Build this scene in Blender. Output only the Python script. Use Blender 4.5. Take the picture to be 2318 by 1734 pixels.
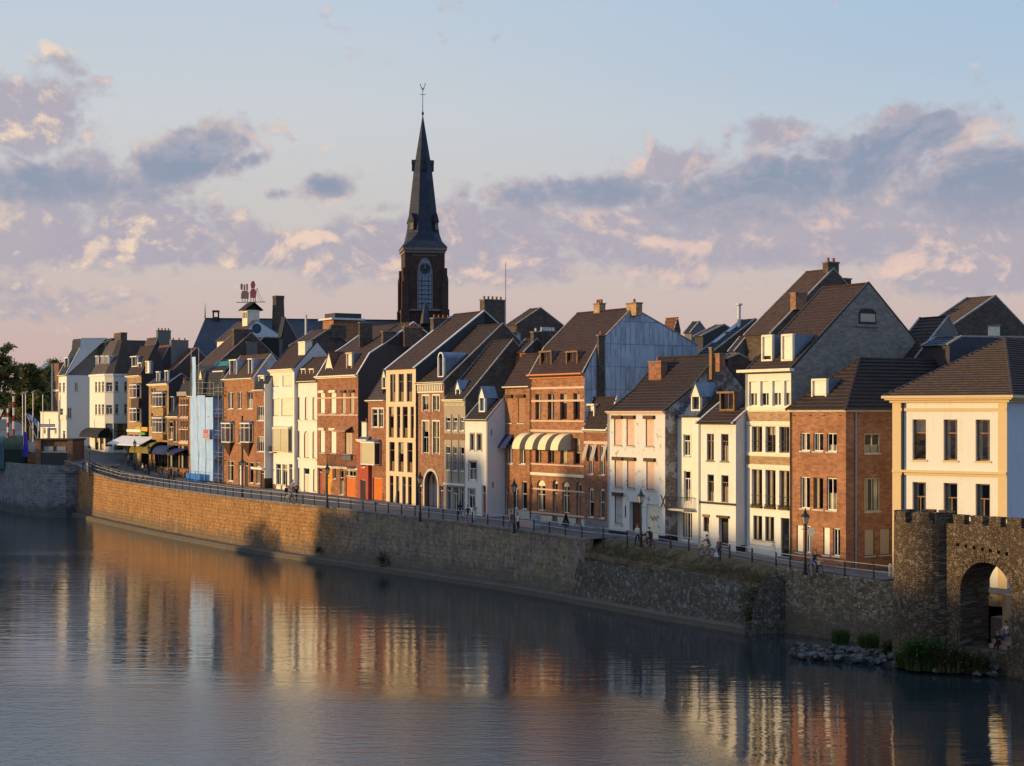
import bpy, bmesh, math, random
from mathutils import Vector, Matrix, noise as mnoise
R = math.radians
rnd = random.Random(7)
sc = bpy.context.scene
COL = sc.collection
for o in list(bpy.data.objects):
    bpy.data.objects.remove(o)

# ------------------------------------------------------------------ camera
F, CX, H0, HC = 3600.0, 1159.0, 935.0, 16.0      # focal length, centre, horizon (photo pixels), camera height (m)
cd = bpy.data.cameras.new('camera'); cam = bpy.data.objects.new('camera', cd); COL.objects.link(cam)
cam.location = (0, 0, HC); cam.rotation_euler = (R(90), 0, 0)
cd.sensor_width = 36; cd.lens = 36*F/2318; cd.shift_y = (H0-867)/2318
cd.clip_start = 1; cd.clip_end = 6000
sc.camera = cam
# ------------------------------------------------------------------ sun
SUN_EL, SUN_AZ = R(5.2), R(82)                  # azimuth from the view's back towards the left
S = Vector((-math.sin(SUN_AZ)*math.cos(SUN_EL), -math.cos(SUN_AZ)*math.cos(SUN_EL), math.sin(SUN_EL)))
sl = bpy.data.lights.new('sun', 'SUN'); sl.energy = 4.75; sl.angle = R(0.8); sl.color = (1, .68, .31)
so = bpy.data.objects.new('sun', sl); COL.objects.link(so); so.location = (-80, -20, 60)
so.rotation_euler = (-S).to_track_quat('-Z', 'Y').to_euler()
# ------------------------------------------------------------------ exposure
sc.view_settings.view_transform = 'Standard'; sc.view_settings.look = 'None'
sc.view_settings.exposure = 0; sc.view_settings.gamma = 1
sc.render.engine = 'CYCLES'
sc.cycles.max_bounces = 6; sc.cycles.transparent_max_bounces = 8
sc.cycles.diffuse_bounces = 3; sc.cycles.glossy_bounces = 3
sc.cycles.sample_clamp_indirect = 4

# ------------------------------------------------------------------ node helper
class NT:
    def __init__(s, tree): s.t = tree; s.n = tree.nodes; s.l = tree.links
    def new(s, typ, **kw):
        n = s.n.new(typ)
        for k, v in kw.items(): setattr(n, k, v)
        return n
    def put(s, sock, v):
        if hasattr(v, 'is_linked') or isinstance(v, bpy.types.NodeSocket): s.l.new(v, sock)
        elif v is not None: sock.default_value = v
    def m(s, op, a, b=None, c=None, clamp=False):
        n = s.new('ShaderNodeMath', operation=op, use_clamp=clamp)
        for i, v in enumerate((a, b, c)): s.put(n.inputs[i], v)
        return n.outputs[0]
    def mix(s, f, a, b, typ='MIX'):
        n = s.new('ShaderNodeMix', data_type='RGBA', blend_type=typ); n.clamp_factor = True
        s.put(n.inputs[0], f)
        for i, v in ((6, a), (7, b)):
            s.put(n.inputs[i], v if not isinstance(v, tuple) else (*v[:3], 1))
        return n.outputs[2]
    def noise(s, vec, scale, det=4, rough=.55, dist=0, out=0):
        n = s.new('ShaderNodeTexNoise'); s.put(n.inputs['Vector'], vec)
        n.inputs['Scale'].default_value = scale; n.inputs['Detail'].default_value = det
        n.inputs['Roughness'].default_value = rough; n.inputs['Distortion'].default_value = dist
        return n.outputs[out]
    def ramp(s, f, stops, interp='LINEAR'):
        n = s.new('ShaderNodeValToRGB'); s.put(n.inputs[0], f); cr = n.color_ramp; cr.interpolation = interp
        while len(cr.elements) < len(stops): cr.elements.new(.5)
        for e, (p, c) in zip(cr.elements, stops):
            e.position = p; e.color = (*c[:3], 1) if not isinstance(c, float) else (c, c, c, 1)
        return n.outputs[0]
    def step(s, v, lo, hi):
        n = s.new('ShaderNodeMapRange', interpolation_type='SMOOTHSTEP'); s.put(n.inputs[0], v)
        n.inputs[1].default_value = lo; n.inputs[2].default_value = hi
        return n.outputs[0]
    def comb(s, x, y, z=0.0):
        n = s.new('ShaderNodeCombineXYZ')
        for i, v in enumerate((x, y, z)): s.put(n.inputs[i], v)
        return n.outputs[0]

def srgb(r, g, b):
    f = lambda c: (c/255/12.92) if c/255 <= .04045 else ((c/255+.055)/1.055)**2.4
    return (f(r), f(g), f(b))

# ------------------------------------------------------------------ world: Nishita sky, evening haze colours and clouds
w = bpy.data.worlds.new('World'); sc.world = w; w.use_nodes = True
N = NT(w.node_tree)
for n in list(N.n): N.n.remove(n)
bg = N.new('ShaderNodeBackground'); wo = N.new('ShaderNodeOutputWorld'); N.l.new(bg.outputs[0], wo.inputs[0])
bg.inputs[1].default_value = .15
sky = N.new('ShaderNodeTexSky', sky_type='NISHITA'); sky.sun_disc = False
sky.sun_elevation = SUN_EL; sky.sun_rotation = math.atan2(S.x, S.y); sky.altitude = 50
sky.air_density = 1.2; sky.dust_density = 1.5; sky.ozone_density = 1.2
tc = N.new('ShaderNodeTexCoord'); sp = N.new('ShaderNodeSeparateXYZ'); N.l.new(tc.outputs['Generated'], sp.inputs[0])
dx, dy, dz = sp.outputs
az = N.m('ARCTAN2', dx, dy)
U = N.m('MULTIPLY_ADD', az, 3.66, 1.159)        # kilopixels of the photograph's frame, measured as angles
V = N.m('MULTIPLY_ADD', dz, -3.60, .935)
grad = N.ramp(N.m('MULTIPLY', dz, 2.5, clamp=True), [
    (0.0, srgb(197, 166, 161)), (.07, srgb(205, 177, 170)), (.17, srgb(207, 188, 182)), (.30, srgb(204, 200, 197)),
    (.45, srgb(204, 208, 212)), (.62, srgb(191, 205, 219)), (1.0, srgb(120, 160, 205))])
# a little bluer towards the right of the frame, warmer to the left
rt = N.step(U, .6, 2.4)
up = N.step(dz, .08, .24)
grad = N.mix(N.m('MULTIPLY', N.m('MULTIPLY', rt, up), .55), grad, srgb(150, 187, 219))
def field(du, dv):                               # billowing cloud density: fractal noise plus rounded puffs
    p_ = N.comb(N.m('ADD', U, du), N.m('MULTIPLY', N.m('ADD', V, dv), 1.3), .3)
    nz = N.noise(p_, 4.6, 9, .60, .35)
    b1 = N.m('ABSOLUTE', N.m('ADD', N.noise(p_, 11.0, 1, .5, .4), -.5)); b2 = N.m('ABSOLUTE', N.m('ADD', N.noise(p_, 25.0, 2, .5, .2), -.5))
    return N.m('MULTIPLY_ADD', b1, .75, N.m('MULTIPLY_ADD', b2, .42, nz)), nz
f_here, n_big = field(0.0, 0.0); f_lit, n_lit = field(-.020, -.030)
n_fine = N.noise(N.comb(U, N.m('MULTIPLY', V, 1.3), 2.7), 13, 9, .66)
def blob(u, v, a, b, tilt=0.0, amp=1.0):
    du = N.m('ADD', U, -u); dv = N.m('ADD', V, -v)
    if tilt: dv = N.m('MULTIPLY_ADD', du, -tilt, dv)
    q = N.m('ADD', N.m('POWER', N.m('ABSOLUTE', N.m('DIVIDE', du, a)), 2), N.m('POWER', N.m('ABSOLUTE', N.m('DIVIDE', dv, b)), 2))
    return N.m('MULTIPLY', N.m('EXPONENT', N.m('MULTIPLY', q, -1.0)), amp)
def total(bs):
    t = bs[0]
    for b in bs[1:]: t = N.m('MAXIMUM', t, b)
    return t
dark = total([blob(.40, .385, .20, .085, -.42), blob(.16, .445, .28, .06), blob(1.32, .445, .27, .05), blob(1.80, .43, .42, .095, -.12),
              blob(2.05, .34, .20, .06, -.25), blob(2.22, .46, .25, .10), blob(.733, .432, .062, .028), blob(.56, .378, .055, .022, -.3, .75),
              blob(.62, .452, .04, .02, 0, .62), blob(1.75, .585, .5, .05, 0, .55)])
pink = total([blob(.05, .30, .20, .095), blob(.20, .42, .13, .06), blob(.22, .56, .45, .065, 0, .9), blob(.62, .565, .22, .045, .05), blob(.93, .525, .22, .07, -.25, .8),
              blob(1.30, .53, .45, .07, 0, .85), blob(1.85, .54, .55, .085, 0, .95), blob(2.2, .60, .25, .09), blob(1.75, .32, .10, .045), blob(1.55, .385, .12, .05, -.2),
              blob(1.15, .60, .6, .05, 0, .7), blob(2.05, .295, .1, .04), blob(.15, .70, .3, .05, 0, .55)])
bank = N.m('MULTIPLY', N.step(V, .40, .50), N.step(V, .645, .585))
gap = blob(.70, .46, .20, .075)
bank = N.m('MULTIPLY', bank, N.m('MULTIPLY_ADD', gap, -.9, .80))
pink = N.m('MAXIMUM', pink, bank)
e = N.m('MULTIPLY_ADD', N.m('ADD', f_here, -.60), 1.9, N.m('MULTIPLY', N.m('ADD', n_fine, -.5), .35))
d_all = N.step(N.m('ADD', N.m('MAXIMUM', N.m('MULTIPLY', dark, 1.25), N.m('MULTIPLY', pink, 1.1)), e), .24, .78)
shade = N.step(N.m('ADD', dark, N.m('MULTIPLY', e, .75)), .36, .92)
lit = N.step(N.m('ADD', N.m('MULTIPLY', N.m('SUBTRACT', f_here, f_lit), .45), N.m('SUBTRACT', n_big, n_lit)), -.01, .20)
warmth = N.step(U, 1.3, -.1)
c_pink = N.mix(lit, srgb(178, 172, 183), N.mix(warmth, srgb(233, 203, 190), srgb(247, 219, 192)))
c_pink = N.mix(N.m('MULTIPLY', N.step(n_big, .62, .36), .5), c_pink, srgb(166, 163, 184))
c_dark = N.mix(N.m('MULTIPLY', lit, .5), srgb(137, 151, 174), srgb(184, 178, 190))
low = N.step(dz, .095, .15)
c_dark = N.mix(low, srgb(168, 164, 180), c_dark)
skyc = N.mix(N.m('MULTIPLY', d_all, .92), grad, N.mix(shade, c_pink, c_dark))
front = N.step(dy, -.15, .35)
skyc = N.mix(front, grad, skyc)
hi = N.new('ShaderNodeMix', data_type='RGBA', blend_type='MULTIPLY'); hi.inputs[0].default_value = 1
N.l.new(skyc, hi.inputs[6]); hi.inputs[7].default_value = (6.6, 6.6, 6.6, 1)
zen = N.mix(.25, (3.1, 4.8, 7.6), sky.outputs[0])          # clear blue overhead, the Nishita glow round the low sun behind the viewer
back_ = N.mix(N.m('MULTIPLY', N.step(dx, .2, -.9), .45), (2.3, 3.0, 4.5), sky.outputs[0])
fin = N.mix(N.step(dz, .27, .50), hi.outputs[2], zen)
fin = N.mix(N.m('MULTIPLY', N.step(dy, .25, -.35), N.step(dz, .75, .35)), fin, back_)
N.l.new(fin, bg.inputs[0])

# ------------------------------------------------------------------ geometry helpers
def ray(px, py): return Vector(((px-CX)/F, 1.0, -(py-H0)/F))
def at(px, py, D): return Vector((0, 0, HC)) + ray(px, py)*D          # photo pixel at depth D -> world point
class Zm:                                                             # a zoomed crop used for measuring
    def __init__(s, ox, oy, k): s.ox, s.oy, s.k = ox, oy, k
    def x(s, v): return s.ox + v/s.k
    def y(s, v): return s.oy + v/s.k
    def p(s, v): return (s.x(v[0]), s.y(v[1]))
Z0 = Zm(0, 0, 1); Z1 = Zm(0, 720, 3.598); Z2 = Zm(260, 650, 3.4475); Z3 = Zm(480, 760, 4.1375); Z4 = Zm(680, 680, 3.31)
Z5 = Zm(860, 660, 3.065); Z6 = Zm(1080, 640, 2.853); Z7 = Zm(1340, 720, 3.1225); Z8 = Zm(1660, 580, 2.2365); Z9 = Zm(1960, 640, 2.955)
ZA = Zm(80, 740, 5.171); ZB = Zm(260, 780, 6.367); ZC = Zm(180, 960, 6.9125); ZD = Zm(480, 660, 5.267); ZE = Zm(1740, 1100, 3.6)
ZF = Zm(860, 170, 2.758); ZG = Zm(1480, 660, 6.9125); ZH = Zm(2080, 1220, 4.866); ZI = Zm(0, 860, 4.87); ZJ = Zm(0, 760, 5.515)
ZK = Zm(1440, 1160, 4.809); ZL = Zm(530, 660, 13.79)

def fac(x): return at(x, H0, 1/(2.9e-6*(x+1053))).xy
O = fac(1915); dS = (fac(1915)-fac(430)).normalized(); nS = Vector((-dS.y, dS.x))   # street line, inward normal
if nS.x < 0: nS = -nS
THETA = math.atan2(dS.y, dS.x)
RZ = [(-60, 3.6), (-20, 4.1), (0, 4.5), (12.6, 5.0), (30, 5.45), (51, 5.75), (74, 6.0), (101, 6.15), (136, 6.4), (150, 7.0), (162, 8.2), (176, 9.4), (200, 10.3), (240, 10.6), (700, 10.6)]
def roadz(t):
    if t <= RZ[0][0]: return RZ[0][1]
    for (a, za), (b, zb) in zip(RZ, RZ[1:]):
        if t <= b: return za + (zb-za)*(t-a)/(b-a)
    return RZ[-1][1]
def T(p): return -(Vector(p[:2])-O).dot(dS)
def W(p): return (Vector(p[:2])-O).dot(nS)
def pt(t, w_): return O - dS*t + nS*w_

class MB:
    def __init__(s): s.v = []; s.f = []; s.m = []
    def face(s, pts, mi=0):
        k = len(s.v); s.v += [tuple(p) for p in pts]; s.f.append(tuple(range(k, k+len(pts)))); s.m.append(mi)
    def box(s, a, b, mi=0, fn=None):
        (x0, y0, z0), (x1, y1, z1) = a, b
        c = [(x0,y0,z0),(x1,y0,z0),(x1,y1,z0),(x0,y1,z0),(x0,y0,z1),(x1,y0,z1),(x1,y1,z1),(x0,y1,z1)]
        if fn: c = [fn(*p) for p in c]
        k = len(s.v); s.v += [tuple(p) for p in c]
        for q in ((3,2,1,0),(4,5,6,7),(0,1,5,4),(1,2,6,5),(2,3,7,6),(3,0,4,7)):
            s.f.append(tuple(k+i for i in q)); s.m.append(mi)
    def prism(s, poly, fn0, fn1, mi=0):              # closed polygon swept from fn0(a,b) to fn1(a,b)
        n = len(poly); k = len(s.v)
        s.v += [tuple(fn0(*p)) for p in poly] + [tuple(fn1(*p)) for p in poly]
        s.f += [tuple(k+i for i in range(n))[::-1], tuple(k+n+i for i in range(n))]; s.m += [mi, mi]
        for i in range(n):
            j = (i+1) % n; s.f.append((k+i, k+j, k+n+j, k+n+i)); s.m.append(mi)
    def tube(s, pts, r, n=6, mi=0, cap=True):
        pts = [Vector(p) for p in pts]; rs = r if isinstance(r, (list, tuple)) else [r]*len(pts)
        k = len(s.v)
        for i, p in enumerate(pts):
            d = (pts[min(i+1, len(pts)-1)]-pts[max(i-1, 0)]).normalized()
            a = d.orthogonal().normalized() if abs(d.z) < .95 else Vector((1, 0, 0)).cross(d).normalized(); b = d.cross(a)
            for j in range(n):
                t = 2*math.pi*j/n; s.v.append(tuple(p+(a*math.cos(t)+b*math.sin(t))*rs[i]))
        for i in range(len(pts)-1):
            for j in range(n):
                s.f.append((k+i*n+j, k+i*n+(j+1) % n, k+(i+1)*n+(j+1) % n, k+(i+1)*n+j)); s.m.append(mi)
        if cap:
            s.f.append(tuple(k+j for j in range(n))[::-1]); s.m.append(mi)
            e = k+(len(pts)-1)*n; s.f.append(tuple(e+j for j in range(n))); s.m.append(mi)
    def lathe(s, prof, c=(0, 0, 0), n=10, mi=0, ph=0.0):
        k = len(s.v)
        for r, z in prof:
            for j in range(n):
                t = 2*math.pi*j/n+ph; s.v.append((c[0]+r*math.cos(t), c[1]+r*math.sin(t), c[2]+z))
        for i in range(len(prof)-1):
            for j in range(n):
                s.f.append((k+i*n+j, k+i*n+(j+1) % n, k+(i+1)*n+(j+1) % n, k+(i+1)*n+j)); s.m.append(mi)
        s.f.append(tuple(k+j for j in range(n))[::-1]); s.m.append(mi)
        e = k+(len(prof)-1)*n; s.f.append(tuple(e+j for j in range(n))); s.m.append(mi)
    def ball(s, c, r, n=8, mi=0):
        rx = r if isinstance(r, (tuple, list)) else (r, r, r); k = len(s.v); h = max(4, n//2+1)
        for i in range(1, h):
            a = math.pi*i/h
            for j in range(n):
                b = 2*math.pi*j/n
                s.v.append((c[0]+rx[0]*math.sin(a)*math.cos(b), c[1]+rx[1]*math.sin(a)*math.sin(b), c[2]+rx[2]*math.cos(a)))
        for i in range(h-2):
            for j in range(n):
                s.f.append((k+i*n+j, k+(i+1)*n+j, k+(i+1)*n+(j+1) % n, k+i*n+(j+1) % n)); s.m.append(mi)
        s.f.append(tuple(k+j for j in range(n))); s.m.append(mi)
        e = k+(h-2)*n; s.f.append(tuple(e+j for j in range(n))[::-1]); s.m.append(mi)
    def build(s, name, mats, parent=None, smooth=False):
        me = bpy.data.meshes.new(name); me.from_pydata(s.v, [], s.f)
        for mt in (mats if isinstance(mats, (list, tuple)) else [mats]): me.materials.append(mt)
        me.polygons.foreach_set('material_index', s.m)
        if smooth: me.polygons.foreach_set('use_smooth', [True]*len(s.f))
        me.update()
        o = bpy.data.objects.new(name, me); COL.objects.link(o)
        if parent: o.parent = parent
        return o
def tag(o, label=None, cat=None, group=None, kind=None):
    if label: o['label'] = label
    if cat: o['category'] = cat
    if group: o['group'] = group
    if kind: o['kind'] = kind
    return o
def empty(name, loc, rz=0.0):
    o = bpy.data.objects.new(name, None); COL.objects.link(o); o.location = loc; o.rotation_euler = (0, 0, rz); o.empty_display_size = .3
    return o
def copy_tree(o, parent=None):
    c = o.copy(); COL.objects.link(c)
    if parent: c.parent = parent
    for ch in list(o.children): copy_tree(ch, c)
    return c

# ------------------------------------------------------------------ materials
MATS = {}
def mk(name):
    m = bpy.data.materials.new(name); m.use_nodes = True
    n = NT(m.node_tree); p = n.n['Principled BSDF']
    return m, n, p
def bump(n, p, h, dist, strength=1.0):
    b = n.new('ShaderNodeBump'); n.put(b.inputs['Height'], h); b.inputs['Distance'].default_value = dist; b.inputs['Strength'].default_value = strength
    n.l.new(b.outputs[0], p.inputs['Normal'])
def objco(n):
    return n.new('ShaderNodeTexCoord').outputs['Object']
def wallco(n, rot=None):                         # (metres along the wall, height): works on every upright face of a house
    co = objco(n)
    if rot is not None:
        mp = n.new('ShaderNodeMapping'); n.l.new(co, mp.inputs[0]); mp.inputs['Rotation'].default_value = (0, 0, -rot); co = mp.outputs[0]
    sp_ = n.new('ShaderNodeSeparateXYZ'); n.l.new(co, sp_.inputs[0])
    return n.comb(n.m('ADD', sp_.outputs[0], sp_.outputs[1]), sp_.outputs[2], 0.0), sp_.outputs[2], co
def plain(name, col, rough=.8, var=.25, scale=2.5, metal=0.0, fine=0.0, spec=.3):
    if name in MATS: return MATS[name]
    m, n, p = mk(name); co = objco(n)
    f = n.noise(co, scale, 5, .6)
    c = n.mix(n.step(f, .3, .72), tuple(x*(1-var) for x in col), tuple(min(1, x*(1+var*.5)) for x in col))
    n.l.new(c, p.inputs['Base Color']); p.inputs['Roughness'].default_value = rough; p.inputs['Metallic'].default_value = metal
    p.inputs['Specular IOR Level'].default_value = spec
    if fine: bump(n, p, n.noise(co, 18, 4), fine)
    MATS[name] = m; return m
def plaster(name, col, dirt=(.25, .2, .15), amt=.35):
    if name in MATS: return MATS[name]
    m, n, p = mk(name); wc, z, co = wallco(n)
    sp_ = n.new('ShaderNodeSeparateXYZ'); n.l.new(wc, sp_.inputs[0])
    streak = n.noise(n.comb(n.m('MULTIPLY', sp_.outputs[0], 2.2), n.m('MULTIPLY', z, .16)), 1.6, 5, .65)
    blot = n.noise(co, .55, 6, .65)
    f = n.m('MULTIPLY', n.step(n.m('MULTIPLY_ADD', streak, .5, n.m('MULTIPLY', blot, .5)), .46, .74), amt)
    c = n.mix(f, col, tuple(a*b*2.2 for a, b in zip(col, dirt)))
    c = n.mix(n.m('MULTIPLY', n.step(n.noise(co, 6, 4), .4, .7), .04), c, (0.05, .045, .04))
    n.l.new(c, p.inputs['Base Color']); p.inputs['Roughness'].default_value = .85; p.inputs['Specular IOR Level'].default_value = .2
    bump(n, p, n.noise(co, 22, 4), .012)
    MATS[name] = m; return m
def brick(name, c1, c2, mortar=(.30, .26, .21), amt=.55, peel=None):
    if name in MATS: return MATS[name]
    m, n, p = mk(name); wc, z, co = wallco(n)
    b = n.new('ShaderNodeTexBrick'); n.l.new(wc, b.inputs['Vector']); b.inputs['Scale'].default_value = 1
    b.inputs['Brick Width'].default_value = .23; b.inputs['Row Height'].default_value = .075; b.inputs['Mortar Size'].default_value = .008
    b.inputs['Color1'].default_value = (*c1, 1); b.inputs['Color2'].default_value = (*c2, 1); b.inputs['Mortar'].default_value = (*mortar, 1)
    b.inputs['Bias'].default_value = 0
    # groups of brick courses of differing fire, large soot stains
    g = n.new('ShaderNodeTexBrick'); n.l.new(wc, g.inputs['Vector']); g.inputs['Brick Width'].default_value = .46; g.inputs['Row Height'].default_value = .15
    g.inputs['Color1'].default_value = (.66, .66, .66, 1); g.inputs['Color2'].default_value = (1.22, 1.18, 1.12, 1); g.inputs['Mortar'].default_value = (.9, .9, .9, 1); g.inputs['Mortar Size'].default_value = 0
    g.inputs['Scale'].default_value = 1
    c = n.mix(.75, b.outputs[0], g.outputs[0], 'MULTIPLY')
    f = n.noise(co, .7, 6, .65)
    c = n.mix(n.m('MULTIPLY', n.step(f, .42, .75), amt), c, tuple(x*.42 for x in c1))
    f2 = n.noise(co, 2.6, 5, .6)
    c = n.mix(n.m('MULTIPLY', n.step(f2, .5, .8), .35), c, tuple(min(1, x*1.5) for x in c2))
    if peel:                                     # flaking whitewash: paint with worn patches
        ff = n.noise(co, 1.3, 7, .72)
        c = n.mix(n.step(ff, peel[1]-.05, peel[1]+.05), c, peel[0])
    n.l.new(c, p.inputs['Base Color']); p.inputs['Roughness'].default_value = .9; p.inputs['Specular IOR Level'].default_value = .2
    bump(n, p, b.outputs['Fac'], -.006)
    MATS[name] = m; return m
def tiles(name, col, var=.3, wave=True, lich=.12):
    if name in MATS: return MATS[name]
    m, n, p = mk(name); co = objco(n)
    sp_ = n.new('ShaderNodeSeparateXYZ'); n.l.new(co, sp_.inputs[0])
    cell = n.comb(n.m('FLOOR', n.m('DIVIDE', sp_.outputs[0], .25)), n.m('FLOOR', n.m('DIVIDE', sp_.outputs[2], .21)), n.m('FLOOR', n.m('DIVIDE', sp_.outputs[1], .30)))
    wn = n.new('ShaderNodeTexWhiteNoise'); n.l.new(cell, wn.inputs[0])
    f = n.noise(co, .8, 5, .65)
    c = n.mix(wn.outputs[0], tuple(x*(1-var) for x in col), tuple(x*(1+var*.6) for x in col))
    c = n.mix(n.m('MULTIPLY', n.step(f, .45, .75), .55), c, tuple(x*.45 for x in col))
    c = n.mix(n.m('MULTIPLY', n.step(n.noise(co, 3.3, 5, .7), .55, .75), lich), c, (.16, .14, .09))
    n.l.new(c, p.inputs['Base Color']); p.inputs['Roughness'].default_value = .75; p.inputs['Specular IOR Level'].default_value = .25
    if wave:
        h = n.m('SINE', n.m('MULTIPLY', sp_.outputs[0], 2*math.pi/.25))
        bump(n, p, n.m('ADD', h, n.m('MULTIPLY', wn.outputs[0], .8)), .02)
    MATS[name] = m; return m
def slate(name, col, spec=.4, rough=.55):
    if name in MATS: return MATS[name]
    m, n, p = mk(name); wc, z, co = wallco(n)
    b = n.new('ShaderNodeTexBrick'); n.l.new(wc, b.inputs['Vector']); b.inputs['Scale'].default_value = 1
    b.inputs['Brick Width'].default_value = .3; b.inputs['Row Height'].default_value = .2; b.inputs['Mortar Size'].default_value = .012
    b.inputs['Color1'].default_value = (*[x*.75 for x in col], 1); b.inputs['Color2'].default_value = (*[x*1.3 for x in col], 1); b.inputs['Mortar'].default_value = (*[x*.4 for x in col], 1)
    f = n.noise(co, .5, 5, .6)
    c = n.mix(n.m('MULTIPLY', n.step(f, .4, .75), .5), b.outputs[0], tuple(x*1.7 for x in col))
    n.l.new(c, p.inputs['Base Color']); p.inputs['Roughness'].default_value = rough; p.inputs['Specular IOR Level'].default_value = spec
    bump(n, p, b.outputs['Fac'], -.01)
    MATS[name] = m; return m
def seams(name, col, width=.55, rough=.5, metal=.3):             # zinc sheets with standing seams and cross joints
    if name in MATS: return MATS[name]
    m, n, p = mk(name); wc, z, co = wallco(n)
    b = n.new('ShaderNodeTexBrick'); n.l.new(wc, b.inputs['Vector']); b.inputs['Scale'].default_value = 1; b.offset = .0
    b.inputs['Brick Width'].default_value = width; b.inputs['Row Height'].default_value = 2.1; b.inputs['Mortar Size'].default_value = .03
    b.inputs['Color1'].default_value = (*[x*.8 for x in col], 1); b.inputs['Color2'].default_value = (*[x*1.2 for x in col], 1); b.inputs['Mortar'].default_value = (*[x*.45 for x in col], 1)
    sp_ = n.new('ShaderNodeSeparateXYZ'); n.l.new(wc, sp_.inputs[0])
    f = n.noise(n.comb(n.m('MULTIPLY', sp_.outputs[0], 3), n.m('MULTIPLY', z, .5)), 1.2, 6, .65)
    c = n.mix(n.m('MULTIPLY', n.step(f, .4, .7), .55), b.outputs[0], tuple(min(1, x*1.7) for x in col))
    n.l.new(c, p.inputs['Base Color']); p.inputs['Roughness'].default_value = rough; p.inputs['Metallic'].default_value = metal
    bump(n, p, b.outputs['Fac'], .03)
    MATS[name] = m; return m
def glass_mat():
    m = bpy.data.materials.new('window glass'); m.use_nodes = True; n = NT(m.node_tree)
    n.n.remove(n.n['Principled BSDF']); out = n.n['Material Output']
    fr = n.new('ShaderNodeFresnel'); fr.inputs[0].default_value = 1.5
    tr = n.new('ShaderNodeBsdfTransparent'); tr.inputs[0].default_value = (.78, .8, .78, 1)
    gl = n.new('ShaderNodeBsdfGlossy'); gl.inputs['Roughness'].default_value = .03; gl.inputs[0].default_value = (.9, .9, .9, 1)
    co = objco(n); b = n.new('ShaderNodeBump'); n.l.new(n.noise(co, 1.7, 2), b.inputs['Height']); b.inputs['Distance'].default_value = .02; b.inputs['Strength'].default_value = .5
    n.l.new(b.outputs[0], gl.inputs['Normal'])
    mx = n.new('ShaderNodeMixShader'); n.l.new(n.m('MULTIPLY_ADD', fr.outputs[0], .9, .02), mx.inputs[0]); n.l.new(tr.outputs[0], mx.inputs[1]); n.l.new(gl.outputs[0], mx.inputs[2])
    n.l.new(mx.outputs[0], out.inputs[0]); return m
GLASS = glass_mat()
WHITE = plain('white paint', (.76, .73, .66), .55, .12)
CREAMP = plain('cream paint', (.74, .66, .48), .6, .12)
STONE = plain('pale sill stone', (.50, .46, .38), .8, .2)
GREYST = plain('grey blue stone', (.20, .20, .20), .8, .25)
BLACKP = plain('black iron', (.018, .018, .02), .45, .2)
DARKW = plain('dark brown wood', (.07, .035, .018), .5, .3)
BROWNW = plain('brown varnished wood', (.22, .11, .045), .5, .3)
ZINC = plain('zinc sheet', (.17, .21, .27), .45, .25, 1.2, .35)
ZINCL = plain('pale zinc', (.33, .36, .40), .5, .25, 1.2, .3)
BLIND = plain('cream roller blind', (.70, .60, .44), .75, .08)
BLINDW = plain('white roller blind', (.76, .70, .58), .7, .06)
SALMON = plain('salmon shutter', (.62, .42, .30), .7, .1)
CURT = plain('pale curtain', (.74, .68, .58), .9, .15)
GREYP = plain('grey paint', (.30, .32, .34), .6, .15)
RUSTW = plain('terracotta pot', (.35, .12, .05), .8, .25)
VERGE = plain('mortared verge', (.34, .31, .28), .85, .3)
VERGEW = plain('white bargeboard', (.60, .60, .60), .6, .15)
DKVERGE = plain('dark verge', (.05, .045, .045), .7, .2)
NOSE = plain('sunlit tile noses', (.105, .078, .062), .85, .3, 3)  # lighter than the tiles: sunlit course edges put into the colour
# ------------------------------------------------------------------ water, quay, road
def water_mat():
    m, n, p = mk('river water'); co = objco(n)
    p.inputs['Base Color'].default_value = (.018, .025, .029, 1); p.inputs['Roughness'].default_value = .035
    p.inputs['IOR'].default_value = 1.75; p.inputs['Specular IOR Level'].default_value = .85
    mp = n.new('ShaderNodeMapping'); n.l.new(co, mp.inputs[0]); mp.inputs['Rotation'].default_value = (0, 0, R(10)); mp.inputs['Scale'].default_value = (.24, 1.0, 1)
    mp2 = n.new('ShaderNodeMapping'); n.l.new(co, mp2.inputs[0]); mp2.inputs['Rotation'].default_value = (0, 0, R(-20)); mp2.inputs['Scale'].default_value = (.6, 1.0, 1)
    a = n.noise(mp.outputs[0], .62, 4, .55, .3); b = n.noise(mp2.outputs[0], 2.1, 4, .6, .2); c = n.noise(co, 7.0, 3, .6)
    mp3 = n.new('ShaderNodeMapping'); n.l.new(co, mp3.inputs[0]); mp3.inputs['Rotation'].default_value = (0, 0, R(9)); mp3.inputs['Scale'].default_value = (.35, 1.0, 1)
    sp_ = n.new('ShaderNodeSeparateXYZ'); n.l.new(co, sp_.inputs[0])
    s_ = n.m('MULTIPLY_ADD', sp_.outputs[0], -.015, n.m('MULTIPLY_ADD', sp_.outputs[1], -.060, .5+.06*89.5))
    s_ = n.m('MULTIPLY_ADD', n.step(sp_.outputs[0], 6, 14), -1.8, n.m('MAXIMUM', s_, n.m('MULTIPLY', n.step(sp_.outputs[0], -30, -62), .38)))
    s_ = n.m('ADD', s_, n.m('MULTIPLY', n.m('ADD', n.noise(mp3.outputs[0], .05, 4, .55, .5), -.5), 1.5))
    g = n.step(s_, -.10, 1.0)                                                  # wind ruffled water towards the lower left, calm in the lee of the quay
    a2 = n.noise(mp.outputs[0], 1.7, 3, .5, .4)
    h = n.m('MULTIPLY_ADD', a, 1.5, n.m('MULTIPLY_ADD', a2, .75, n.m('MULTIPLY', b, n.m('MULTIPLY_ADD', g, 1.7, .14))))
    h = n.m('MULTIPLY_ADD', c, n.m('MULTIPLY_ADD', g, .62, .016), h)
    bump(n, p, h, .020)
    return m
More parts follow.
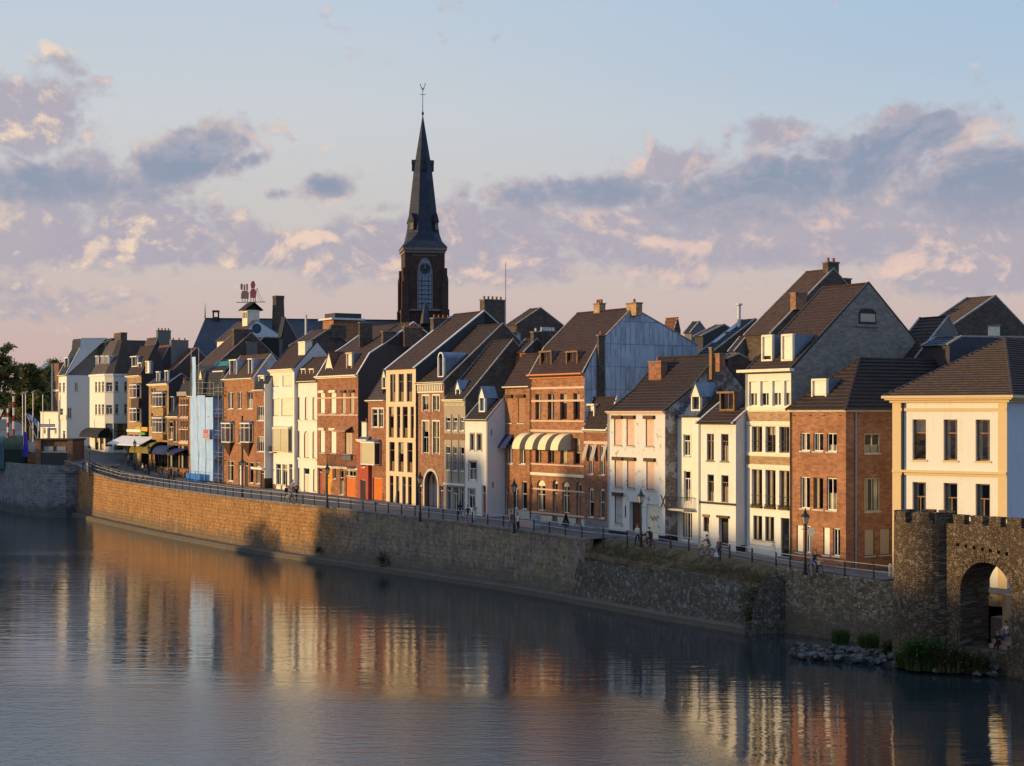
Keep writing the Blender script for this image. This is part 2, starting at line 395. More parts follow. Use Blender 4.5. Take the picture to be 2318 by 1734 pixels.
wm = MB(); wm.face([(-1500, -400, 0), (1500, -400, 0), (1500, 2500, 0), (-1500, 2500, 0)])
tag(wm.build('river_water', water_mat()), kind='structure')

# water line of the quay wall measured in the photograph: pixel x, pixel y
WL = [(120, 1163), (171, 1171), (260, 1192), (358, 1214), (512, 1244), (640, 1264), (760, 1281), (950, 1309), (1130, 1336), (1300, 1366)]
wl = [at(x, y, HC*F/(y-H0)).xy for x, y in WL]
def offset(poly, d):                     # shift a plan polyline inland by d
    out = []
    for i, p in enumerate(poly):
        t = (poly[min(i+1, len(poly)-1)]-poly[max(i-1, 0)]).normalized(); n_ = Vector((-t.y, t.x))
        if n_.dot(nS) < 0: n_ = -n_
        out.append(p+n_*d)
    return out
def resample(poly, step):
    out = [poly[0]]
    for a, b in zip(poly, poly[1:]):
        k = max(1, int((b-a).length/step))
        for i in range(1, k+1): out.append(a.lerp(b, i/k))
    return out
wlB = [at(x, y, HC*F/(y-H0)).xy for x, y in [(1285, 1364), (1400, 1385), (1494, 1403), (1600, 1421), (1690, 1436)]]
wlC = [at(x, y, HC*F/(y-H0)).xy for x, y in [(1748, 1428), (1880, 1446), (2035, 1466)]]

def stone_wall(name, cols, rot, blocks=(.55, .22), moss=True, speck=.5, lo=(.12, .10, .075), rubble=False, alt=None):
    m, n, p = mk(name); wc, z, co = wallco(n, rot)
    sp_ = n.new('ShaderNodeSeparateXYZ'); n.l.new(wc, sp_.inputs[0])
    wob = n.new('ShaderNodeVectorMath', operation='ADD'); n.l.new(wc, wob.inputs[0])
    nv = n.new('ShaderNodeTexNoise'); n.l.new(co, nv.inputs['Vector']); nv.inputs['Scale'].default_value = 1.1; nv.inputs['Detail'].default_value = 3
    sc_ = n.new('ShaderNodeVectorMath', operation='SCALE'); n.l.new(nv.outputs['Color'], sc_.inputs[0]); sc_.inputs['Scale'].default_value = .28
    n.l.new(sc_.outputs[0], wob.inputs[1])
    b = n.new('ShaderNodeTexBrick'); n.l.new(wob.outputs[0], b.inputs['Vector']); b.inputs['Scale'].default_value = 1
    b.inputs['Brick Width'].default_value = blocks[0]; b.inputs['Row Height'].default_value = blocks[1]; b.inputs['Mortar Size'].default_value = .02
    b.inputs['Color1'].default_value = (*cols[0], 1); b.inputs['Color2'].default_value = (*cols[1], 1); b.inputs['Mortar'].default_value = (*[x*.68 for x in cols[0]], 1)
    if rubble:                                   # irregular stones with deep joints instead of courses
        rv = n.new('ShaderNodeVectorMath', operation='MULTIPLY'); n.l.new(wob.outputs[0], rv.inputs[0]); rv.inputs[1].default_value = (1/blocks[0], 1/blocks[1], 1)
        ed = n.new('ShaderNodeTexVoronoi', feature='DISTANCE_TO_EDGE', voronoi_dimensions='2D'); n.l.new(rv.outputs[0], ed.inputs['Vector']); ed.inputs['Scale'].default_value = 1
        cv = n.new('ShaderNodeTexVoronoi', voronoi_dimensions='2D'); n.l.new(rv.outputs[0], cv.inputs['Vector']); cv.inputs['Scale'].default_value = 1
        sc3 = n.new('ShaderNodeSeparateColor'); n.l.new(cv.outputs['Color'], sc3.inputs[0]); joint = n.step(ed.outputs['Distance'], .02, .14)
        base = n.mix(n.step(sc3.outputs[0], .15, .9), tuple(x*.72 for x in cols[0]), tuple(x*1.12 for x in cols[1])); base = n.mix(joint, tuple(x*.6 for x in cols[0]), base); hgt = n.m('MULTIPLY', joint, .6)
    else: base = b.outputs[0]; hgt = n.m('MULTIPLY', b.outputs['Fac'], -.5)
    vo = n.new('ShaderNodeTexVoronoi'); n.l.new(wob.outputs[0], vo.inputs['Vector']); vo.inputs['Scale'].default_value = 4.2
    big = n.noise(co, .22, 6, .65); mid = n.noise(co, 1.4, 6, .7)
    streak = n.noise(n.comb(n.m('MULTIPLY', sp_.outputs[0], 1.6), n.m('MULTIPLY', z, .22)), 1.0, 6, .65)
    c = n.mix(n.step(big, .38, .65), base, n.mix(.6, base, cols[2]))

    c = n.mix(n.m('MULTIPLY', n.step(mid, .42, .7), .6), c, tuple(x*.5 for x in cols[0]))
    c = n.mix(n.m('MULTIPLY', n.step(streak, .5, .68), .6), c, tuple(x*.38 for x in cols[1]))
    wn = n.new('ShaderNodeSeparateColor'); n.l.new(vo.outputs['Color'], wn.inputs[0])
    if alt:                                      # rusty on the sunlit stretch, grey brown on the shaded one, put into colour
        so_ = n.new('ShaderNodeSeparateXYZ'); n.l.new(objco(n), so_.inputs[0])
        k_ = n.step(n.m('ADD', so_.outputs[0], n.m('MULTIPLY', n.m('ADD', mid, -.5), 10)), -22, -15)
        ca = n.mix(n.step(big, .4, .62), alt[0], alt[1]); ca = n.mix(n.m('MULTIPLY', n.step(mid, .40, .66), .65), ca, tuple(x*.42 for x in alt[1])); ca = n.mix(n.m('MULTIPLY', n.step(n.noise(co, .55, 6, .7), .52, .68), .6), ca, (.16, .15, .075)); ca = n.mix(n.m('MULTIPLY', n.step(n.noise(co, 5.5, 4, .7), .56, .70), .55), ca, (.42, .37, .31)); ca = n.mix(n.m('MULTIPLY', n.step(streak, .46, .66), .55), ca, (.105, .095, .075))
        ca = n.mix(n.m('MULTIPLY', n.step(b.outputs['Fac'], .2, .8), .35), ca, tuple(x*.5 for x in alt[0]))
        c = n.mix(k_, c, ca)
    c = n.mix(n.m('MULTIPLY', n.step(wn.outputs[0], .80, .98), speck), c, (.46, .41, .33))
    c = n.mix(n.m('MULTIPLY', n.step(wn.outputs[1], .80, .95), .5), c, (.05, .045, .04))
    if moss:
        f = n.m('ADD', n.m('MULTIPLY', z, -.62), n.m('MULTIPLY', n.noise(co, .8, 5, .7), 3.2))
        c = n.mix(n.m('MULTIPLY', n.step(f, .1, .9), .75), c, lo)
    n.l.new(c, p.inputs['Base Color']); p.inputs['Roughness'].default_value = .92; p.inputs['Specular IOR Level'].default_value = .15
    bump(n, p, n.m('ADD', hgt, n.m('ADD', n.m('MULTIPLY', mid, .8), n.m('MULTIPLY', n.noise(co, 6, 5, .7), .5))), .10)
    return m
QA = stone_wall('quay wall masonry', [(.34, .175, .062), (.38, .21, .085), (.31, .15, .048)], THETA, (1.1, .42), True, .22, alt=((.30, .225, .14), (.235, .175, .145)))
QB = stone_wall('rough flint bank', [(.135, .115, .088), (.18, .155, .125), (.095, .08, .05)], THETA, (.30, .15), False, .3, rubble=True)
QC = stone_wall('rubble limestone', [(.27, .20, .125), (.36, .29, .20), (.22, .15, .08)], THETA, (.36, .17), True, .5, rubble=True)
LEDGE = stone_wall('ledge stone', [(.12, .105, .085), (.16, .14, .115), (.08, .07, .055)], THETA, (1.4, .5), True, .1)
COPE = plain('coping stone', (.20, .175, .15), .85, .35, 1.5)

def sweep(name, line, prof, mat, ztop, label=None, parent=None, wob=0.0, seed=0):
    mb = MB(); pts = resample(line, 1.2); rows = []
    offs = [offset(pts, d) for d, _ in prof]
    for i in range(len(pts)):
        zt = ztop(pts[i]); r_ = []
        for k, (d, z) in enumerate(prof):
            q = offs[k][i]; zz = zt+z[0] if isinstance(z, tuple) else z
            if wob and 0 < k < len(prof)-1:
                nn = mnoise.noise(Vector((q.x*.35, q.y*.35, zz*.5+seed)))
                q = q - nS*nn*wob; zz += nn*wob*.4
            r_.append((q.x, q.y, zz))
        rows.append(r_)
    for a, b in zip(rows, rows[1:]):
        for k in range(len(prof)-1): mb.face([a[k], b[k], b[k+1], a[k+1]])
    for r_ in (rows[0], rows[-1]): mb.face(r_)
    return mb.build(name, mat, parent)
zr = lambda p: roadz(T(p))
QUAY = empty('quay_wall', (0, 0, 0)); tag(QUAY, 'long high masonry quay wall with a low stone ledge along the river', 'wall')
lineA = wl
sweep('wall_face', lineA, [(.85, -1.0), (.85, .5), (.92, 1.6), (1.0, 3.0), (1.12, (-.02,)), (2.0, (-.02,))], QA, zr, parent=QUAY)
sweep('ledge', lineA, [(0, -1.0), (0, .42), (.08, .55), (.83, .62), (.83, -1)], LEDGE, zr, parent=QUAY, wob=.1)
cop = offset(wl, 1.05)
sweep('coping', cop, [(0, (-.16,)), (0, (.06,)), (.5, (.06,)), (.5, (-.16,))], COPE, zr, parent=QUAY)
BANK = empty('flint_bank_wall', (0, 0, 0)); tag(BANK, 'rough dark flint retaining wall leaning back below a grassy ledge', 'wall')
sweep('wall_face', wlB, [(.3, -1), (.35, .6), (.6, 1.5), (.95, 2.6), (1.35, (-1.25,)), (1.5, (-1.6,))], QB, zr, parent=BANK, wob=.35, seed=3)
EARTH = plain('earth and dry grass', (.12, .088, .05), .95, .5, 1.3)
sweep('grassy_ledge', wlB, [(1.2, (-1.5,)), (1.3, (-1.22,)), (1.9, (-.95,)), (2.6, (-.6,)), (3.4, (.0,)), (4.2, (.01,))], EARTH, zr, parent=BANK, wob=.22, seed=4)
sweep('ledge', wlB, [(-.1, -1.0), (-.1, .42), (.0, .55), (.7, .62), (.7, -1)], LEDGE, zr, parent=BANK, wob=.15, seed=9)
BUT = MB()
b0 = at(1700, 1437, HC*F/(1437-H0)).xy; b1 = at(1752, 1428, HC*F/(1434-H0)).xy
zt = zr(b0)
fr0 = lambda a, z: (b0.x+nS.x*a, b0.y+nS.y*a, z); fr1 = lambda a, z: (b1.x+nS.x*a, b1.y+nS.y*a, z)
BUT.prism([(-.6, -1), (-.55, .9), (.1, 1.1), (.2, 2.3), (.5, 2.5), (.8, zt-1.1), (1.4, zt-.5), (3.5, zt-.3), (3.5, -1)], fr0, fr1)
tag(BUT.build('buttress', QB), 'dark stepped stone buttress between the flint bank and the pale rubble wall', 'buttress')
sweep('rubble_wall', wlC, [(0, -1), (.05, .8), (.12, 2.2), (.2, (-.1,)), (.3, (.02,)), (.75, (.02,)), (1.6, (-.02,))], QC, zr, wob=.12, seed=5)
tag(bpy.data.objects['rubble_wall'], 'pale rubble stone wall beside the round tower with reeds at its foot', 'wall')

# road sheet following the fall of the street, from the quay edge to far behind the houses
edge = offset(wl, 1.3) + offset(wlB, 3.5) + offset(wlC, .9)
edge = [pt(400, -12), pt(260, -12), pt(185, -12)] + [q for q in edge[1:] if T(q) > -11.5] + [pt(-12.2, -3.5), pt(-12.4, -.4), pt(-26, -.4), pt(-27, -9), pt(-40, -12), pt(-70, -20)]
def road_mat():
    m, n, p = mk('street paving'); co = objco(n)
    mp = n.new('ShaderNodeMapping'); n.l.new(co, mp.inputs[0]); mp.inputs['Rotation'].default_value = (0, 0, -THETA)
    b = n.new('ShaderNodeTexBrick'); n.l.new(mp.outputs[0], b.inputs['Vector']); b.inputs['Scale'].default_value = 1
    b.inputs['Brick Width'].default_value = .42; b.inputs['Row Height'].default_value = .21; b.inputs['Mortar Size'].default_value = .012
    b.inputs['Color1'].default_value = (.085, .078, .075, 1); b.inputs['Color2'].default_value = (.12, .11, .105, 1); b.inputs['Mortar'].default_value = (.05, .047, .045, 1)
    c = n.mix(n.m('MULTIPLY', n.step(n.noise(co, .35, 6, .65), .4, .7), .6), b.outputs[0], (.06, .055, .055))
    n.l.new(c, p.inputs['Base Color']); p.inputs['Roughness'].default_value = .75
    bump(n, p, b.outputs['Fac'], -.01); return m
rd_pts = edge
rm = MB(); ws = [0, 2.5, 5, 9, 14, 30, 80, 900]
fine = []
for a, b in zip(rd_pts, rd_pts[1:]):
    k = max(1, int(abs(T(a)-T(b))/3))
    for i in range(k): fine.append(a.lerp(b, i/k))
fine.append(rd_pts[-1])
rows = []
for p_ in fine:
    t, w0 = T(p_), W(p_); z = roadz(t)
    rows.append([(*pt(t, w0+q), z) for q in ws])
for a, b in zip(rows, rows[1:]):
    for k in range(len(ws)-1): rm.face([a[k], b[k], b[k+1], a[k+1]])
tag(rm.build('street', road_mat()), kind='structure')
# pavement strip along the houses, one kerb high
pm = MB(); q0 = None
for i in range(0, 50):
    t = -6+i*3.2; z = roadz(t)
    a, b = pt(t, -2.4), pt(t, 1.0)
    cur = [(*a, z-.05), (*a, z+.10), (*b, z+.10)]
    if q0:
        for k in range(2): pm.face([q0[k], cur[k], cur[k+1], q0[k+1]])
    q0 = cur
tag(pm.build('pavement', plain('pavement slabs', (.15, .14, .135), .8, .3, 1.2)), kind='structure')
gm = MB()
gm.face([(*pt(168, -2), 5.2), (*pt(1500, -14), 10.0), (*pt(1500, 1800), 10.0), (*pt(-900, 1800), 3.0), (*pt(-900, -30), 3.0), (*pt(-16, 6), 3.0)])
tag(gm.build('ground', plain('far ground', (.10, .09, .07), .9, .3, .05)), kind='structure')

# ------------------------------------------------------------------ building kit
class Panel:                               # an upright facade with real openings; a = metres along, b = metres inward
    def __init__(s, B, P0, P1, z1, z0=-1.2, flip=False):
        s.B = B; s.P0 = Vector(P0); s.P1 = Vector(P1); s.d = (s.P1-s.P0).normalized(); s.L = (s.P1-s.P0).length
        s.n = Vector((-s.d.y, s.d.x))
        if flip: s.n = -s.n
        s.z0, s.z1 = z0, z1; s.holes = []
    def solve(s, px, py, b=0.0):
        r_ = ray(px, py); q = s.P0+s.n*b; k = q.dot(s.n)/(r_.xy.dot(s.n))
        P = r_.xy*k
        return (P-q).dot(s.d), HC+r_.z*k-s.B.z0
    def M(s, a, b, z):
        return s.B.loc(s.P0+s.d*a+s.n*b, z)
    def mesh(s, mb, rd, mi=0):
        hs = s.holes
        us = sorted({0.0, s.L} | {max(0, min(s.L, v)) for h in hs for v in (h['a0'], h['a1'])})
        zs = sorted({s.z0, s.z1} | {max(s.z0, min(s.z1, v)) for h in hs for v in (h['z0'], h['z1'])})
        for u0, u1 in zip(us, us[1:]):
            if u1-u0 < 1e-4: continue
            run = None
            for z0, z1 in zip(zs, zs[1:]):
                if z1-z0 < 1e-4: continue
                um, zm = (u0+u1)/2, (z0+z1)/2
                if any(h['a0'] < um < h['a1'] and h['z0'] < zm < h['z1'] for h in hs): continue
                mb.face([s.M(u0, 0, z0), s.M(u1, 0, z0), s.M(u1, 0, z1), s.M(u0, 0, z1)], mi)
        for h in hs:
            a0, a1, z0, z1, ar, rd_ = h['a0'], h['a1'], h['z0'], h['z1'], h['arch'], h['rd']
            mj = 1
            mb.face([s.M(a0, 0, z0), s.M(a0, rd_, z0), s.M(a0, rd_, z1), s.M(a0, 0, z1)], mj)
            mb.face([s.M(a1, 0, z0), s.M(a1, rd_, z0), s.M(a1, rd_, z1), s.M(a1, 0, z1)], mj)
            mb.face([s.M(a0, 0, z0), s.M(a1, 0, z0), s.M(a1, rd_, z0), s.M(a0, rd_, z0)], mj)
            if ar:
                n_ = 10; pts = [(a0+(a1-a0)*(.5-.5*math.cos(math.pi*i/n_)), z1-ar+ar*math.sin(math.pi*i/n_)) for i in range(n_+1)]
                for (p, q), (r_, t) in zip(pts, pts[1:]):
                    mb.face([s.M(p, 0, q), s.M(r_, 0, t), s.M(r_, 0, z1), s.M(p, 0, z1)], mi)
                    mb.face([s.M(p, 0, q), s.M(r_, 0, t), s.M(r_, rd_, t), s.M(p, rd_, q)], mj)
            else:
                mb.face([s.M(a0, 0, z1), s.M(a1, 0, z1), s.M(a1, rd_, z1), s.M(a0, rd_, z1)], mj)
    def rect(s, x0, x1, y0, y1, xr=None):
        xm = (x0+x1)/2 if xr is None else xr
        a0 = s.solve(x0, y0)[0]; a1 = s.solve(x1, y0)[0]
        return a0, a1, s.solve(xm, y1)[1], s.solve(xm, y0)[1]
    # ---- openings, in pixels of crop q
    def win(s, q, xs, y0, y1, xr=None, **k):
        for a, b in xs:
            s.win_m(*s.rect(q.x(a), q.x(b), q.y(y0), q.y(y1), q.x(xr) if xr is not None else None), **k)
    def win_m(s, a0, a1, z0, z1, frame=WHITE, nc=2, tr=.30, sill=STONE, curtain=.55, arch=0.0, rd=.18, blind=0.0, bmat=None, lintel=None, shut=None, box=None, fw=.065, name='window', rail=None, bars=0, surround=None):
        B = s.B
        a0 = max(a0, .06); a1 = min(a1, s.L-.06)
        if a1-a0 < .12: return
        z0 = max(z0, s.z0+.1); z1 = min(z1, s.z1-.05)
        s.holes.append(dict(a0=a0, a1=a1, z0=z0, z1=z1, arch=arch*(a1-a0), rd=rd))
        ar = arch*(a1-a0); Mf = s.M
        if shut:                                            # closed roller shutter filling the opening
            mb = MB(); n_ = max(6, int((z1-z0)/.09))
            for i in range(n_):
                za = z0+(z1-z0)*i/n_; zb = z0+(z1-z0)*(i+1)/n_
                mb.face([Mf(a0, rd*.45, za), Mf(a1, rd*.45, za), Mf(a1, rd*.45+.012, zb), Mf(a0, rd*.45+.012, zb)])
                mb.face([Mf(a0, rd*.45+.012, zb), Mf(a1, rd*.45+.012, zb), Mf(a1, rd*.45, zb), Mf(a0, rd*.45, zb)])
            o = mb.build('shutter', shut, B.E)
            mb = MB()
            for aa in (a0, a1-.05): mb.box((aa, rd*.3, z0), (aa+.05, rd*.6, z1), fn=Mf)
            mb.box((a0, rd*.2, z0), (a1, rd*.55, z0+.06), fn=Mf); mb.build('guide_rail', DARKW, o)
        else:
            mb = MB(); fy0, fy1 = rd-.07, rd
            def bx(u0, v0, u1, v1): mb.box((u0, fy0, v0), (u1, fy1, v1), fn=Mf)
            bx(a0, z0, a0+fw, z1); bx(a1-fw, z0, a1, z1); bx(a0+fw, z0, a1-fw, z0+fw*1.3)
            bx(a0+fw, z1-ar-fw, a1-fw, z1)
            zt = z1-ar-(z1-z0)*tr if tr else z1
            if tr: bx(a0+fw, zt-fw*.55, a1-fw, zt+fw*.55)
            for i in range(1, nc):
                u = a0+(a1-a0)*i/nc; bx(u-fw*.5, z0+fw*1.3, u+fw*.5, (zt-fw*.55) if tr else z1-ar-fw)
            for i in range(1, bars+1):
                v = z0+(z1-z0)*i/(bars+1); mb.box((a0+fw, fy0+.02, v-.015), (a1-fw, fy1-.02, v+.015), fn=Mf)
            o = mb.build(name, frame, B.E)
            pb = MB(); pb.face([Mf(a0, rd-.03, z0), Mf(a1, rd-.03, z0), Mf(a1, rd-.03, z1), Mf(a0, rd-.03, z1)]); pb.build('pane', GLASS, o)
            cw = rnd.random()
            if curtain and cw < curtain+.3:
                cb = MB(); wl_ = (a1-a0)
                spans = [(a0+.03, a0+wl_*rnd.uniform(.16, .36)), (a1-wl_*rnd.uniform(.16, .36), a1-.03)] if cw < curtain else [(a0+.03, a1-.03)]
                zc = z0 if cw < curtain else z0+(z1-z0)*rnd.uniform(.0, .5)
                ztop_ = z1-ar*.5
                if cw >= curtain: ztop_, zc = (z0+(z1-z0)*rnd.uniform(.35, .6), z0) if rnd.random() < .5 else (ztop_, z1-(z1-z0)*rnd.uniform(.3, .6))
                for u0, u1 in spans:
                    n_ = max(4, int((u1-u0)/.06)); prev = None
                    for i in range(n_+1):
                        u = u0+(u1-u0)*i/n_; bb = rd+.10+.03*math.sin(i*2.1)
                        cur = (Mf(u, bb, zc+.04), Mf(u, bb, ztop_-.02))
                        if prev: cb.face([prev[0], cur[0], cur[1], prev[1]])
                        prev = cur
                cb.build('curtain', CURT, o)
            if blind:
                bb = MB(); zb = z1-(z1-z0)*blind; bb.box((a0+.03, rd-.10, zb), (a1-.03, rd-.075, z1-.02), fn=Mf); bb.build('blind', bmat or BLINDW, o)
        if rail:
            rb = MB(); rb.box((a0-.02, -.03, z0+.85), (a1+.02, .0, z0+.89), fn=Mf); rb.box((a0-.02, -.03, z0+.45), (a1+.02, .0, z0+.48), fn=Mf)
            rb.build('guard_rail', rail, o)
        if sill:
            sb = MB(); sb.box((a0-.09, -.08, z0-.10), (a1+.09, rd*.4, z0+.01), fn=Mf); sb.build('sill', sill, o)
        if surround:
            sb = MB(); tw = .14
            sb.box((a0-tw, -.03, z0-tw), (a0-.002, .01, z1+tw), fn=Mf); sb.box((a1+.002, -.03, z0-tw), (a1+tw, .01, z1+tw), fn=Mf)
            sb.box((a0-.002, -.03, z1+.002), (a1+.002, .01, z1+tw), fn=Mf); sb.build('surround', surround, o)
        if lintel:
            sb = MB(); sb.box((a0-.10, -.05, z1-.005), (a1+.10, .03, z1+.2), fn=Mf); sb.build('lintel', lintel, o)
        if box:
            sb = MB(); sb.box((a0-.14, -.24, z1-.06), (a1+.14, -.002, z1+.24), fn=Mf); sb.build('shutter_box', box, o)
        return o
    def door(s, q, xs, y0, y1, mat, xr=None, **k):
        for a, b in xs:
            s.door_m(*s.rect(q.x(a), q.x(b), q.y(y0), q.y(y1), q.x(xr) if xr is not None else None), mat, **k)
    def door_m(s, a0, a1, z0, z1, mat, tr=.18, nl=1, rd=.22, arch=0.0, frame=WHITE, lintel=None, planks=0, glass=False):
        a0 = max(a0, .06); a1 = min(a1, s.L-.06); z0 = max(z0, s.z0+.1); Mf = s.M; ar = arch*(a1-a0)
        s.holes.append(dict(a0=a0, a1=a1, z0=z0, z1=z1, arch=ar, rd=rd))
        zt = z1-ar-(z1-z0)*tr if tr else z1
        mb = MB()
        for i in range(nl):
            u0 = a0+.06+(a1-a0-.12)*i/nl; u1 = a0+.06+(a1-a0-.12)*(i+1)/nl
            mb.box((u0+.006, rd-.05, z0), (u1-.006, rd, zt), fn=Mf)
            if planks:
                for j in range(planks):
                    p0 = u0+(u1-u0)*j/planks; p1 = u0+(u1-u0)*(j+1)/planks
                    mb.box((p0+.015, rd-.075, z0+.03), (p1-.015, rd-.05, zt-.03), fn=Mf)
            else:
                for v0, v1 in ((.07, .42), (.50, .93)):
                    mb.box((u0+.12, rd-.075, z0+(zt-z0)*v0), (u1-.12, rd-.05, z0+(zt-z0)*v1), fn=Mf)
        o = mb.build('door', GLASS if glass else mat, s.B.E)
        fb = MB(); fb.box((a0, rd-.08, z0), (a0+.06, rd+.02, z1), fn=Mf); fb.box((a1-.06, rd-.08, z0), (a1, rd+.02, z1), fn=Mf); fb.box((a0+.06, rd-.08, zt), (a1-.06, rd+.02, zt+.06), fn=Mf)
        fb.box((a0+.06, rd-.08, z1-ar-.05), (a1-.06, rd+.02, z1), fn=Mf); fb.build('door_frame', frame, o)
        hb = MB(); hb.box((a1-.16, rd-.15, z0+1.0), (a1-.11, rd-.075, z0+1.12), fn=Mf); hb.build('handle', BLACKP, o)
        if tr:
            pb = MB(); pb.face([Mf(a0, rd-.02, zt), Mf(a1, rd-.02, zt), Mf(a1, rd-.02, z1), Mf(a0, rd-.02, z1)]); pb.build('pane', GLASS, o)
        sb = MB(); sb.box((a0-.1, -.22, z0-.7), (a1+.1, rd, z0-.005), fn=Mf); sb.build('doorstep', GREYST, o)
        if lintel:
            sb = MB(); sb.box((a0-.14, -.16, z1-.01), (a1+.14, .02, z1+.18), fn=Mf); sb.build('lintel', lintel, o)
        return o
    def band(s, q, y0, y1, xr, mat, dep=.06, name='band', a0=0, a1=None):
        z0 = s.solve(q.x(xr), q.y(y1))[1]; z1 = s.solve(q.x(xr), q.y(y0))[1]
        mb = MB(); mb.box((a0, -dep, z0), (s.L if a1 is None else a1, -.002, z1), fn=s.M)
        return mb.build(name, mat, s.B.E)
    def strip(s, q, x0, x1, y0, y1, mat, dep=.08, name='pilaster'):
        a0, a1, z0, z1 = s.rect(q.x(x0), q.x(x1), q.y(y0), q.y(y1))
        mb = MB(); mb.box((a0, -dep, z0), (a1, -.002, z1), fn=s.M); return mb.build(name, mat, s.B.E)
    def bay(s, q, x0, x1, y0, y1, dep, mat, frame=WHITE, nc=2, tr=.3, blind=0, roof=ZINC, taper=0, xr=None, side=True, curtain=True):
        a0, a1, z0, z1 = s.rect(q.x(x0), q.x(x1), q.y(y0), q.y(y1), q.x(xr) if xr else None); Mf = s.M; fw = .08
        mb = MB(); h = (z1-z0)
        mb.box((a0, -dep, z0), (a1, -.002, z0+.12), fn=Mf); mb.box((a0-.06, -dep-.06, z1-.16), (a1+.06, -.002, z1), fn=Mf)
        def post(u, b): mb.box((u, b, z0+.12), (u+fw, b+fw, z1-.16), fn=Mf)
        for i in range(nc+1): post(a0+(a1-a0-fw)*i/nc, -dep)
        post(a0, -fw-.01); post(a1-fw, -fw-.01)
        zt = z1-h*tr
        mb.box((a0+fw, -dep+.01, zt-.04), (a1-fw, -dep+fw-.01, zt+.04), fn=Mf)
        mb.box((a1-fw+.01, -dep+fw, zt-.04), (a1-.01, -fw-.01, zt+.04), fn=Mf)
        o = mb.build('bay_window', frame, s.B.E)
        pb = MB(); pb.face([Mf(a0, -dep+.04, z0), Mf(a1, -dep+.04, z0), Mf(a1, -dep+.04, z1-.1), Mf(a0, -dep+.04, z1-.1)])
        for u in (a0+.04, a1-.04): pb.face([Mf(u, -dep, z0), Mf(u, 0, z0), Mf(u, 0, z1-.1), Mf(u, -dep, z1-.1)])
        pb.build('pane', GLASS, o)
        if blind:
            bb = MB(); bb.box((a0+fw, -dep+.06, z1-h*blind), (a1-fw, -dep+.09, z1-.16), fn=Mf); bb.build('blind', BLINDW, o)
        rb = MB(); rb.prism([(-dep-.08, 0), (-.002, .28), (-.002, 0)], lambda b, z: Mf(a0-.08, b, z1+.002+z), lambda b, z: Mf(a1+.08, b, z1+.002+z)); rb.build('bay_roof', roof, o)
        if taper:
            tb = MB(); top = [Mf(a0, -dep, z0-.004), Mf(a1, -dep, z0-.004), Mf(a1, -.004, z0-.004), Mf(a0, -.004, z0-.004)]; tip = Mf((a0+a1)/2, -.02, z0-taper)
            tb.face(top)
            for i in range(4): tb.face([top[i], top[(i+1) % 4], tip])
            tb.build('bay_corbel', DARKW, o)
        # dark recess behind the glazing so the wall reads as a room
        s.holes.append(dict(a0=max(.06, a0+.1), a1=min(s.L-.06, a1-.1), z0=z0+.15, z1=z1-.2, arch=0, rd=.3))
        return o
    def sign(s, q, x0, x1, y0, y1, mat, dep=.12, name='sign_board'):
        return s.strip(q, x0, x1, y0, y1, mat, dep, name)

class Bld:
    def __init__(s, name, label, o, z0, rot, cat='house', group=None):
        s.o = Vector(o); s.z0 = z0; s.rot = rot; s.ca, s.sa = math.cos(-rot), math.sin(-rot)
        s.E = empty(name, (o[0], o[1], z0), rot); tag(s.E, label, cat, group); s.panels = []
    def loc(s, P, z):
        v = P-s.o
        return (v.x*s.ca-v.y*s.sa, v.x*s.sa+v.y*s.ca, z)

def profile_z(prof, y):
    for (a, za), (b, zb) in zip(prof, prof[1:]):
        if a <= y <= b: return za+(zb-za)*(y-a)/max(1e-6, b-a)
    return prof[-1][1]

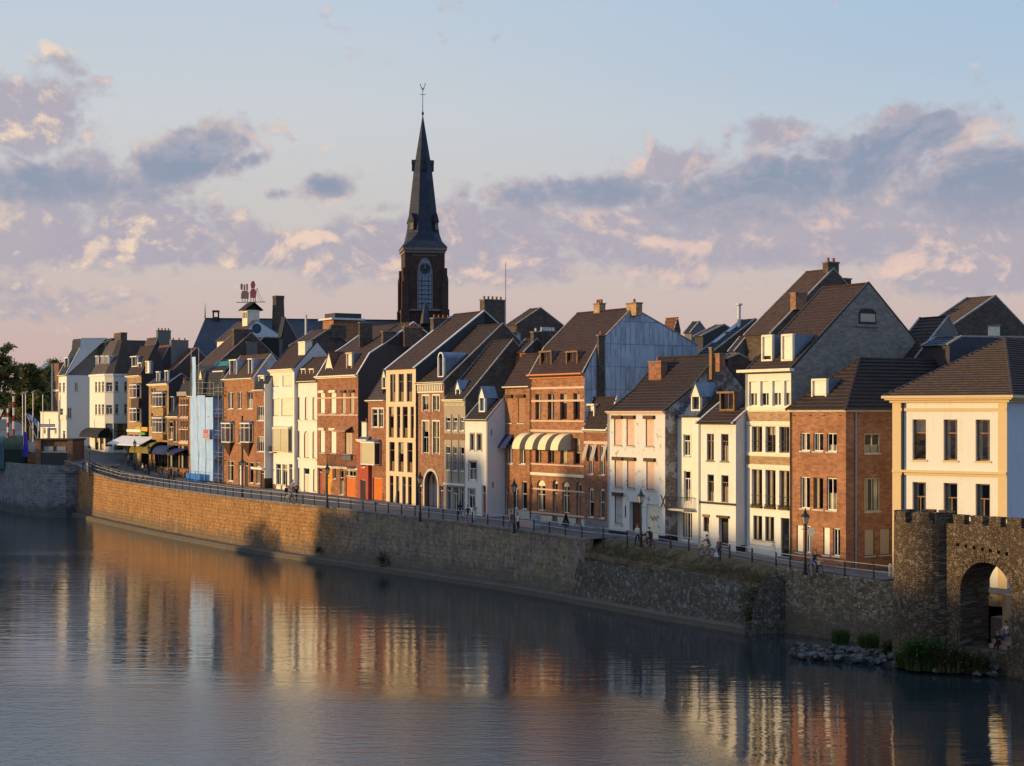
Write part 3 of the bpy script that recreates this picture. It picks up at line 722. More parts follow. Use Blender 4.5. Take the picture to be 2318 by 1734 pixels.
class House(Bld):
    """terraced house: facade on the street line, local x along the facade, y inward, z up"""
    def __init__(s, name, label, q, x0, x1, eave, wall, off=0.0, line=None, reveal=None, group='houses along the quay', cat='house', xe=None, rd=.18, base=None, depth=10.0, eave_abs=None):
        Ol, dl = line or (O, dS); nl = Vector((-dl.y, dl.x)); s.q = q
        P = []
        for x in (x0, x1):
            r_ = ray(q.x(x), H0).xy; Of = Ol-nl*off
            k = Of.dot(nl)/r_.dot(nl); P.append(r_*k)
        tmid = T((P[0]+P[1])/2); z0 = roadz(tmid) if base is None else base
        super().__init__(name, label, P[0], z0, math.atan2(dl.y, dl.x), cat, group)
        s.d, s.n = dl, nl; s.L = (P[1]-P[0]).length; s.P0, s.P1 = P; s.wall = wall; s.reveal = reveal or wall; s.rd = rd; s.depth = depth
        s.front = Panel(s, P[0], P[1], 0)
        xe = (x0+x1)/2 if xe is None else xe
        s.ze = s.front.solve(q.x(xe), q.y(eave))[1]; s.front.z1 = s.ze
        s.right = Panel(s, P[1], P[1]+s.n*depth, s.ze, flip=True); s.right.n = -s.d
    def gable_pt(s, px, py, u=None):                     # pixel on the gable plane at x = u -> (y, z)
        u = s.L if u is None else u; r_ = ray(px, py); Q = s.P0+s.d*u; k = Q.dot(s.d)/r_.xy.dot(s.d); P = r_.xy*k
        return (P-Q).dot(s.n), HC+r_.z*k-s.z0
    def roof(s, pts, mat, side='R', q=None, sym=True, verge=VERGE, back=None, over=.22, courses=True, vw=.16, gmat=None, rise=.055):
        q = q or s.q; u = s.L if side == 'R' else 0.0
        prof = [(0.0, s.ze)]+[s.gable_pt(*q.p(p), u) for p in pts]
        for i in range(1, len(prof)):                       # keep the section monotone
            prof[i] = (max(prof[i][0], prof[i-1][0]+.15), max(prof[i][1], prof[i-1][1]+.0))
        yr, zr_ = prof[-1]; full = list(prof)
        if back is not None: full.append(back)
        elif sym:
            for y, z in prof[::-1][1:]: full.append((2*yr-y, z))
        s.prof = prof; s.full = full; D = full[-1][0]; s.depth = D
        mb = MB()
        slopes = list(zip(full, full[1:])); s.slopes = slopes
        ext = (-over, prof[0][1]-over*min(1.2, (prof[1][1]-prof[0][1])/max(.2, prof[1][0]-prof[0][0]))*.6)
        for i, (a, b) in enumerate(slopes):
            if i == 0: a = ext
            L_ = math.hypot(b[0]-a[0], b[1]-a[1]); n_ = max(1, int(L_/.40)) if courses and i < len(prof)-1 else 1
            ny, nz = -(b[1]-a[1])/L_, (b[0]-a[0])/L_
            for k in range(n_):
                p = (a[0]+(b[0]-a[0])*k/n_, a[1]+(b[1]-a[1])*k/n_); r_ = (a[0]+(b[0]-a[0])*(k+1)/n_, a[1]+(b[1]-a[1])*(k+1)/n_)
                lift = rise if n_ > 1 else 0.0
                pl = (p[0]+ny*(lift+.03), p[1]+nz*(lift+.03)); ru = (r_[0]+ny*.03, r_[1]+nz*.03); pb = (p[0]+ny*.03, p[1]+nz*.03)
                mb.face([(0, *pl), (s.L, *pl), (s.L, *ru), (0, *ru)])
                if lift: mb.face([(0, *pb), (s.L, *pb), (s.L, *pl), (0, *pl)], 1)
        mb.box((0, yr-.12, zr_+.0), (s.L, yr+.12, zr_+.10))
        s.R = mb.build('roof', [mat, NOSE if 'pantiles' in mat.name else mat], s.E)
        if verge:
            for u0, u1 in ((-.03, vw-.03), (s.L-vw+.03, s.L+.03)):
                vb = MB()
                for i, (a, b) in enumerate(zip(full, full[1:])):
                    if i == 0: a = ext
                    vb.prism([(a[0], a[1]+.02), (b[0], b[1]+.02), (b[0], b[1]+.16), (a[0], a[1]+.16)], lambda y, z, u0=u0: (u0, y, z), lambda y, z, u1=u1: (u1, y, z))
                vb.build('verge', verge, s.R)
        s.gmat = gmat
    def hipfront(s, apex, mat, q=None, u=None, depth=14, over=.3, ridge_mat=None):
        q = q or s.q; u = s.L/2 if u is None else u
        ya, za = s.gable_pt(*q.p(apex), u); s.prof = [(0, s.ze), (ya, za)]; s.full = [(0, s.ze), (depth, s.ze)]; s.depth = depth; s.gmat = None
        mb = MB(); e = s.ze+.03
        def fan(c0, c1, t0, t1):
            c0, c1, t0, t1 = map(Vector, (c0, c1, t0, t1)); n_ = max(4, int(max((t0-c0).length, (t1-c1).length)/.48))
            nn = (c1-c0).cross(t0-c0).normalized(); nn = -nn if nn.z < 0 else nn
            for k in range(n_):
                a, b = c0.lerp(t0, k/n_), c1.lerp(t1, k/n_); c, d = c1.lerp(t1, (k+1)/n_), c0.lerp(t0, (k+1)/n_)
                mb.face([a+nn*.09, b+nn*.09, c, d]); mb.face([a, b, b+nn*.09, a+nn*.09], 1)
        A = (u, ya, za); Bk = (u, depth, za)
        c = [(-over, -over, e), (s.L+over, -over, e), (s.L+over, depth, e), (-over, depth, e)]
        fan(c[0], c[1], A, A); fan(c[1], c[2], A, Bk); fan(c[3], c[0], Bk, A)
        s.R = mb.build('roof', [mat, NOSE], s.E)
        hb = MB(); r_ = .11
        hb.tube([c[0], A], r_); hb.tube([c[1], A], r_); hb.tube([A, Bk], r_); hb.build('ridge_tiles', ridge_mat or mat, s.R)
    def auto(s, q, x0, x1, y0, y1):                      # depth at which the foot of a roof feature meets the slope
        y = .05
        while y < s.prof[-1][0]:
            z0 = Panel(s, s.P0+s.n*y, s.P1+s.n*y, 99).rect(q.x(x0), q.x(x1), q.y(y0), q.y(y1))[2]
            if z0 <= profile_z(s.prof, y)+.05: return y
            y += .1
        return s.prof[-1][0]-.2
    def cornice(s, h=.28, dep=.28, mat=WHITE, top=0.06, name='cornice', steps=2):
        mb = MB()
        for i in range(steps):
            f = (steps-i)/steps
            z1 = s.ze+top-h*i/steps; z0 = s.ze+top-h*(i+1)/steps
            mb.box((-.06*f, -dep*f, z0), (s.L+.06*f, -.002, z1-(.0 if i == 0 else .003)))
        return mb.build(name, mat, s.E)
    def dentils(s, q, y0, y1, xr, mat, dep=.12, wd=.18, gap=.2):
        z0 = s.front.solve(q.x(xr), q.y(y1))[1]; z1 = s.front.solve(q.x(xr), q.y(y0))[1]; mb = MB(); u = .1
        while u+wd < s.L: mb.box((u, -dep, z0), (u+wd, -.002, z1)); u += wd+gap
        mb.build('dentil_course', mat, s.E)
    def pipe(s, u, z0=0, z1=None, mat=None, r=.05):
        mb = MB(); z1 = s.ze if z1 is None else z1; mb.tube([(u, -.10, z0), (u, -.10, z1)], r, 6); return mb.build('drainpipe', mat or GREYP, s.E)
    def dormer(s, q, x0, x1, y0, y1, cheek=ZINC, face=WHITE, kind='flat', yy=.5, roofm=None, nc=2, tr=0, blind=0, glass=True, ov=.10, fb=.12, cap=None):
        yy = s.auto(q, x0, x1, y0, y1) if yy == 'auto' else yy
        pn = Panel(s, s.P0+s.n*yy, s.P1+s.n*yy, 99)
        a0, a1, z0, z1 = pn.rect(q.x(x0), q.x(x1), q.y(y0), q.y(y1))
        wd = a1-a0; rise = {'flat': 0, 'gable': wd*.55, 'round': wd*.5, 'steep': wd*.9}[kind]; zs = z1-rise
        def back(z):                                       # where height z meets the roof
            for a, b in zip(s.prof, s.prof[1:]):
                if min(a[1], b[1]) <= z <= max(a[1], b[1]) and b[1] != a[1]: return a[0]+(b[0]-a[0])*(z-a[1])/(b[1]-a[1])
            return s.prof[-1][0]
        mb = MB(); zb = min(z0, profile_z(s.prof, yy))-.1
        if kind == 'flat': sec = [(a0, zb), (a1, zb), (a1, z1), (a0, z1)]
        elif kind in ('gable', 'steep'): sec = [(a0, zb), (a1, zb), (a1, zs), ((a0+a1)/2, z1), (a0, zs)]
        else: sec = [(a0, zb), (a1, zb)]+[((a0+a1)/2+wd/2*math.cos(t*math.pi/8), zs+rise*math.sin(t*math.pi/8)) for t in range(9)]
        yb = max(yy+.3, back(z1-.05)+.1)
        k = len(sec)
        for i in range(k):
            (u, z), (v, y) = sec[i], sec[(i+1) % k]
            mb.face([(u, yy+.06, z), (v, yy+.06, y), (v, yb, y), (u, yb, z)])
        o = mb.build('dormer', cheek, s.E)
        # front: frame ring round a glazed opening
        fbm = MB(); f = min(fb, wd*.2)
        fbm.box((a0-.02, yy-.02, z0-.02), (a1+.02, yy+.22, z0+f)); fbm.box((a0-.02, yy-.02, z0+f), (a0+f, yy+.22, zs)); fbm.box((a1-f, yy-.02, z0+f), (a1+.02, yy+.22, zs))
        if kind == 'flat': fbm.box((a0-ov, yy-ov, zs-f), (a1+ov, yy+.3, zs+.04))
        elif kind == 'round':
            arc = [((a0+a1)/2+wd/2*math.cos(t*math.pi/10), zs+rise*math.sin(t*math.pi/10)) for t in range(11)]
            arci = [((a0+a1)/2+(wd/2-f)*math.cos(t*math.pi/10), zs+(rise-f)*math.sin(t*math.pi/10)) for t in range(11)]
            for i in range(10): fbm.prism([arc[i], arc[i+1], arci[i+1], arci[i]], lambda u, z: (u, yy-.02, z), lambda u, z: (u, yy+.06, z))
        else:
            fbm.prism([(a0-.02, zs-f), (a1+.02, zs-f), (a1+.02, zs), ((a0+a1)/2, z1), (a0-.02, zs)], lambda u, z: (u, yy-.02, z), lambda u, z: (u, yy+.06, z))
        for i in range(1, nc): u = a0+f+(wd-2*f)*i/nc; fbm.box((u-.03, yy+.14, z0+f), (u+.03, yy+.19, zs))
        if tr: fbm.box((a0+f, yy, z0+(zs-z0)*(1-tr)-.03), (a1-f, yy+.05, z0+(zs-z0)*(1-tr)+.03))
        fbm.build('dormer_frame', face, o)
        pb = MB()
        if kind == 'round': pts_ = [(a0, z0), (a1, z0)]+[((a0+a1)/2+(wd/2-.02)*math.cos(t*math.pi/8), zs+(rise-.02)*math.sin(t*math.pi/8)) for t in range(9)]
        else: pts_ = [(a0, z0), (a1, z0), (a1, zs), (a0, zs)]
        pb.face([(u, yy+.18, z) for u, z in pts_])
        pb.build('pane' if glass else 'blind', GLASS if glass else BLINDW, o)
        if blind:
            bb = MB(); bb.box((a0+f, yy+.14, zs-(zs-z0)*blind), (a1-f, yy+.16, zs)); bb.build('blind', BLINDW, o)
        if kind in ('gable', 'steep'):
            rb = MB(); m_ = (a0+a1)/2
            for u in (a0-.1, a1+.1):
                zz = zs-.1*rise/(wd/2)
                rb.face([(u, yy-.1, zz+.05), (m_, yy-.1, z1+.06), (m_, yb, z1+.06), (u, yb, zz+.05)])
                rb.face([(u, yy-.1, zz), (m_, yy-.1, z1+.01), (m_, yy-.1, z1+.06), (u, yy-.1, zz+.05)])
            rb.build('dormer_roof', roofm or cheek, o)
        return o
    def chimney(s, q, x0, x1, y0, y1, yy, mat, dep=.9, pots=2, cap=COPE, potm=RUSTW):
        yy = s.auto(q, x0, x1, y0, y1) if yy == 'auto' else yy
        pn = Panel(s, s.P0+s.n*yy, s.P1+s.n*yy, 99)
        a0, a1, z0, z1 = pn.rect(q.x(x0), q.x(x1), q.y(y0), q.y(y1))
        mb = MB(); mb.box((a0, yy, z0-.4), (a1, yy+dep, z1)); o = mb.build('chimney', mat, s.E)
        cb = MB(); cb.box((a0-.06, yy-.06, z1+.002), (a1+.06, yy+dep+.06, z1+.12)); cb.build('chimney_cap', cap, o)
        for i in range(pots):
            pb = MB(); c = ((a0+a1)/2, yy+dep*(i+.5)/pots, z1+.12) if dep > a1-a0 else (a0+(a1-a0)*(i+.5)/pots, yy+dep/2, z1+.12)
            pb.lathe([(.13, 0), (.11, .3), (.14, .34), (.10, .36)], c, 8); pb.build('chimney_pot', potm, o)
        return o
    def stack(s, q, xl, xr_, y0, y1, u, mat, wd=.6, pots=3, cap=COPE, potm=RUSTW):
        """chimney whose long side faces the gable end: pixel span is read on the gable plane x=u"""
        ya, _ = s.gable_pt(q.x(xl), q.y(y0), u); yb, _ = s.gable_pt(q.x(xr_), q.y(y0), u); m_ = (xl+xr_)/2
        z1 = s.gable_pt(q.x(m_), q.y(y0), u)[1]; z0 = s.gable_pt(q.x(m_), q.y(y1), u)[1]
        mb = MB(); mb.box((u-wd, ya, z0), (u, yb, z1)); o = mb.build('chimney', mat, s.E)
        cb = MB(); cb.box((u-wd-.06, ya-.06, z1+.002), (u+.06, yb+.06, z1+.13)); cb.build('chimney_cap', cap, o)
        for i in range(pots):
            pb = MB(); pb.lathe([(.13, 0), (.11, .3), (.14, .34), (.10, .36)], (u-wd/2, ya+(yb-ya)*(i+.5)/pots, z1+.13), 8); pb.build('chimney_pot', potm, o)
        return o
    def finish(s, side_mat=None, left_mat=None, plinth=None, plinth_h=.5):
        mb = MB(); s.front.mesh(mb, s.rd, 0)
        D = s.full[-1][0]; s.right.L = min(s.right.L, D) if s.right.holes else D
        if s.right.holes:
            s.right.P1 = s.right.P0+s.n*D; s.right.L = D; s.right.z1 = s.ze; s.right.mesh(mb, s.rd, 2)
            g = [(s.L, y, z) for y, z in s.full if True]
            if len(g) > 2: mb.face(g, 2)
        else:
            mb.face([(s.L, 0, -1.2)]+[(s.L, y, z) for y, z in s.full]+[(s.L, D, -1.2)], 2)
        mb.face([(0, 0, -1.2)]+[(0, y, z) for y, z in s.full]+[(0, D, -1.2)], 3)
        mb.face([(0, D, -1.2), (s.L, D, -1.2), (s.L, D, s.full[-1][1]), (0, D, s.full[-1][1])], 3)
        sm = side_mat or s.gmat or s.wall
        mb.build('wall', [s.wall, s.reveal, sm, left_mat or sm], s.E)
        if plinth:
            pb = MB(); hs = sorted([h for h in s.front.holes if h['z0'] < plinth_h], key=lambda h: h['a0']); u = 0.0
            for h in hs+[dict(a0=s.L+.03, a1=s.L+.03)]:
                if h['a0']-u > .05: pb.box((u, -.035, -1.2), (h['a0']-.003, -.002, plinth_h))
                u = h['a1']+.003
            pb.box((s.L+.002, .0, -1.2), (s.L+.03, D, plinth_h)); pb.build('plinth', plinth, s.E)
        return s
    def awning(s, q, x0, x1, y0, y1, out, mat, kind='barrel', matside=None, xr=None, name='awning', drop=None):
        a0, a1, z0, z1 = s.front.rect(q.x(x0), q.x(x1), q.y(y0), q.y(y1), q.x(xr) if xr else None); mb = MB()
        if kind == 'barrel':
            n_ = 9; arc = [(-out*math.sin(t*math.pi/2/n_), z0+(z1-z0)*math.cos(t*math.pi/2/n_)) for t in range(n_+1)]
        else: arc = [(-.02, z1), (-out, z0+.18), (-out, z0)]
        for (b0, c0), (b1, c1) in zip(arc, arc[1:]): mb.face([(a0, b0, c0), (a1, b0, c0), (a1, b1, c1), (a0, b1, c1)], 0)
        for u in (a0, a1): mb.face([(u, -.01, z0 if kind == 'barrel' else z1)]+[(u, b, c) for b, c in arc], 1)
        return mb.build(name, [mat, matside or mat], s.E)
    def balcony(s, q, x0, x1, y0, y1, out, mat=BLACKP, slab=STONE, xr=None, nb=None):
        a0, a1, z0, z1 = s.front.rect(q.x(x0), q.x(x1), q.y(y0), q.y(y1), q.x(xr) if xr else None); mb = MB(); r_ = .02
        for z in (z0+.08, z1): mb.tube([(a0, 0, z), (a0, -out, z), (a1, -out, z), (a1, 0, z)], r_, 5)
        nb = nb or max(4, int((a1-a0)/.14))
        for i in range(nb+1): u = a0+(a1-a0)*i/nb; mb.tube([(u, -out, z0), (u, -out, z1)], .012, 4, cap=False)
        for i in range(1, 6):
            for u in (a0, a1): mb.tube([(u, -out*i/6, z0), (u, -out*i/6, z1)], .012, 4, cap=False)
        o = mb.build('balcony', mat, s.E)
        if slab: sb = MB(); sb.box((a0-.05, -out-.05, z0-.16), (a1+.05, -.002, z0)); sb.build('balcony_slab', slab, o)
        return o
# ------------------------------------------------------------------ wall and roof materials of the row
BR_RED = brick('red brown brick', (.25, .086, .036), (.36, .13, .054))
BR_OR = brick('orange brown brick', (.30, .112, .044), (.41, .165, .064))
BR_DK = brick('dark brown brick', (.13, .055, .03), (.20, .085, .045))
BR_OCH = brick('ochre brick', (.36, .20, .07), (.46, .27, .10))
BR_MIX = brick('mixed brown brick', (.23, .092, .045), (.36, .16, .082), amt=.4)
BR_SAND = brick('sand coloured brick', (.40, .24, .11), (.48, .30, .15), amt=.3)
BR_GREY = brick('grey gable brick', (.21, .185, .16), (.265, .235, .205), (.30, .27, .24), .3)
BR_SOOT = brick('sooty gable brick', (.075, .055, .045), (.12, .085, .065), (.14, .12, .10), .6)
PL_WHITE = plaster('white plaster', (.72, .68, .58))
PL_CREAM = plaster('cream plaster', (.75, .71, .60), amt=.3)
PL_PALE = plaster('pale and shade toned plaster', (.58, .58, .56), amt=.25)  # shade on white side walls put into the grey; also pots and pipes
PL_RED = plaster('red painted plaster', (.36, .075, .045), amt=.3)
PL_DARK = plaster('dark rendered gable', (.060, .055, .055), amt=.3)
PL_GREY = plaster('grey rendered wall', (.16, .155, .15), amt=.5)
WB_WHITE = brick('whitewashed brick', (.30, .25, .21), (.40, .33, .28), peel=((.66, .63, .57), .40), amt=.3)
WB_GABLE = brick('flaking whitewashed gable', (.16, .12, .11), (.22, .17, .15), peel=((.42, .40, .39), .52), amt=.3)
CONC = plaster('sand coloured concrete', (.66, .52, .34), amt=.18)
LIME = plaster('grey limestone front', (.36, .30, .22), amt=.4)
T_BR = tiles('brown pantiles', (.054, .029, .023))
T_DK = tiles('dark pantiles', (.036, .024, .021))
T_RED = tiles('red pantiles', (.17, .065, .035))
T_WORN = tiles('worn brown pantiles', (.085, .047, .031), lich=.2)
SL_NAVY = slate('blue black slate', (.030, .037, .055))
SL_BR = slate('brown grey slate', (.07, .05, .04), .3, .7)
SL_BLK = slate('black slate', (.022, .024, .03), .3, .7)
ORANGE = plain('orange door paint', (.62, .16, .02), .5, .12); YELLOW = plain('ochre door paint', (.66, .32, .04), .5, .12); REDD = plain('dark red door paint', (.30, .045, .03), .5, .15)
BLUED = plain('navy door paint', (.02, .035, .09), .45, .15); GREENP = plain('green paint', (.02, .10, .055), .5, .2)
AWN = plain('cream awning cloth', (.76, .66, .38), .85, .06); AWNS = plain('shaded awning side', (.50, .42, .30), .85, .08); NAVYC = plain('navy awning cloth', (.02, .03, .10), .85, .15)  # awning side is the same cream cloth, darkened for its shade
BLKC = plain('black awning cloth', (.015, .013, .012), .8, .2); YELC = plain('mustard awning cloth', (.20, .16, .03), .85, .15); DKGRN = plain('bottle green cloth', (.02, .035, .025), .85, .2)
ZSEAM = seams('zinc cladding', (.36, .42, .50), metal=.15); ZROOF = seams('zinc roof', (.10, .13, .17), .5)
OCORN = plain('orange cornice paint', (.55, .20, .07), .6, .1)
BLINDG = plain('brick brown shutter', (.34, .17, .08), .75, .1)
TAN = plain('tan blind', (.46, .36, .25), .75, .06)

# ---- far left corner --------------------------------------------------
h = House('white_house', 'low white house with a roof terrace beside the brown chimney wall, leftmost in the row', ZA, 60, 268, 995, PL_CREAM, off=.0, base=9.4)
h.front.win(ZA, [(98, 122), (225, 250)], 1180, 1250); h.front.door(ZA, [(140, 175)], 1180, 1330, DARKW)
h.roof([(330, 985)], SL_BLK, verge=None, courses=False); h.cornice(.2, .12, CREAMP); h.finish()
h = House('chimney_wall_house', 'narrow tall brown brick house end with one white edge, far left of the row', ZA, 196, 274, 425, BR_DK, off=-3.0, base=9.4)
h.roof([(330, 418)], SL_BLK, verge=None, courses=False); h.front.strip(ZA, 194, 206, 430, 1010, WHITE, .12); h.front.band(ZA, 735, 755, 240, WHITE, .1); h.finish()
h = House('white_house', 'tall white house with a steep black roof and broad blank side wall near the bridge', ZA, 272, 366, 568, PL_CREAM, off=1.2, base=9.4, rd=.12)
h.front.win(ZA, [(277, 300), (322, 345)], 652, 765, nc=1, frame=CREAMP, curtain=.3); h.front.win(ZA, [(290, 325)], 955, 1085, nc=1, frame=CREAMP); h.front.win(ZA, [(322, 350)], 1215, 1310, nc=1, frame=CREAMP)
h.roof([(525, 245), (534, 140), (830, 138)], SL_BLK, sym=False, verge=VERGEW, vw=.3)
h.front.band(ZA, 1030, 1085, 320, CREAMP, .1)
h.right.z1 = h.ze
h.right.win(ZA, [(458, 500)], 652, 748, frame=CREAMP, nc=2, tr=0, sill=GREYP, rd=.12); h.right.win(ZA, [(375, 425)], 945, 1075, frame=CREAMP, nc=2, tr=0, rd=.12)
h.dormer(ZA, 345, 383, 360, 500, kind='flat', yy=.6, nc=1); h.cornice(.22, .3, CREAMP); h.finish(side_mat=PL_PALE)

# white corner block with a splayed corner: its own plan
zc_ = lambda x, w_=0: (lambda r_, k: r_*k)(ray(x, H0).xy, (O-nS*(-w_)).dot(nS)/ray(x, H0).xy.dot(nS))
A_ = zc_(ZA.x(636), -.2); Bp = zc_(ZA.x(812), -.2); bd = (dS+nS).normalized()
def along(P, d, px):                                       # travel from P along d until it stands at pixel column px
    r_ = ray(px, H0).xy; n_ = Vector((-r_.y, r_.x)); return P+d*(-(P.dot(n_))/d.dot(n_))
Cp = along(Bp, bd, ZA.x(915)); Dp = Cp+nS*12; Ep = A_+nS*13.5
b = Bld('corner_house', 'white corner house with a splayed corner, mansard roof and black shop canopy', A_, 9.2, THETA, 'house', 'houses along the quay')
pA, pB, pC = Panel(b, A_, Bp, 0), Panel(b, Bp, Cp, 0), Panel(b, Cp, Dp, 0)
ze = pA.solve(ZA.x(720), ZA.y(570))[1]
for p_ in (pA, pB, pC): p_.z1 = ze
for r0, r1 in ((640, 765), (905, 1030)):
    pA.win(ZA, [(700, 722), (738, 765), (778, 806)], r0, r1, xr=750, nc=1, frame=CREAMP, curtain=.8)
    pB.win(ZA, [(826, 902)], r0+8, r1-5, frame=WHITE, nc=2, curtain=.3); pC.win(ZA, [(935, 975), (1040, 1078)], r0, r1-10, xr=955, frame=WHITE, nc=1, curtain=.3)
pB.win(ZA, [(822, 905)], 1130, 1400, nc=2, frame=DARKW, sill=None, tr=.3); pA.win(ZA, [(700, 740), (755, 800)], 1290, 1440, xr=750, nc=1, frame=DARKW, sill=None)
pC.win(ZA, [(922, 1075)], 1130, 1440, xr=960, nc=3, frame=BLACKP, sill=None)
mb = MB()
for p_ in (pA, pB, pC): p_.mesh(mb, .18)
for a_, c_ in ((Dp, Ep), (Ep, A_)): mb.face([b.loc(a_, -1.5), b.loc(c_, -1.5), b.loc(c_, ze), b.loc(a_, ze)])
mb.build('wall', [PL_CREAM, PL_PALE], b.E)
ring = [A_, Bp, Cp, Dp, Ep]; ctr = sum(ring, Vector((0, 0)))/5
zt_ = ze+(pA.solve(ZA.x(750), ZA.y(570))[1]-0)*0+6.0
top = [p_.lerp(ctr, .48) for p_ in ring]; rb = MB()
for i in range(5):
    j = (i+1) % 5; n_ = 16
    for k in range(n_):
        p0, p1 = ring[i].lerp(top[i], k/n_), ring[j].lerp(top[j], k/n_); q0_, q1_ = ring[i].lerp(top[i], (k+1)/n_), ring[j].lerp(top[j], (k+1)/n_)
        za, zb = ze+(zt_-ze)*k/n_, ze+(zt_-ze)*(k+1)/n_
        rb.face([b.loc(p0, za+.05), b.loc(p1, za+.05), b.loc(q1_, zb), b.loc(q0_, zb)]); rb.face([b.loc(p0, za), b.loc(p1, za), b.loc(p1, za+.05), b.loc(p0, za+.05)])
rb.face([b.loc(p_, zt_) for p_ in top]); rb.build('roof', SL_BR, b.E)
cb = MB(); big = [ctr+(p_-ctr)*1.03 for p_ in ring]
for i in range(5):
    j = (i+1) % 5; cb.face([b.loc(big[i], ze+.22), b.loc(big[j], ze+.22), b.loc(big[j], ze-.12), b.loc(big[i], ze-.12)]); cb.face([b.loc(big[i], ze-.12), b.loc(big[j], ze-.12), b.loc(ring[j], ze-.12), b.loc(ring[i], ze-.12)])
    cb.face([b.loc(big[i], ze+.22), b.loc(big[j], ze+.22), b.loc(ring[j], ze+.22), b.loc(ring[i], ze+.22)])
cb.build('cornice', WHITE, b.E)
for x0, x1 in ((650, 684), (712, 750), (766, 805)):         # roof dormers
    a0, a1, z0, z1 = pA.rect(ZA.x(x0), ZA.x(x1), ZA.y(345), ZA.y(495)); db = MB()
    db.box((a0, .9, z0), (a1, 3.6, z1), fn=pA.M); o = db.build('dormer', ZINCL, b.E)
    fb = MB(); fb.box((a0-.1, .7, z1), (a1+.1, 3.7, z1+.12), fn=pA.M); fb.box((a0, .84, z0), (a0+.12, .895, z1), fn=pA.M); fb.box((a1-.12, .84, z0), (a1, .895, z1), fn=pA.M); fb.build('dormer_frame', WHITE, o)
    pb = MB(); pb.face([pA.M(a0+.12, .88, z0+.1), pA.M(a1-.12, .88, z0+.1), pA.M(a1-.12, .88, z1-.05), pA.M(a0+.12, .88, z1-.05)]); pb.build('pane', GLASS, o)
a0, a1, z0, z1 = pA.rect(ZA.x(640), ZA.x(850), ZA.y(1180), ZA.y(1290)); ab = MB(); n_ = 8
arc = [(-1.9*math.sin(t*math.pi/2/n_), z0+(z1-z0)*math.cos(t*math.pi/2/n_)) for t in range(n_+1)]
for (b0, c0), (b1_, c1) in zip(arc, arc[1:]): ab.face([pA.M(a0, b0, c0), pA.M(a1+.6, b0, c0), pA.M(a1+.6, b1_, c1), pA.M(a0, b1_, c1)])
for u in (a0, a1+.6): ab.face([pA.M(u, -.02, z0)]+[pA.M(u, *q) for q in arc])
ab.build('awning', BLKC, b.E)

# ---- the narrow houses of the square ---------------------------------
h = House('brick_house', 'ochre brick house with two stacked white bay windows above a white shop front', ZA, 1078, 1241, 575, BR_OCH, off=.3, xe=1150)
h.front.bay(ZB, 272, 372, 575, 770, .7, WHITE, nc=2); h.front.bay(ZB, 272, 372, 915, 1115, .7, WHITE, nc=2)
h.front.strip(ZB, 275, 385, 780, 905, DARKW, .5, 'balcony_panel')
h.front.win(ZB, [(405, 460)], 580, 765, nc=1, frame=BROWNW); h.front.win(ZB, [(405, 460)], 930, 1150, nc=1, frame=BROWNW)
h.front.sign(ZB, 300, 380, 1185, 1240, plain('dull yellow sign', (.40, .36, .06), .6, .1)); h.front.sign(ZB, 390, 478, 1190, 1250, plain('amber sign', (.65, .33, .03), .6, .1))
h.front.sign(ZB, 395, 455, 1265, 1300, plain('green sign', (.08, .30, .06), .6, .1), .3)
h.front.win(ZB, [(200, 265), (285, 345), (370, 480)], 1290, 1720, xr=330, nc=1, frame=WHITE, sill=None); h.front.band(ZB, 1225, 1260, 330, WHITE, .15)
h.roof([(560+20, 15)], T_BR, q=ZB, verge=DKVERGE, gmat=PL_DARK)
h.dormer(ZA, 1130, 1195, 345, 465, kind='flat', nc=2, ov=.25); h.dormer(ZA, 1205, 1241, 420, 525, kind='flat', nc=1); h.dormer(ZB, 445, 497, 240, 410, kind='flat', nc=1, face=CREAMP, glass=False)
h.cornice(.3, .45, CREAMP); h.finish()
h.awning(ZC, 670, 1185, 190, 330, 2.6, plain('white market awning', (.66, .66, .66), .8, .12), 'flat')
h = House('brick_house', 'ochre brick house with slate mansard, two white dormers and stacked white bay windows', ZB, 490, 775, 570, BR_OCH, off=.3, xe=620)
h.front.win(ZB, [(520, 550), (560, 585)], 620, 880, nc=1, xr=550, frame=CREAMP); h.front.win(ZB, [(520, 550), (560, 585)], 980, 1190, xr=550, nc=1, frame=CREAMP)
h.front.bay(ZB, 600, 745, 690, 900, .7, WHITE, nc=3); h.front.bay(ZB, 600, 745, 1050, 1270, .7, WHITE, nc=3); h.front.strip(ZB, 600, 740, 910, 1035, BR_OCH, .5, 'bay_apron')
h.front.strip(ZB, 590, 745, 1285, 1370, BR_OCH, .6, 'bay_apron')
h.front.door(ZB, [(520, 560)], 1400, 1760, DARKW); h.front.win(ZB, [(575, 760)], 1400, 1765, nc=4, frame=DARKW, sill=None, tr=.2)
h.roof([(965, 425)], SL_NAVY, q=ZB, verge=VERGE, gmat=PL_DARK)
h.dormer(ZB, 600, 640, 390, 555, kind='flat', nc=1, cheek=SL_NAVY); h.dormer(ZB, 722, 765, 375, 555, kind='flat', nc=1, cheek=SL_NAVY)
h.cornice(.3, .4, CREAMP); h.finish()
h.awning(ZC, 960, 1270, 275, 450, 1.9, YELC, 'barrel', DKGRN)
h = House('brick_house', 'small brown house with grey roller shutters set low between two taller brick fronts', ZB, 765, 930, 1040, BR_DK, off=.3)
h.front.win(ZB, [(780, 835)], 1110, 1370, nc=2, frame=WHITE); h.front.win(ZB, [(850, 905)], 1090, 1400, nc=1, frame=BROWNW); h.front.win(ZB, [(772, 925)], 1450, 1775, nc=3, frame=DARKW, sill=None)
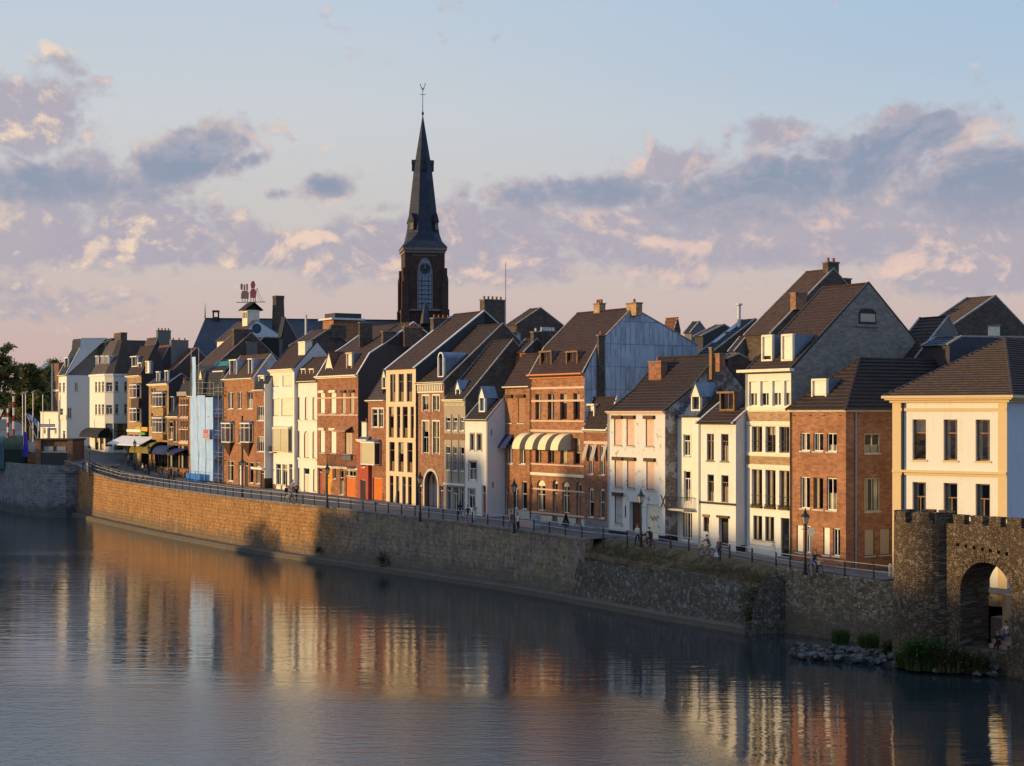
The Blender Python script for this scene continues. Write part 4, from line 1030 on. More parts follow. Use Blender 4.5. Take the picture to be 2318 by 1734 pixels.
h.roof([(900, 745)], SL_BLK, q=ZB, side='L', verge=VERGE, gmat=PL_DARK); h.dormer(ZB, 770, 850, 750, 1000, kind='flat', nc=2, face=GREYP, cheek=BR_DK, yy=.3); h.cornice(.3, .4, CREAMP); h.finish()
h.awning(ZC, 1290, 1500, 335, 470, 1.6, NAVYC, 'barrel', BLKC)
h = House('brick_house', 'red brick house full of narrow windows with pale stone bands and a balustrade on top', ZB, 925, 1062, 735, BR_RED, off=.3)
for c_ in ((945, 975), (985, 1015), (1025, 1055)):
    h.front.win(ZB, [c_], 780, 1040, xr=995, nc=1, frame=CREAMP, tr=.35, curtain=.8); h.front.win(ZB, [c_], 1090, 1390, xr=995, nc=1, frame=CREAMP, tr=.35, curtain=.8)
for y_ in ((865, 880), (1045, 1065), (1215, 1230), (1400, 1430)): h.front.band(ZB, y_[0], y_[1], 995, SALMON, .08)
h.front.win(ZB, [(935, 1055)], 1455, 1790, nc=3, frame=DARKW, sill=None)
h.roof([(1120, 530)], SL_BLK, q=ZB, verge=DKVERGE, gmat=PL_DARK); h.front.strip(ZB, 920, 1055, 680, 740, plain('grey balustrade', (.35, .30, .26)), .3, 'balustrade')
h.dormer(ZB, 975, 1020, 470, 650, kind='steep', nc=2, face=BROWNW, cheek=BR_RED); h.cornice(.2, .3, CREAMP); h.finish()
h.awning(ZC, 1480, 1690, 380, 470, 2.0, NAVYC, 'flat')

# ---- house behind the blue scaffold ----------------------------------
h = House('brick_house', 'pale brick house behind blue scaffold sheeting with a teal tarpaulin on its slate roof', Z2, 580, 848, 850, BR_SAND, off=.3)
h.front.win(Z2, [(600, 640), (680, 720), (768, 820)], 870, 1000, xr=790, nc=2, frame=WHITE); h.front.win(Z2, [(600, 640), (680, 720), (768, 820)], 1095, 1230, xr=790, nc=2, frame=WHITE, lintel=STONE)
h.front.win(Z2, [(600, 700)], 1340, 1520, nc=3, frame=WHITE); h.front.door(Z2, [(770, 815)], 1340, 1540, CREAMP)
h.roof([(862, 655), (985, 560)], SL_BLK, q=Z2, verge=DKVERGE, gmat=PL_DARK)
h.dormer(Z2, 775, 850, 655, 825, kind='flat', face=CREAMP, cheek=BLACKP, nc=2, yy=.4, ov=.2); h.dormer(Z2, 640, 700, 640, 830, kind='steep', face=CREAMP, cheek=BR_SAND, nc=2, yy=.1)
tb = MB(); a_, zA = h.front.solve(Z2.x(705), Z2.y(655)); c_, zB = h.front.solve(Z2.x(888), Z2.y(600))
for i in range(10):
    u0 = a_+(h.L-a_)*i/10; u1 = a_+(h.L-a_)*(i+1)/10
    for k in range(3): tb.face([(u0, .9+k*.25, zA+.9*k/2+.05*math.sin(i)), (u1, .9+k*.25, zA+.9*k/2+.05*math.sin(i+1)), (u1, 1.15+k*.25, zA+.9*(k+1)/2), (u0, 1.15+k*.25, zA+.9*(k+1)/2)])
tb.build('roof_tarpaulin', plain('teal tarpaulin', (.01, .17, .16), .5, .3), h.E)
h.cornice(.25, .35, CREAMP); h.finish()
HS = h

# ---- brown brick house with two oriels -------------------------------
h = House('brick_house', 'brown brick house with two white oriels on dark pointed corbels and two white dormers', Z3, 112, 396, 405, BR_OR, off=1.3)
h.front.win(Z3, [(150, 200), (240, 278), (328, 382)], 525, 685, xr=255, nc=2, tr=0)
h.front.bay(Z3, 122, 205, 815, 1000, .55, WHITE, nc=2, taper=1.9, tr=.25); h.front.bay(Z3, 300, 385, 815, 1000, .55, WHITE, nc=2, taper=1.9, tr=.25)
h.front.win(Z3, [(248, 278)], 872, 1005, nc=1, tr=.3)
h.front.win(Z3, [(150, 200), (350, 388)], 1180, 1370, xr=270, nc=1, tr=.22); h.front.door(Z3, [(248, 282)], 1180, 1400, PL_PALE, xr=262, nl=1); h.front.door(Z3, [(308, 338)], 1180, 1405, DARKW, xr=320)
h.front.strip(Z3, 282, 290, 750, 1400, BLACKP, .12, 'drainpipe')
h.roof([(555, 172)], T_WORN, verge=VERGEW, gmat=ZINCL)
h.dormer(Z3, 165, 228, 225, 382, kind='flat', cheek=ZINCL, nc=2, yy=.35); h.dormer(Z3, 340, 374, 215, 384, kind='flat', cheek=ZINCL, nc=1, yy=.35)
h.cornice(.24, .45, CREAMP); h.finish(left_mat=BR_OR)
h = House('brick_house', 'narrow brown brick house with one window per floor and a shaded white side wall', Z3, 396, 497, 510, BR_RED, off=1.4)
h.front.win(Z3, [(424, 486)], 660, 795, nc=3, tr=0); h.front.win(Z3, [(424, 486)], 942, 1086, nc=3, tr=0); h.front.win(Z3, [(414, 448)], 1185, 1385, nc=1, tr=.2); h.front.door(Z3, [(455, 490)], 1260, 1450, DARKW)
h.front.band(Z3, 1232, 1252, 450, WHITE, .5, 'canopy')
h.roof([(560, 380)], SL_BLK, verge=None, gmat=PL_PALE); h.dormer(Z3, 436, 488, 372, 490, kind='flat', nc=1, glass=False, face=CREAMP)
h.cornice(.24, .35, CREAMP)
g0 = h.gable_pt(Z3.x(497), Z3.y(452)); pb = MB(); pb.box((h.L-.25, -.04, 1.4), (h.L+.05, 1.6, g0[1])); pb.build('side_wall', PL_PALE, h.E)
pb = MB(); pb.box((h.L-.26, -.05, -1), (h.L+.06, 1.62, 1.397)); pb.build('plinth', BLACKP, h.E); h.finish()
h = House('white_house', 'four storey white house with closed shutters and a white bay above the ground floor', Z3, 545, 770, 318, PL_CREAM, off=.45, xe=650, rd=.09)
h.front.win(Z3, [(562, 625), (660, 748)], 372, 476, xr=655, shut=CREAMP, sill=None, box=None); h.front.win(Z3, [(562, 625), (650, 755)], 592, 752, xr=655, shut=CREAMP, sill=None, lintel=CREAMP)
h.front.win(Z3, [(562, 595)], 900, 1085, xr=580, shut=CREAMP, sill=None)
h.front.bay(Z3, 600, 745, 862, 1090, .5, CREAMP, frame=CREAMP, nc=2, tr=0, blind=.95, roof=CREAMP)
h.front.win(Z3, [(600, 645), (658, 705)], 1200, 1400, xr=650, nc=2, tr=.25); h.front.door(Z3, [(722, 752)], 1200, 1440, DARKW)
h.balcony(Z3, 568, 600, 1035, 1085, .5)
h.roof([(985, 62)], T_BR, verge=DKVERGE, gmat=SL_BLK); h.chimney(Z3, 808, 870, 62, 190, 'auto', CREAMP, 1.0, 0, cap=CREAMP)
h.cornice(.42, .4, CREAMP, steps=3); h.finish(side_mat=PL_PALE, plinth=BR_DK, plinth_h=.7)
h = House('white_house', 'white house with three columns of tall round headed windows and two small dormers', Z3, 782, 985, 430, PL_CREAM, off=.0, xe=880)
c3 = [(800, 826), (868, 896), (940, 968)]
h.front.win(Z3, c3, 572, 785, xr=882, nc=1, arch=.35, shut=BLIND, rd=.3); h.front.win(Z3, [(800, 826), (860, 908), (940, 968)], 892, 1142, xr=882, nc=1, arch=.35, shut=BLIND, rd=.3)
h.front.win(Z3, [(800, 832), (945, 972)], 1240, 1450, xr=885, nc=1, arch=.4, shut=BLIND, rd=.3); h.front.door(Z3, [(858, 912)], 1240, 1475, BLIND, xr=885, nl=2, tr=.25)
h.front.band(Z3, 790, 803, 882, CREAMP, .08); h.front.band(Z3, 1148, 1165, 882, CREAMP, .1)
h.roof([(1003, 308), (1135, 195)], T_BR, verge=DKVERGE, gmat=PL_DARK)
h.dormer(Z3, 838, 876, 310, 418, kind='flat', face=CREAMP, cheek=SL_BLK, nc=1, yy=.08); h.dormer(Z3, 914, 952, 310, 420, kind='flat', face=CREAMP, cheek=SL_BLK, nc=1, yy=.08)
h.cornice(.2, .25, CREAMP); h.finish()
h = House('brick_house', 'wide red brick house with orange garage doors, white shutters and a black balcony', Z3, 984, 1368, 378, BR_RED, off=.1, xe=1150)
for y0, y1 in ((530, 728), (882, 1100)): h.front.win(Z3, [(1012, 1056), (1112, 1162)], y0, y1, xr=1085, shut=BLINDW, box=CREAMP)
h.front.win(Z3, [(1216, 1252), (1296, 1332)], 528, 730, xr=1274, shut=TAN, box=DARKW); h.front.door(Z3, [(1244, 1312)], 912, 1108, TAN, tr=0, nl=2)
h.front.win(Z3, [(1310, 1332)], 640, 728, xr=1320, nc=1, tr=0)if False else None
h.front.band(Z3, 575, 588, 1180, SALMON, .05); h.front.band(Z3, 738, 748, 1180, SALMON, .05); h.front.band(Z3, 1228, 1245, 1180, CREAMP, .12, a1=None)
h.awning(Z3, 1200, 1315, 845, 900, 1.0, plain('faded rust awning', (.40, .20, .10)), 'flat')
h.balcony(Z3, 1140, 1335, 1112, 1222, 1.0)
h.front.door(Z3, [(998, 1028)], 1240, 1500, REDD, xr=1010, tr=.15); h.front.door(Z3, [(1066, 1124)], 1240, 1510, YELLOW, xr=1090, tr=0, nl=2, planks=3); h.front.win(Z3, [(1138, 1160)], 1240, 1340, nc=1, tr=0)
h.front.door(Z3, [(1250, 1345)], 1330, 1565, ORANGE, xr=1290, nl=2, planks=4, tr=0); h.front.win(Z3, [(1250, 1345)], 1262, 1318, xr=1290, nc=3, tr=0, sill=None); h.front.win(Z3, [(1198, 1232)], 1262, 1490, xr=1215, nc=1)
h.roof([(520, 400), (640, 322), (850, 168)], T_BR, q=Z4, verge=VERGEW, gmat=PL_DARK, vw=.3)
h.dormer(Z3, 1062, 1130, 150, 360, kind='steep', face=CREAMP, cheek=SL_BLK, glass=False, yy=.4, nc=1, roofm=T_RED); h.dormer(Z3, 1258, 1310, 160, 360, kind='flat', face=SALMON, cheek=ZINC, glass=False, yy=.4, nc=1)
h.stack(Z4, 620, 720, 238, 330, h.L, BR_SOOT, .5, 0); h.stack(Z4, 780, 915, 205, 350, h.L+1.2, BR_SOOT, .5, 6)
h.stack(Z4, 445, 540, 172, 350, h.L-5.0, BR_SOOT, .35, 0)
h.cornice(.32, .45, CREAMP); h.finish(left_mat=BR_RED)
h = House('red_house', 'small low red plastered house with a white chimney and a narrow black door', Z3, 1368, 1462, 975, PL_RED, off=.6)
h.front.win(Z3, [(1404, 1432)], 1072, 1232, nc=1, tr=.3); h.front.door(Z3, [(1390, 1438)], 1350, 1565, BLACKP, tr=0)
h.roof([(1560, 880)], ZROOF, verge=None, gmat=PL_RED, courses=False); h.chimney(Z3, 1402, 1446, 812, 940, .3, CREAMP, .7, 1); h.cornice(.3, .3, CREAMP); h.finish()
h = House('brick_house', 'narrow red brick house with orange double doors and a white cased bay', Z3, 1462, 1632, 608, BR_RED, off=.2, xe=1550)
h.front.win(Z4, [(540, 578), (588, 622)], 812, 950, xr=580, nc=1, tr=.28, surround=CREAMP)
h.front.bay(Z4, 498, 600, 1058, 1232, .8, WHITE, nc=1, tr=0, blind=.96)
h.front.door(Z4, [(542, 615)], 1330, 1522, ORANGE, nl=2, planks=4, tr=0)
h.roof([(632, 545)], SL_BR, q=Z4, side='L', verge=DKVERGE); h.dormer(Z4, 612, 640, 515, 662, kind='steep', nc=1, face=CREAMP, yy=.2); h.cornice(.22, .45, CREAMP); h.finish()

# ---- modern sand coloured infill --------------------------------------
h = House('modern_house', 'modern sand coloured concrete house front with four rows of tall slot windows', Z4, 642, 864, 512, CONC, off=.35, xe=750, rd=.38)
k_ = dict(nc=1, frame=BROWNW, sill=None, tr=.28, curtain=.3)
for xs, y0, y1 in (([(672, 712), (735, 775), (796, 838)], 550, 760), ([(662, 700), (722, 748), (765, 804), (825, 850)], 796, 1030), ([(667, 706), (733, 774), (800, 840)], 1062, 1285), ([(668, 697), (716, 743), (763, 790), (806, 834)], 1318, 1545)):
    for x0, x1 in xs:
        h.front.win(Z4, [(x0, x1)], y0, y1, xr=752, **k_)
        if y0 < 1300:
            a0, a1, z0, z1 = h.front.rect(Z4.x(x0), Z4.x(x1), Z4.y(y1-75), Z4.y(y1), Z4.x(752)); pb = MB(); pb.box((a0+.07, .26, z0), (a1-.07, .30, z1)); pb.build('parapet_panel', plain('bronze panel', (.36, .25, .13), .5, .1), h.E)
for y_ in ((772, 785), (1038, 1050), (1296, 1308)): h.front.band(Z4, y_[0], y_[1], 752, CONC, .03)
h.roof([(725, 138)], T_BR, q=Z5, verge=VERGEW, gmat=PL_DARK, vw=.35)
h.stack(Z5, 725, 868, 62, 250, h.L, BR_SOOT, 1.0, 5); h.stack(Z5, 373, 500, 190, 300, 0.3, BR_SOOT, .8, 4)
am = MB(); ya, za_ = h.gable_pt(Z5.x(870), Z5.y(60)); am.tube([(h.L+.05, ya, za_-3.5), (h.L+.05, ya, za_+4.2)], .05, 5)
for dz_ in (2.2, 2.8, 3.4, 3.9): am.tube([(h.L-.4, ya, za_+dz_), (h.L+.5, ya, za_+dz_)], .03, 4)
am.build('antenna', GREYP, h.E)
h.finish(left_mat=CONC)
h = House('brick_house', 'brick house with a great round arched carriage gate and stone cross windows', Z5, 250, 446, 632, BR_MIX, off=.1, xe=345)
for c_ in ((296, 340), (368, 412)):
    h.front.win(Z5, [c_], 722, 825, xr=354, nc=2, tr=0, frame=STONE, surround=CREAMP, sill=None); h.front.win(Z5, [c_], 900, 1122, xr=354, nc=2, tr=.5, frame=STONE, surround=CREAMP, sill=None)
a0, a1, z0, z1 = h.front.rect(Z5.x(312), Z5.x(402), Z5.y(1245), Z5.y(1550))
h.front.door_m(a0, a1, .02, z1, BLUED, arch=.5, nl=2, planks=3, tr=0, rd=.5, frame=BLACKP)
ab = MB(); n_ = 14; ar = (a1-a0)/2; zs = z1-ar; tk = .28
arco = [((a0+a1)/2-(ar+tk)*math.cos(math.pi*i/n_), zs+(ar+tk)*math.sin(math.pi*i/n_)) for i in range(n_+1)]; arci = [((a0+a1)/2-(ar+.002)*math.cos(math.pi*i/n_), zs+(ar+.002)*math.sin(math.pi*i/n_)) for i in range(n_+1)]
for i in range(n_): ab.prism([arco[i], arco[i+1], arci[i+1], arci[i]], lambda u, z: (u, -.08, z), lambda u, z: (u, -.002, z))
ab.box((a0-tk, -.08, 0), (a0-.002, -.002, zs)); ab.box((a1+.002, -.08, 0), (a1+tk, -.002, zs)); ab.build('gate_arch', STONE, h.E)
h.front.door(Z5, [(262, 288)], 1325, 1540, DARKW, arch=.5, tr=.2, xr=275); h.front.door(Z5, [(415, 438)], 1345, 1560, BLUED, xr=426)
h.front.band(Z5, 628, 645, 345, CREAMP, .2); h.dentils(Z5, 648, 690, 345, CREAMP); h.front.band(Z5, 692, 702, 345, CREAMP, .1)
h.roof([(855, 225)], T_DK, verge=VERGE, gmat=BR_SOOT); h.dormer(Z5, 402, 440, 420, 595, kind='round', cheek=ZINC, nc=1, yy=.5); h.finish()
h = House('stone_house', 'narrow grey limestone house with three thin windows per floor and a white shop front', Z5, 446, 592, 752, LIME, off=.1, xe=515)
c3 = [(457, 488), (507, 536), (556, 584)]
h.front.win(Z5, c3, 872, 965, xr=520, nc=2, tr=.3, surround=None, frame=WHITE); h.front.win(Z5, c3, 1075, 1245, xr=520, nc=2, tr=.3, frame=WHITE, rail=BLACKP)
for x_ in (495, 545): h.front.strip(Z5, x_, x_+5, 850, 1330, GREYST, .06, 'pilaster')
h.front.band(Z5, 985, 1030, 520, BROWNW, .03, 'panel_band'); h.front.band(Z5, 1330, 1345, 520, WHITE, .15)
h.front.door(Z5, [(462, 490), (556, 580)], 1352, 1552, BLUED, xr=515, frame=WHITE); h.front.win(Z5, [(506, 542)], 1352, 1520, nc=2, xr=515)
h.dentils(Z5, 775, 795, 515, CREAMP, .1, .12, .14)
h.roof([(925, 335)], T_DK, verge=VERGE, gmat=BR_SOOT); h.dormer(Z5, 525, 556, 615, 730, kind='steep', cheek=ZINC, roofm=ZINC, nc=1, yy=.4)
h.chimney(Z5, 922, 948, 290, 420, 9.0, ZINCL, .5, 1); h.cornice(.26, .35, CREAMP); h.finish()
h = House('white_house', 'small white house standing forward with a gothic dormer and a blank shaded white side wall', Z5, 592, 746, 890, PL_WHITE, off=2.0, xe=665)
h.front.win(Z5, [(628, 655), (675, 705)], 988, 1102, xr=667, nc=1, tr=0, frame=GREYST, surround=LIME, sill=None); h.front.win(Z5, [(618, 670)], 1178, 1308, nc=2, tr=.4, surround=LIME, frame=WHITE, sill=None); h.front.win(Z5, [(614, 658)], 1372, 1505, nc=2, surround=LIME, sill=None)
h.front.door(Z5, [(706, 736)], 1345, 1572, REDD, tr=.25)
h.roof([(858, 750)], T_DK, verge=GREYP, gmat=PL_PALE); h.dormer(Z5, 688, 728, 660, 835, kind='steep', cheek=ZINC, roofm=ZINC, nc=2, yy=.5)
h.pipe(h.L-.06, 0, h.ze, CREAMP); h.right.win(Z5, [(770, 778)], 955, 1000, nc=1, tr=0, sill=None, frame=BLACKP, curtain=0); h.right.win(Z5, [(780, 790)], 1320, 1362, nc=1, tr=0, sill=None, frame=BLACKP, curtain=0)
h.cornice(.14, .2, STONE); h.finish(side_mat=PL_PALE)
h = House('brick_house', 'brown brick house with two bricked up top windows and navy awnings', Z5, 868, 1046, 662, BR_OR, off=.0, xe=960)
h.front.win(Z5, [(878, 918), (958, 1004)], 732, 912, xr=940, shut=BLINDG, rd=.12, box=DARKW); h.front.win(Z5, [(884, 922), (970, 1010)], 1008, 1196, xr=948, nc=2)
h.front.win(Z5, [(985, 1020)], 1318, 1510, nc=1, xr=1002, tr=.45); h.front.win(Z5, [(925, 960)], 1365, 1505, nc=2, tr=0, xr=942); h.front.door(Z5, [(866, 890)], 1360, 1560, BLUED, xr=878, tr=.2)
h.awning(Z5, 872, 928, 990, 1085, .9, NAVYC, 'flat'); h.awning(Z5, 958, 1018, 990, 1090, .9, NAVYC, 'flat')
h.roof([(1168, 430)], T_BR, verge=None, gmat=BR_SOOT); h.cornice(.2, .35, CREAMP); h.finish(plinth=STONE, plinth_h=.9)
# ---- four bay brick house with zinc side ------------------------------
h = House('brick_house', 'four bay brick house with cream barrel awnings, orange cornice and a zinc clad side wall', Z6, 346, 694, 592, BR_OR, off=.25, xe=500)
c4 = [(376, 414), (456, 497), (536, 580), (622, 664)]
h.front.win(Z6, c4, 716, 886, xr=520, nc=1, tr=.27, frame=BROWNW, sill=None, rd=.25); h.front.win(Z6, c4, 1000, 1170, xr=520, nc=1, tr=.27, frame=BROWNW, sill=None, rd=.25)
h.front.win(Z6, [(386, 440), (550, 597)], 1278, 1480, xr=490, nc=2, tr=.3, arch=.35, frame=CREAMP, rd=.25, sill=None); h.front.door(Z6, [(487, 520), (640, 672)], 1278, 1545, BROWNW, xr=560, arch=.35, tr=.25, rd=.35)
for y0, y1, m_, d_ in ((672, 686, SALMON, .06), (756, 768, SALMON, .03), (888, 898, SALMON, .08), (950, 965, SALMON, .1), (1172, 1182, SALMON, .08), (1232, 1250, CREAMP, .12), (1335, 1346, SALMON, .03), (1490, 1502, SALMON, .05)): h.front.band(Z6, y0, y1, 520, m_, d_)
for x0, x1 in ((290, 352), (374, 438), (458, 522), (540, 606)): h.awning(Z6, x0+20, x0+68, 972, 1078, 1.5, AWN, 'barrel', AWNS, xr=500)
h.roof([(780, 402), (1005, 165)], T_BR, verge=VERGE, gmat=ZSEAM, back=h.gable_pt(1580, 783), over=.35)
for c_ in ((406, 480), (575, 648)): h.dormer(Z6, c_[0], c_[1], 442, 555, kind='round' if False else 'flat', face=BROWNW, cheek=ZINC, nc=2, yy=.35)
h.stack(Z6, 786, 826, 345, 745, h.L+.35, BR_SOOT, .34, 1)
h.chimney(Z6, 752, 790, 140, 200, h.prof[-1][0]-.3, BR_SAND, .7, 3); h.chimney(Z0, 1418, 1440, 688, 705, h.prof[-1][0]-.3, BR_SAND, .7, 1)
h.cornice(.42, .5, OCORN, steps=3); h.pipe(.05, 0, h.ze, BLACKP); h.finish(plinth=STONE, plinth_h=.75, left_mat=BR_SOOT)
h = House('brick_house', 'narrow brick house with striped window parasols and a white dormer behind a white cornice', Z6, 694, 846, 950, BR_RED, off=.2, xe=765)
h.front.win(Z6, [(722, 752), (792, 824)], 1052, 1240, xr=772, nc=2, tr=.0); h.front.win(Z6, [(722, 754), (792, 822)], 1325, 1518, xr=772, nc=1, tr=.4, arch=.25)
h.front.band(Z6, 1024, 1042, 772, SALMON, .08)
strp = plain('striped parasol cloth', (.40, .34, .28), .85, .3)
for c_ in ((700, 722), (752, 776), (826, 844)): h.awning(Z6, c_[0], c_[1], 1040, 1150, .45, strp, 'flat')
h.roof([(905, 742)], T_DK, verge=VERGEW, gmat=ZSEAM); h.dormer(Z6, 706, 756, 785, 930, kind='flat', face=CREAMP, cheek=ZINCL, glass=False, nc=1, yy=.3, ov=.2); h.cornice(.26, .3, CREAMP); h.finish(plinth=GREYST, plinth_h=.9)
# ---- whitewashed house with closed shutters ----------------------------
h = House('white_house', 'whitewashed brick house with closed salmon shutters and a large garage opening', Z7, 117, 517, 662, WB_WHITE, off=1.3, xe=310)
h.front.win(Z7, [(156, 212), (244, 300), (380, 438)], 708, 905, xr=300, shut=SALMON, box=DARKW); h.front.win(Z7, [(160, 216), (248, 304), (384, 442)], 1005, 1205, xr=300, shut=SALMON, box=DARKW); h.front.win(Z7, [(160, 216)], 1252, 1455, shut=plain('grey shutter', (.42, .39, .36)), box=DARKW)
h.front.door(Z7, [(265, 350)], 1300, 1505, DARKW, xr=300, nl=2, planks=3, tr=0, rd=.35); h.front.door(Z7, [(385, 472)], 1318, 1560, CREAMP, xr=430, nl=1, planks=1, tr=0, rd=.2)
pn = h.front
mx_ = MB(); ax, zx = pn.solve(Z7.x(505), Z7.y(1295))
for sg in (-1, 1): mx_.tube([(ax-.28*sg, -.04, zx-.5), (ax+.28*sg, -.04, zx+.5)], .04, 5)
mx_.build('wall_anchor', BLACKP, h.E)
mx_ = MB(); ax, zx = pn.solve(Z7.x(238), Z7.y(1365)); mx_.tube([(ax, -.04, zx-.5), (ax, -.04, zx+.5)], .04, 5); mx_.build('wall_anchor', BLACKP, h.E)
gf = MB()                                                    # scribbled red tag on the garage door
for i in range(5):
    a_, z_ = pn.solve(Z7.x(412+i*12), Z7.y(1408+(i % 2)*14)); pts = [(a_+.16*math.sin(t*1.3+i)*(.6+.1*t), .09, z_+.14*math.cos(t*1.7+i)) for t in range(7)]
    gf.tube(pts, .018, 4)
gf.build('graffiti', plain('rust red spray paint', (.45, .12, .05), .7, .1), h.E)
h.roof([(700, 503), (892, 262)], T_DK, verge=DKVERGE, gmat=WB_GABLE, vw=.2)
h.chimney(Z7, 400, 487, 312, 440, 'auto', BR_RED, .7, 1); h.chimney(Z7, 872, 902, 258, 345, h.prof[-1][0]*.8, BR_OR, .6, 0); h.chimney(Z7, 828, 846, 215, 400, h.prof[-1][0]*.75, BROWNW, .25, 0)
h.cornice(.24, .35, SALMON); h.pipe(.06, 0, h.ze, GREYP); h.finish(plinth=BLACKP, plinth_h=.45)
h = House('white_house', 'slim white house with an iron balcony above tall glazed double doors', Z7, 598, 760, 692, PL_CREAM, off=.0, xe=690)
h.front.win(Z7, [(648, 695)], 822, 975, nc=2, tr=.3, surround=CREAMP); h.front.win(Z7, [(652, 698)], 1080, 1300, nc=2, tr=.25, surround=CREAMP, sill=None)
h.balcony(Z7, 590, 715, 1262, 1345, 1.0); h.front.win(Z7, [(632, 708)], 1372, 1572, nc=4, tr=0, frame=WHITE, sill=None, curtain=.9)
h.roof([(905, 500)], ZROOF, verge=DKVERGE, gmat=BR_SOOT); h.dormer(Z7, 703, 764, 458, 656, kind='steep', face=CREAMP, cheek=ZINC, roofm=ZINC, nc=1, yy=.3); h.cornice(.12, .3, DKVERGE); h.finish()
h = House('white_house', 'bright white house standing forward with a black string course and small brown pantile eaves', Z7, 760, 1017, 735, PL_WHITE, off=1.05, xe=890)
h.front.win(Z7, [(812, 862), (912, 965)], 818, 1010, xr=888, nc=2, tr=.27, frame=BROWNW, sill=GREYST, rd=.22); h.front.win(Z7, [(816, 862), (914, 965)], 1108, 1300, xr=890, nc=2, tr=.27, frame=BROWNW, sill=None, rd=.22)
h.front.band(Z7, 1302, 1318, 890, BLACKP, .05); h.front.win(Z7, [(788, 828)], 1405, 1510, nc=2, tr=0, frame=DARKW, lintel=BROWNW, sill=None); h.front.door(Z7, [(896, 965)], 1412, 1612, BLACKP, nl=1, rd=.4, lintel=DARKW, tr=.2, frame=DARKW)
h.roof([(1085, 665), (1210, 560)], T_BR, verge=VERGEW, gmat=PL_PALE, over=.4); h.dormer(Z7, 904, 1006, 522, 654, kind='flat', face=BROWNW, cheek=ZINC, nc=2, yy=.9, ov=.2)
h.pipe(.06, 0, h.ze, GREYP); h.cornice(.12, .35, DKVERGE); h.finish(plinth=None)
pb = MB(); pb.box((h.L+.003, .02, -1), (h.L+.03, 4, .55)); pb.build('plinth', BLACKP, h.E)
# ---- cream house with sand brick bands and grey gable ------------------
h = House('cream_house', 'cream house with sand brick bands, window boxes and a huge grey brick gable', Z8, 66, 292, 582, PL_CREAM, off=.0, xe=180)
h.front.win(Z8, [(78, 119), (136, 179), (197, 240), (257, 288)], 632, 758, xr=190, nc=2, tr=0, blind=.48, bmat=BLINDW, frame=CREAMP, sill=None, rd=.28, curtain=.2)
for y0, y1 in ((862, 994), (1082, 1272)): h.front.win(Z8, [(93, 146), (162, 214), (232, 284)], y0, y1, xr=188, nc=2, tr=0, frame=BROWNW, sill=None, rd=.3, rail=BLACKP, curtain=.6)
h.front.win(Z8, [(101, 146), (161, 208)], 1316, 1440, xr=155, nc=2, tr=0, frame=DARKW); h.front.door(Z8, [(240, 284)], 1325, 1522, GLASS, glass=True, tr=0, frame=BROWNW)
for y0, y1 in ((786, 836), (1014, 1056)): h.front.band(Z8, y0, y1, 188, BR_SAND, .02, 'brick_band')
for y0, y1 in ((764, 780), (838, 856), (996, 1012), (1058, 1076)): h.front.band(Z8, y0, y1, 188, CREAMP, .1)
for c_ in ((96, 146), (164, 214), (234, 284)):
    a0, a1, z0, z1 = h.front.rect(Z8.x(c_[0]), Z8.x(c_[1]), Z8.y(1264), Z8.y(1280), Z8.x(188)); pb = MB(); pb.box((a0, -.2, z0), (a1, -.01, z0+.18)); o = pb.build('window_box', DARKW, h.E)
    lb = MB()
    for i in range(120): x_, y_, z_ = rnd.uniform(a0, a1), rnd.uniform(-.28, .0), z0+.1+rnd.random()*.25; lb.face([(x_, y_, z_), (x_+rnd.uniform(-.1, .1), y_, z_+.1), (x_+.06, y_+rnd.uniform(-.1, .1), z_+.02)])
    lb.build('plants', plain('box plants', (.12, .10, .03), .8, .5), o)
h.roof([(686, 138)], T_BR, verge=DKVERGE, gmat=BR_GREY, over=.35)
h.dormer(Z8, 143, 196, 400, 530, kind='flat', face=CREAMP, cheek=ZINC, nc=1, yy=.7, blind=.8, ov=.0); h.dormer(Z8, 243, 299, 396, 530, kind='flat', face=CREAMP, cheek=ZINC, nc=1, yy=.7, blind=.93, ov=.0)
yw, zw = h.gable_pt(Z8.x(634), Z8.y(342)); y2, z2 = h.gable_pt(Z8.x(722), Z8.y(266)); gw = MB(); gw.box((h.L+.002, yw, zw), (h.L+.02, y2, z2-.3)); gw.prism([(yw, z2-.3), (y2, z2-.3), (y2-.3, z2-.06), ((yw+y2)/2, z2), (yw+.3, z2-.06)], lambda y, z: (h.L+.002, y, z), lambda y, z: (h.L+.02, y, z))
o = gw.build('gable_window', BLACKP, h.E); gw = MB(); gw.box((h.L+.022, yw+.18, zw+.18), (h.L+.035, y2-.12, z2-.42)); gw.build('blind', TAN, o); gw = MB(); gw.box((h.L+.003, yw-.3, zw-.22), (h.L+.10, y2+.3, zw-.1)); gw.build('sill', GREYST, o)
gx = h.front.solve(Z8.x(40), Z8.y(580))[0]; cb = MB(); cb.box((gx, -.5, h.ze-.06), (h.L+.4, -.05, h.ze+.16)); cb.build('gutter', CREAMP, h.E); h.pipe(.06, 0, h.ze, GREYP); h.finish(plinth=None)
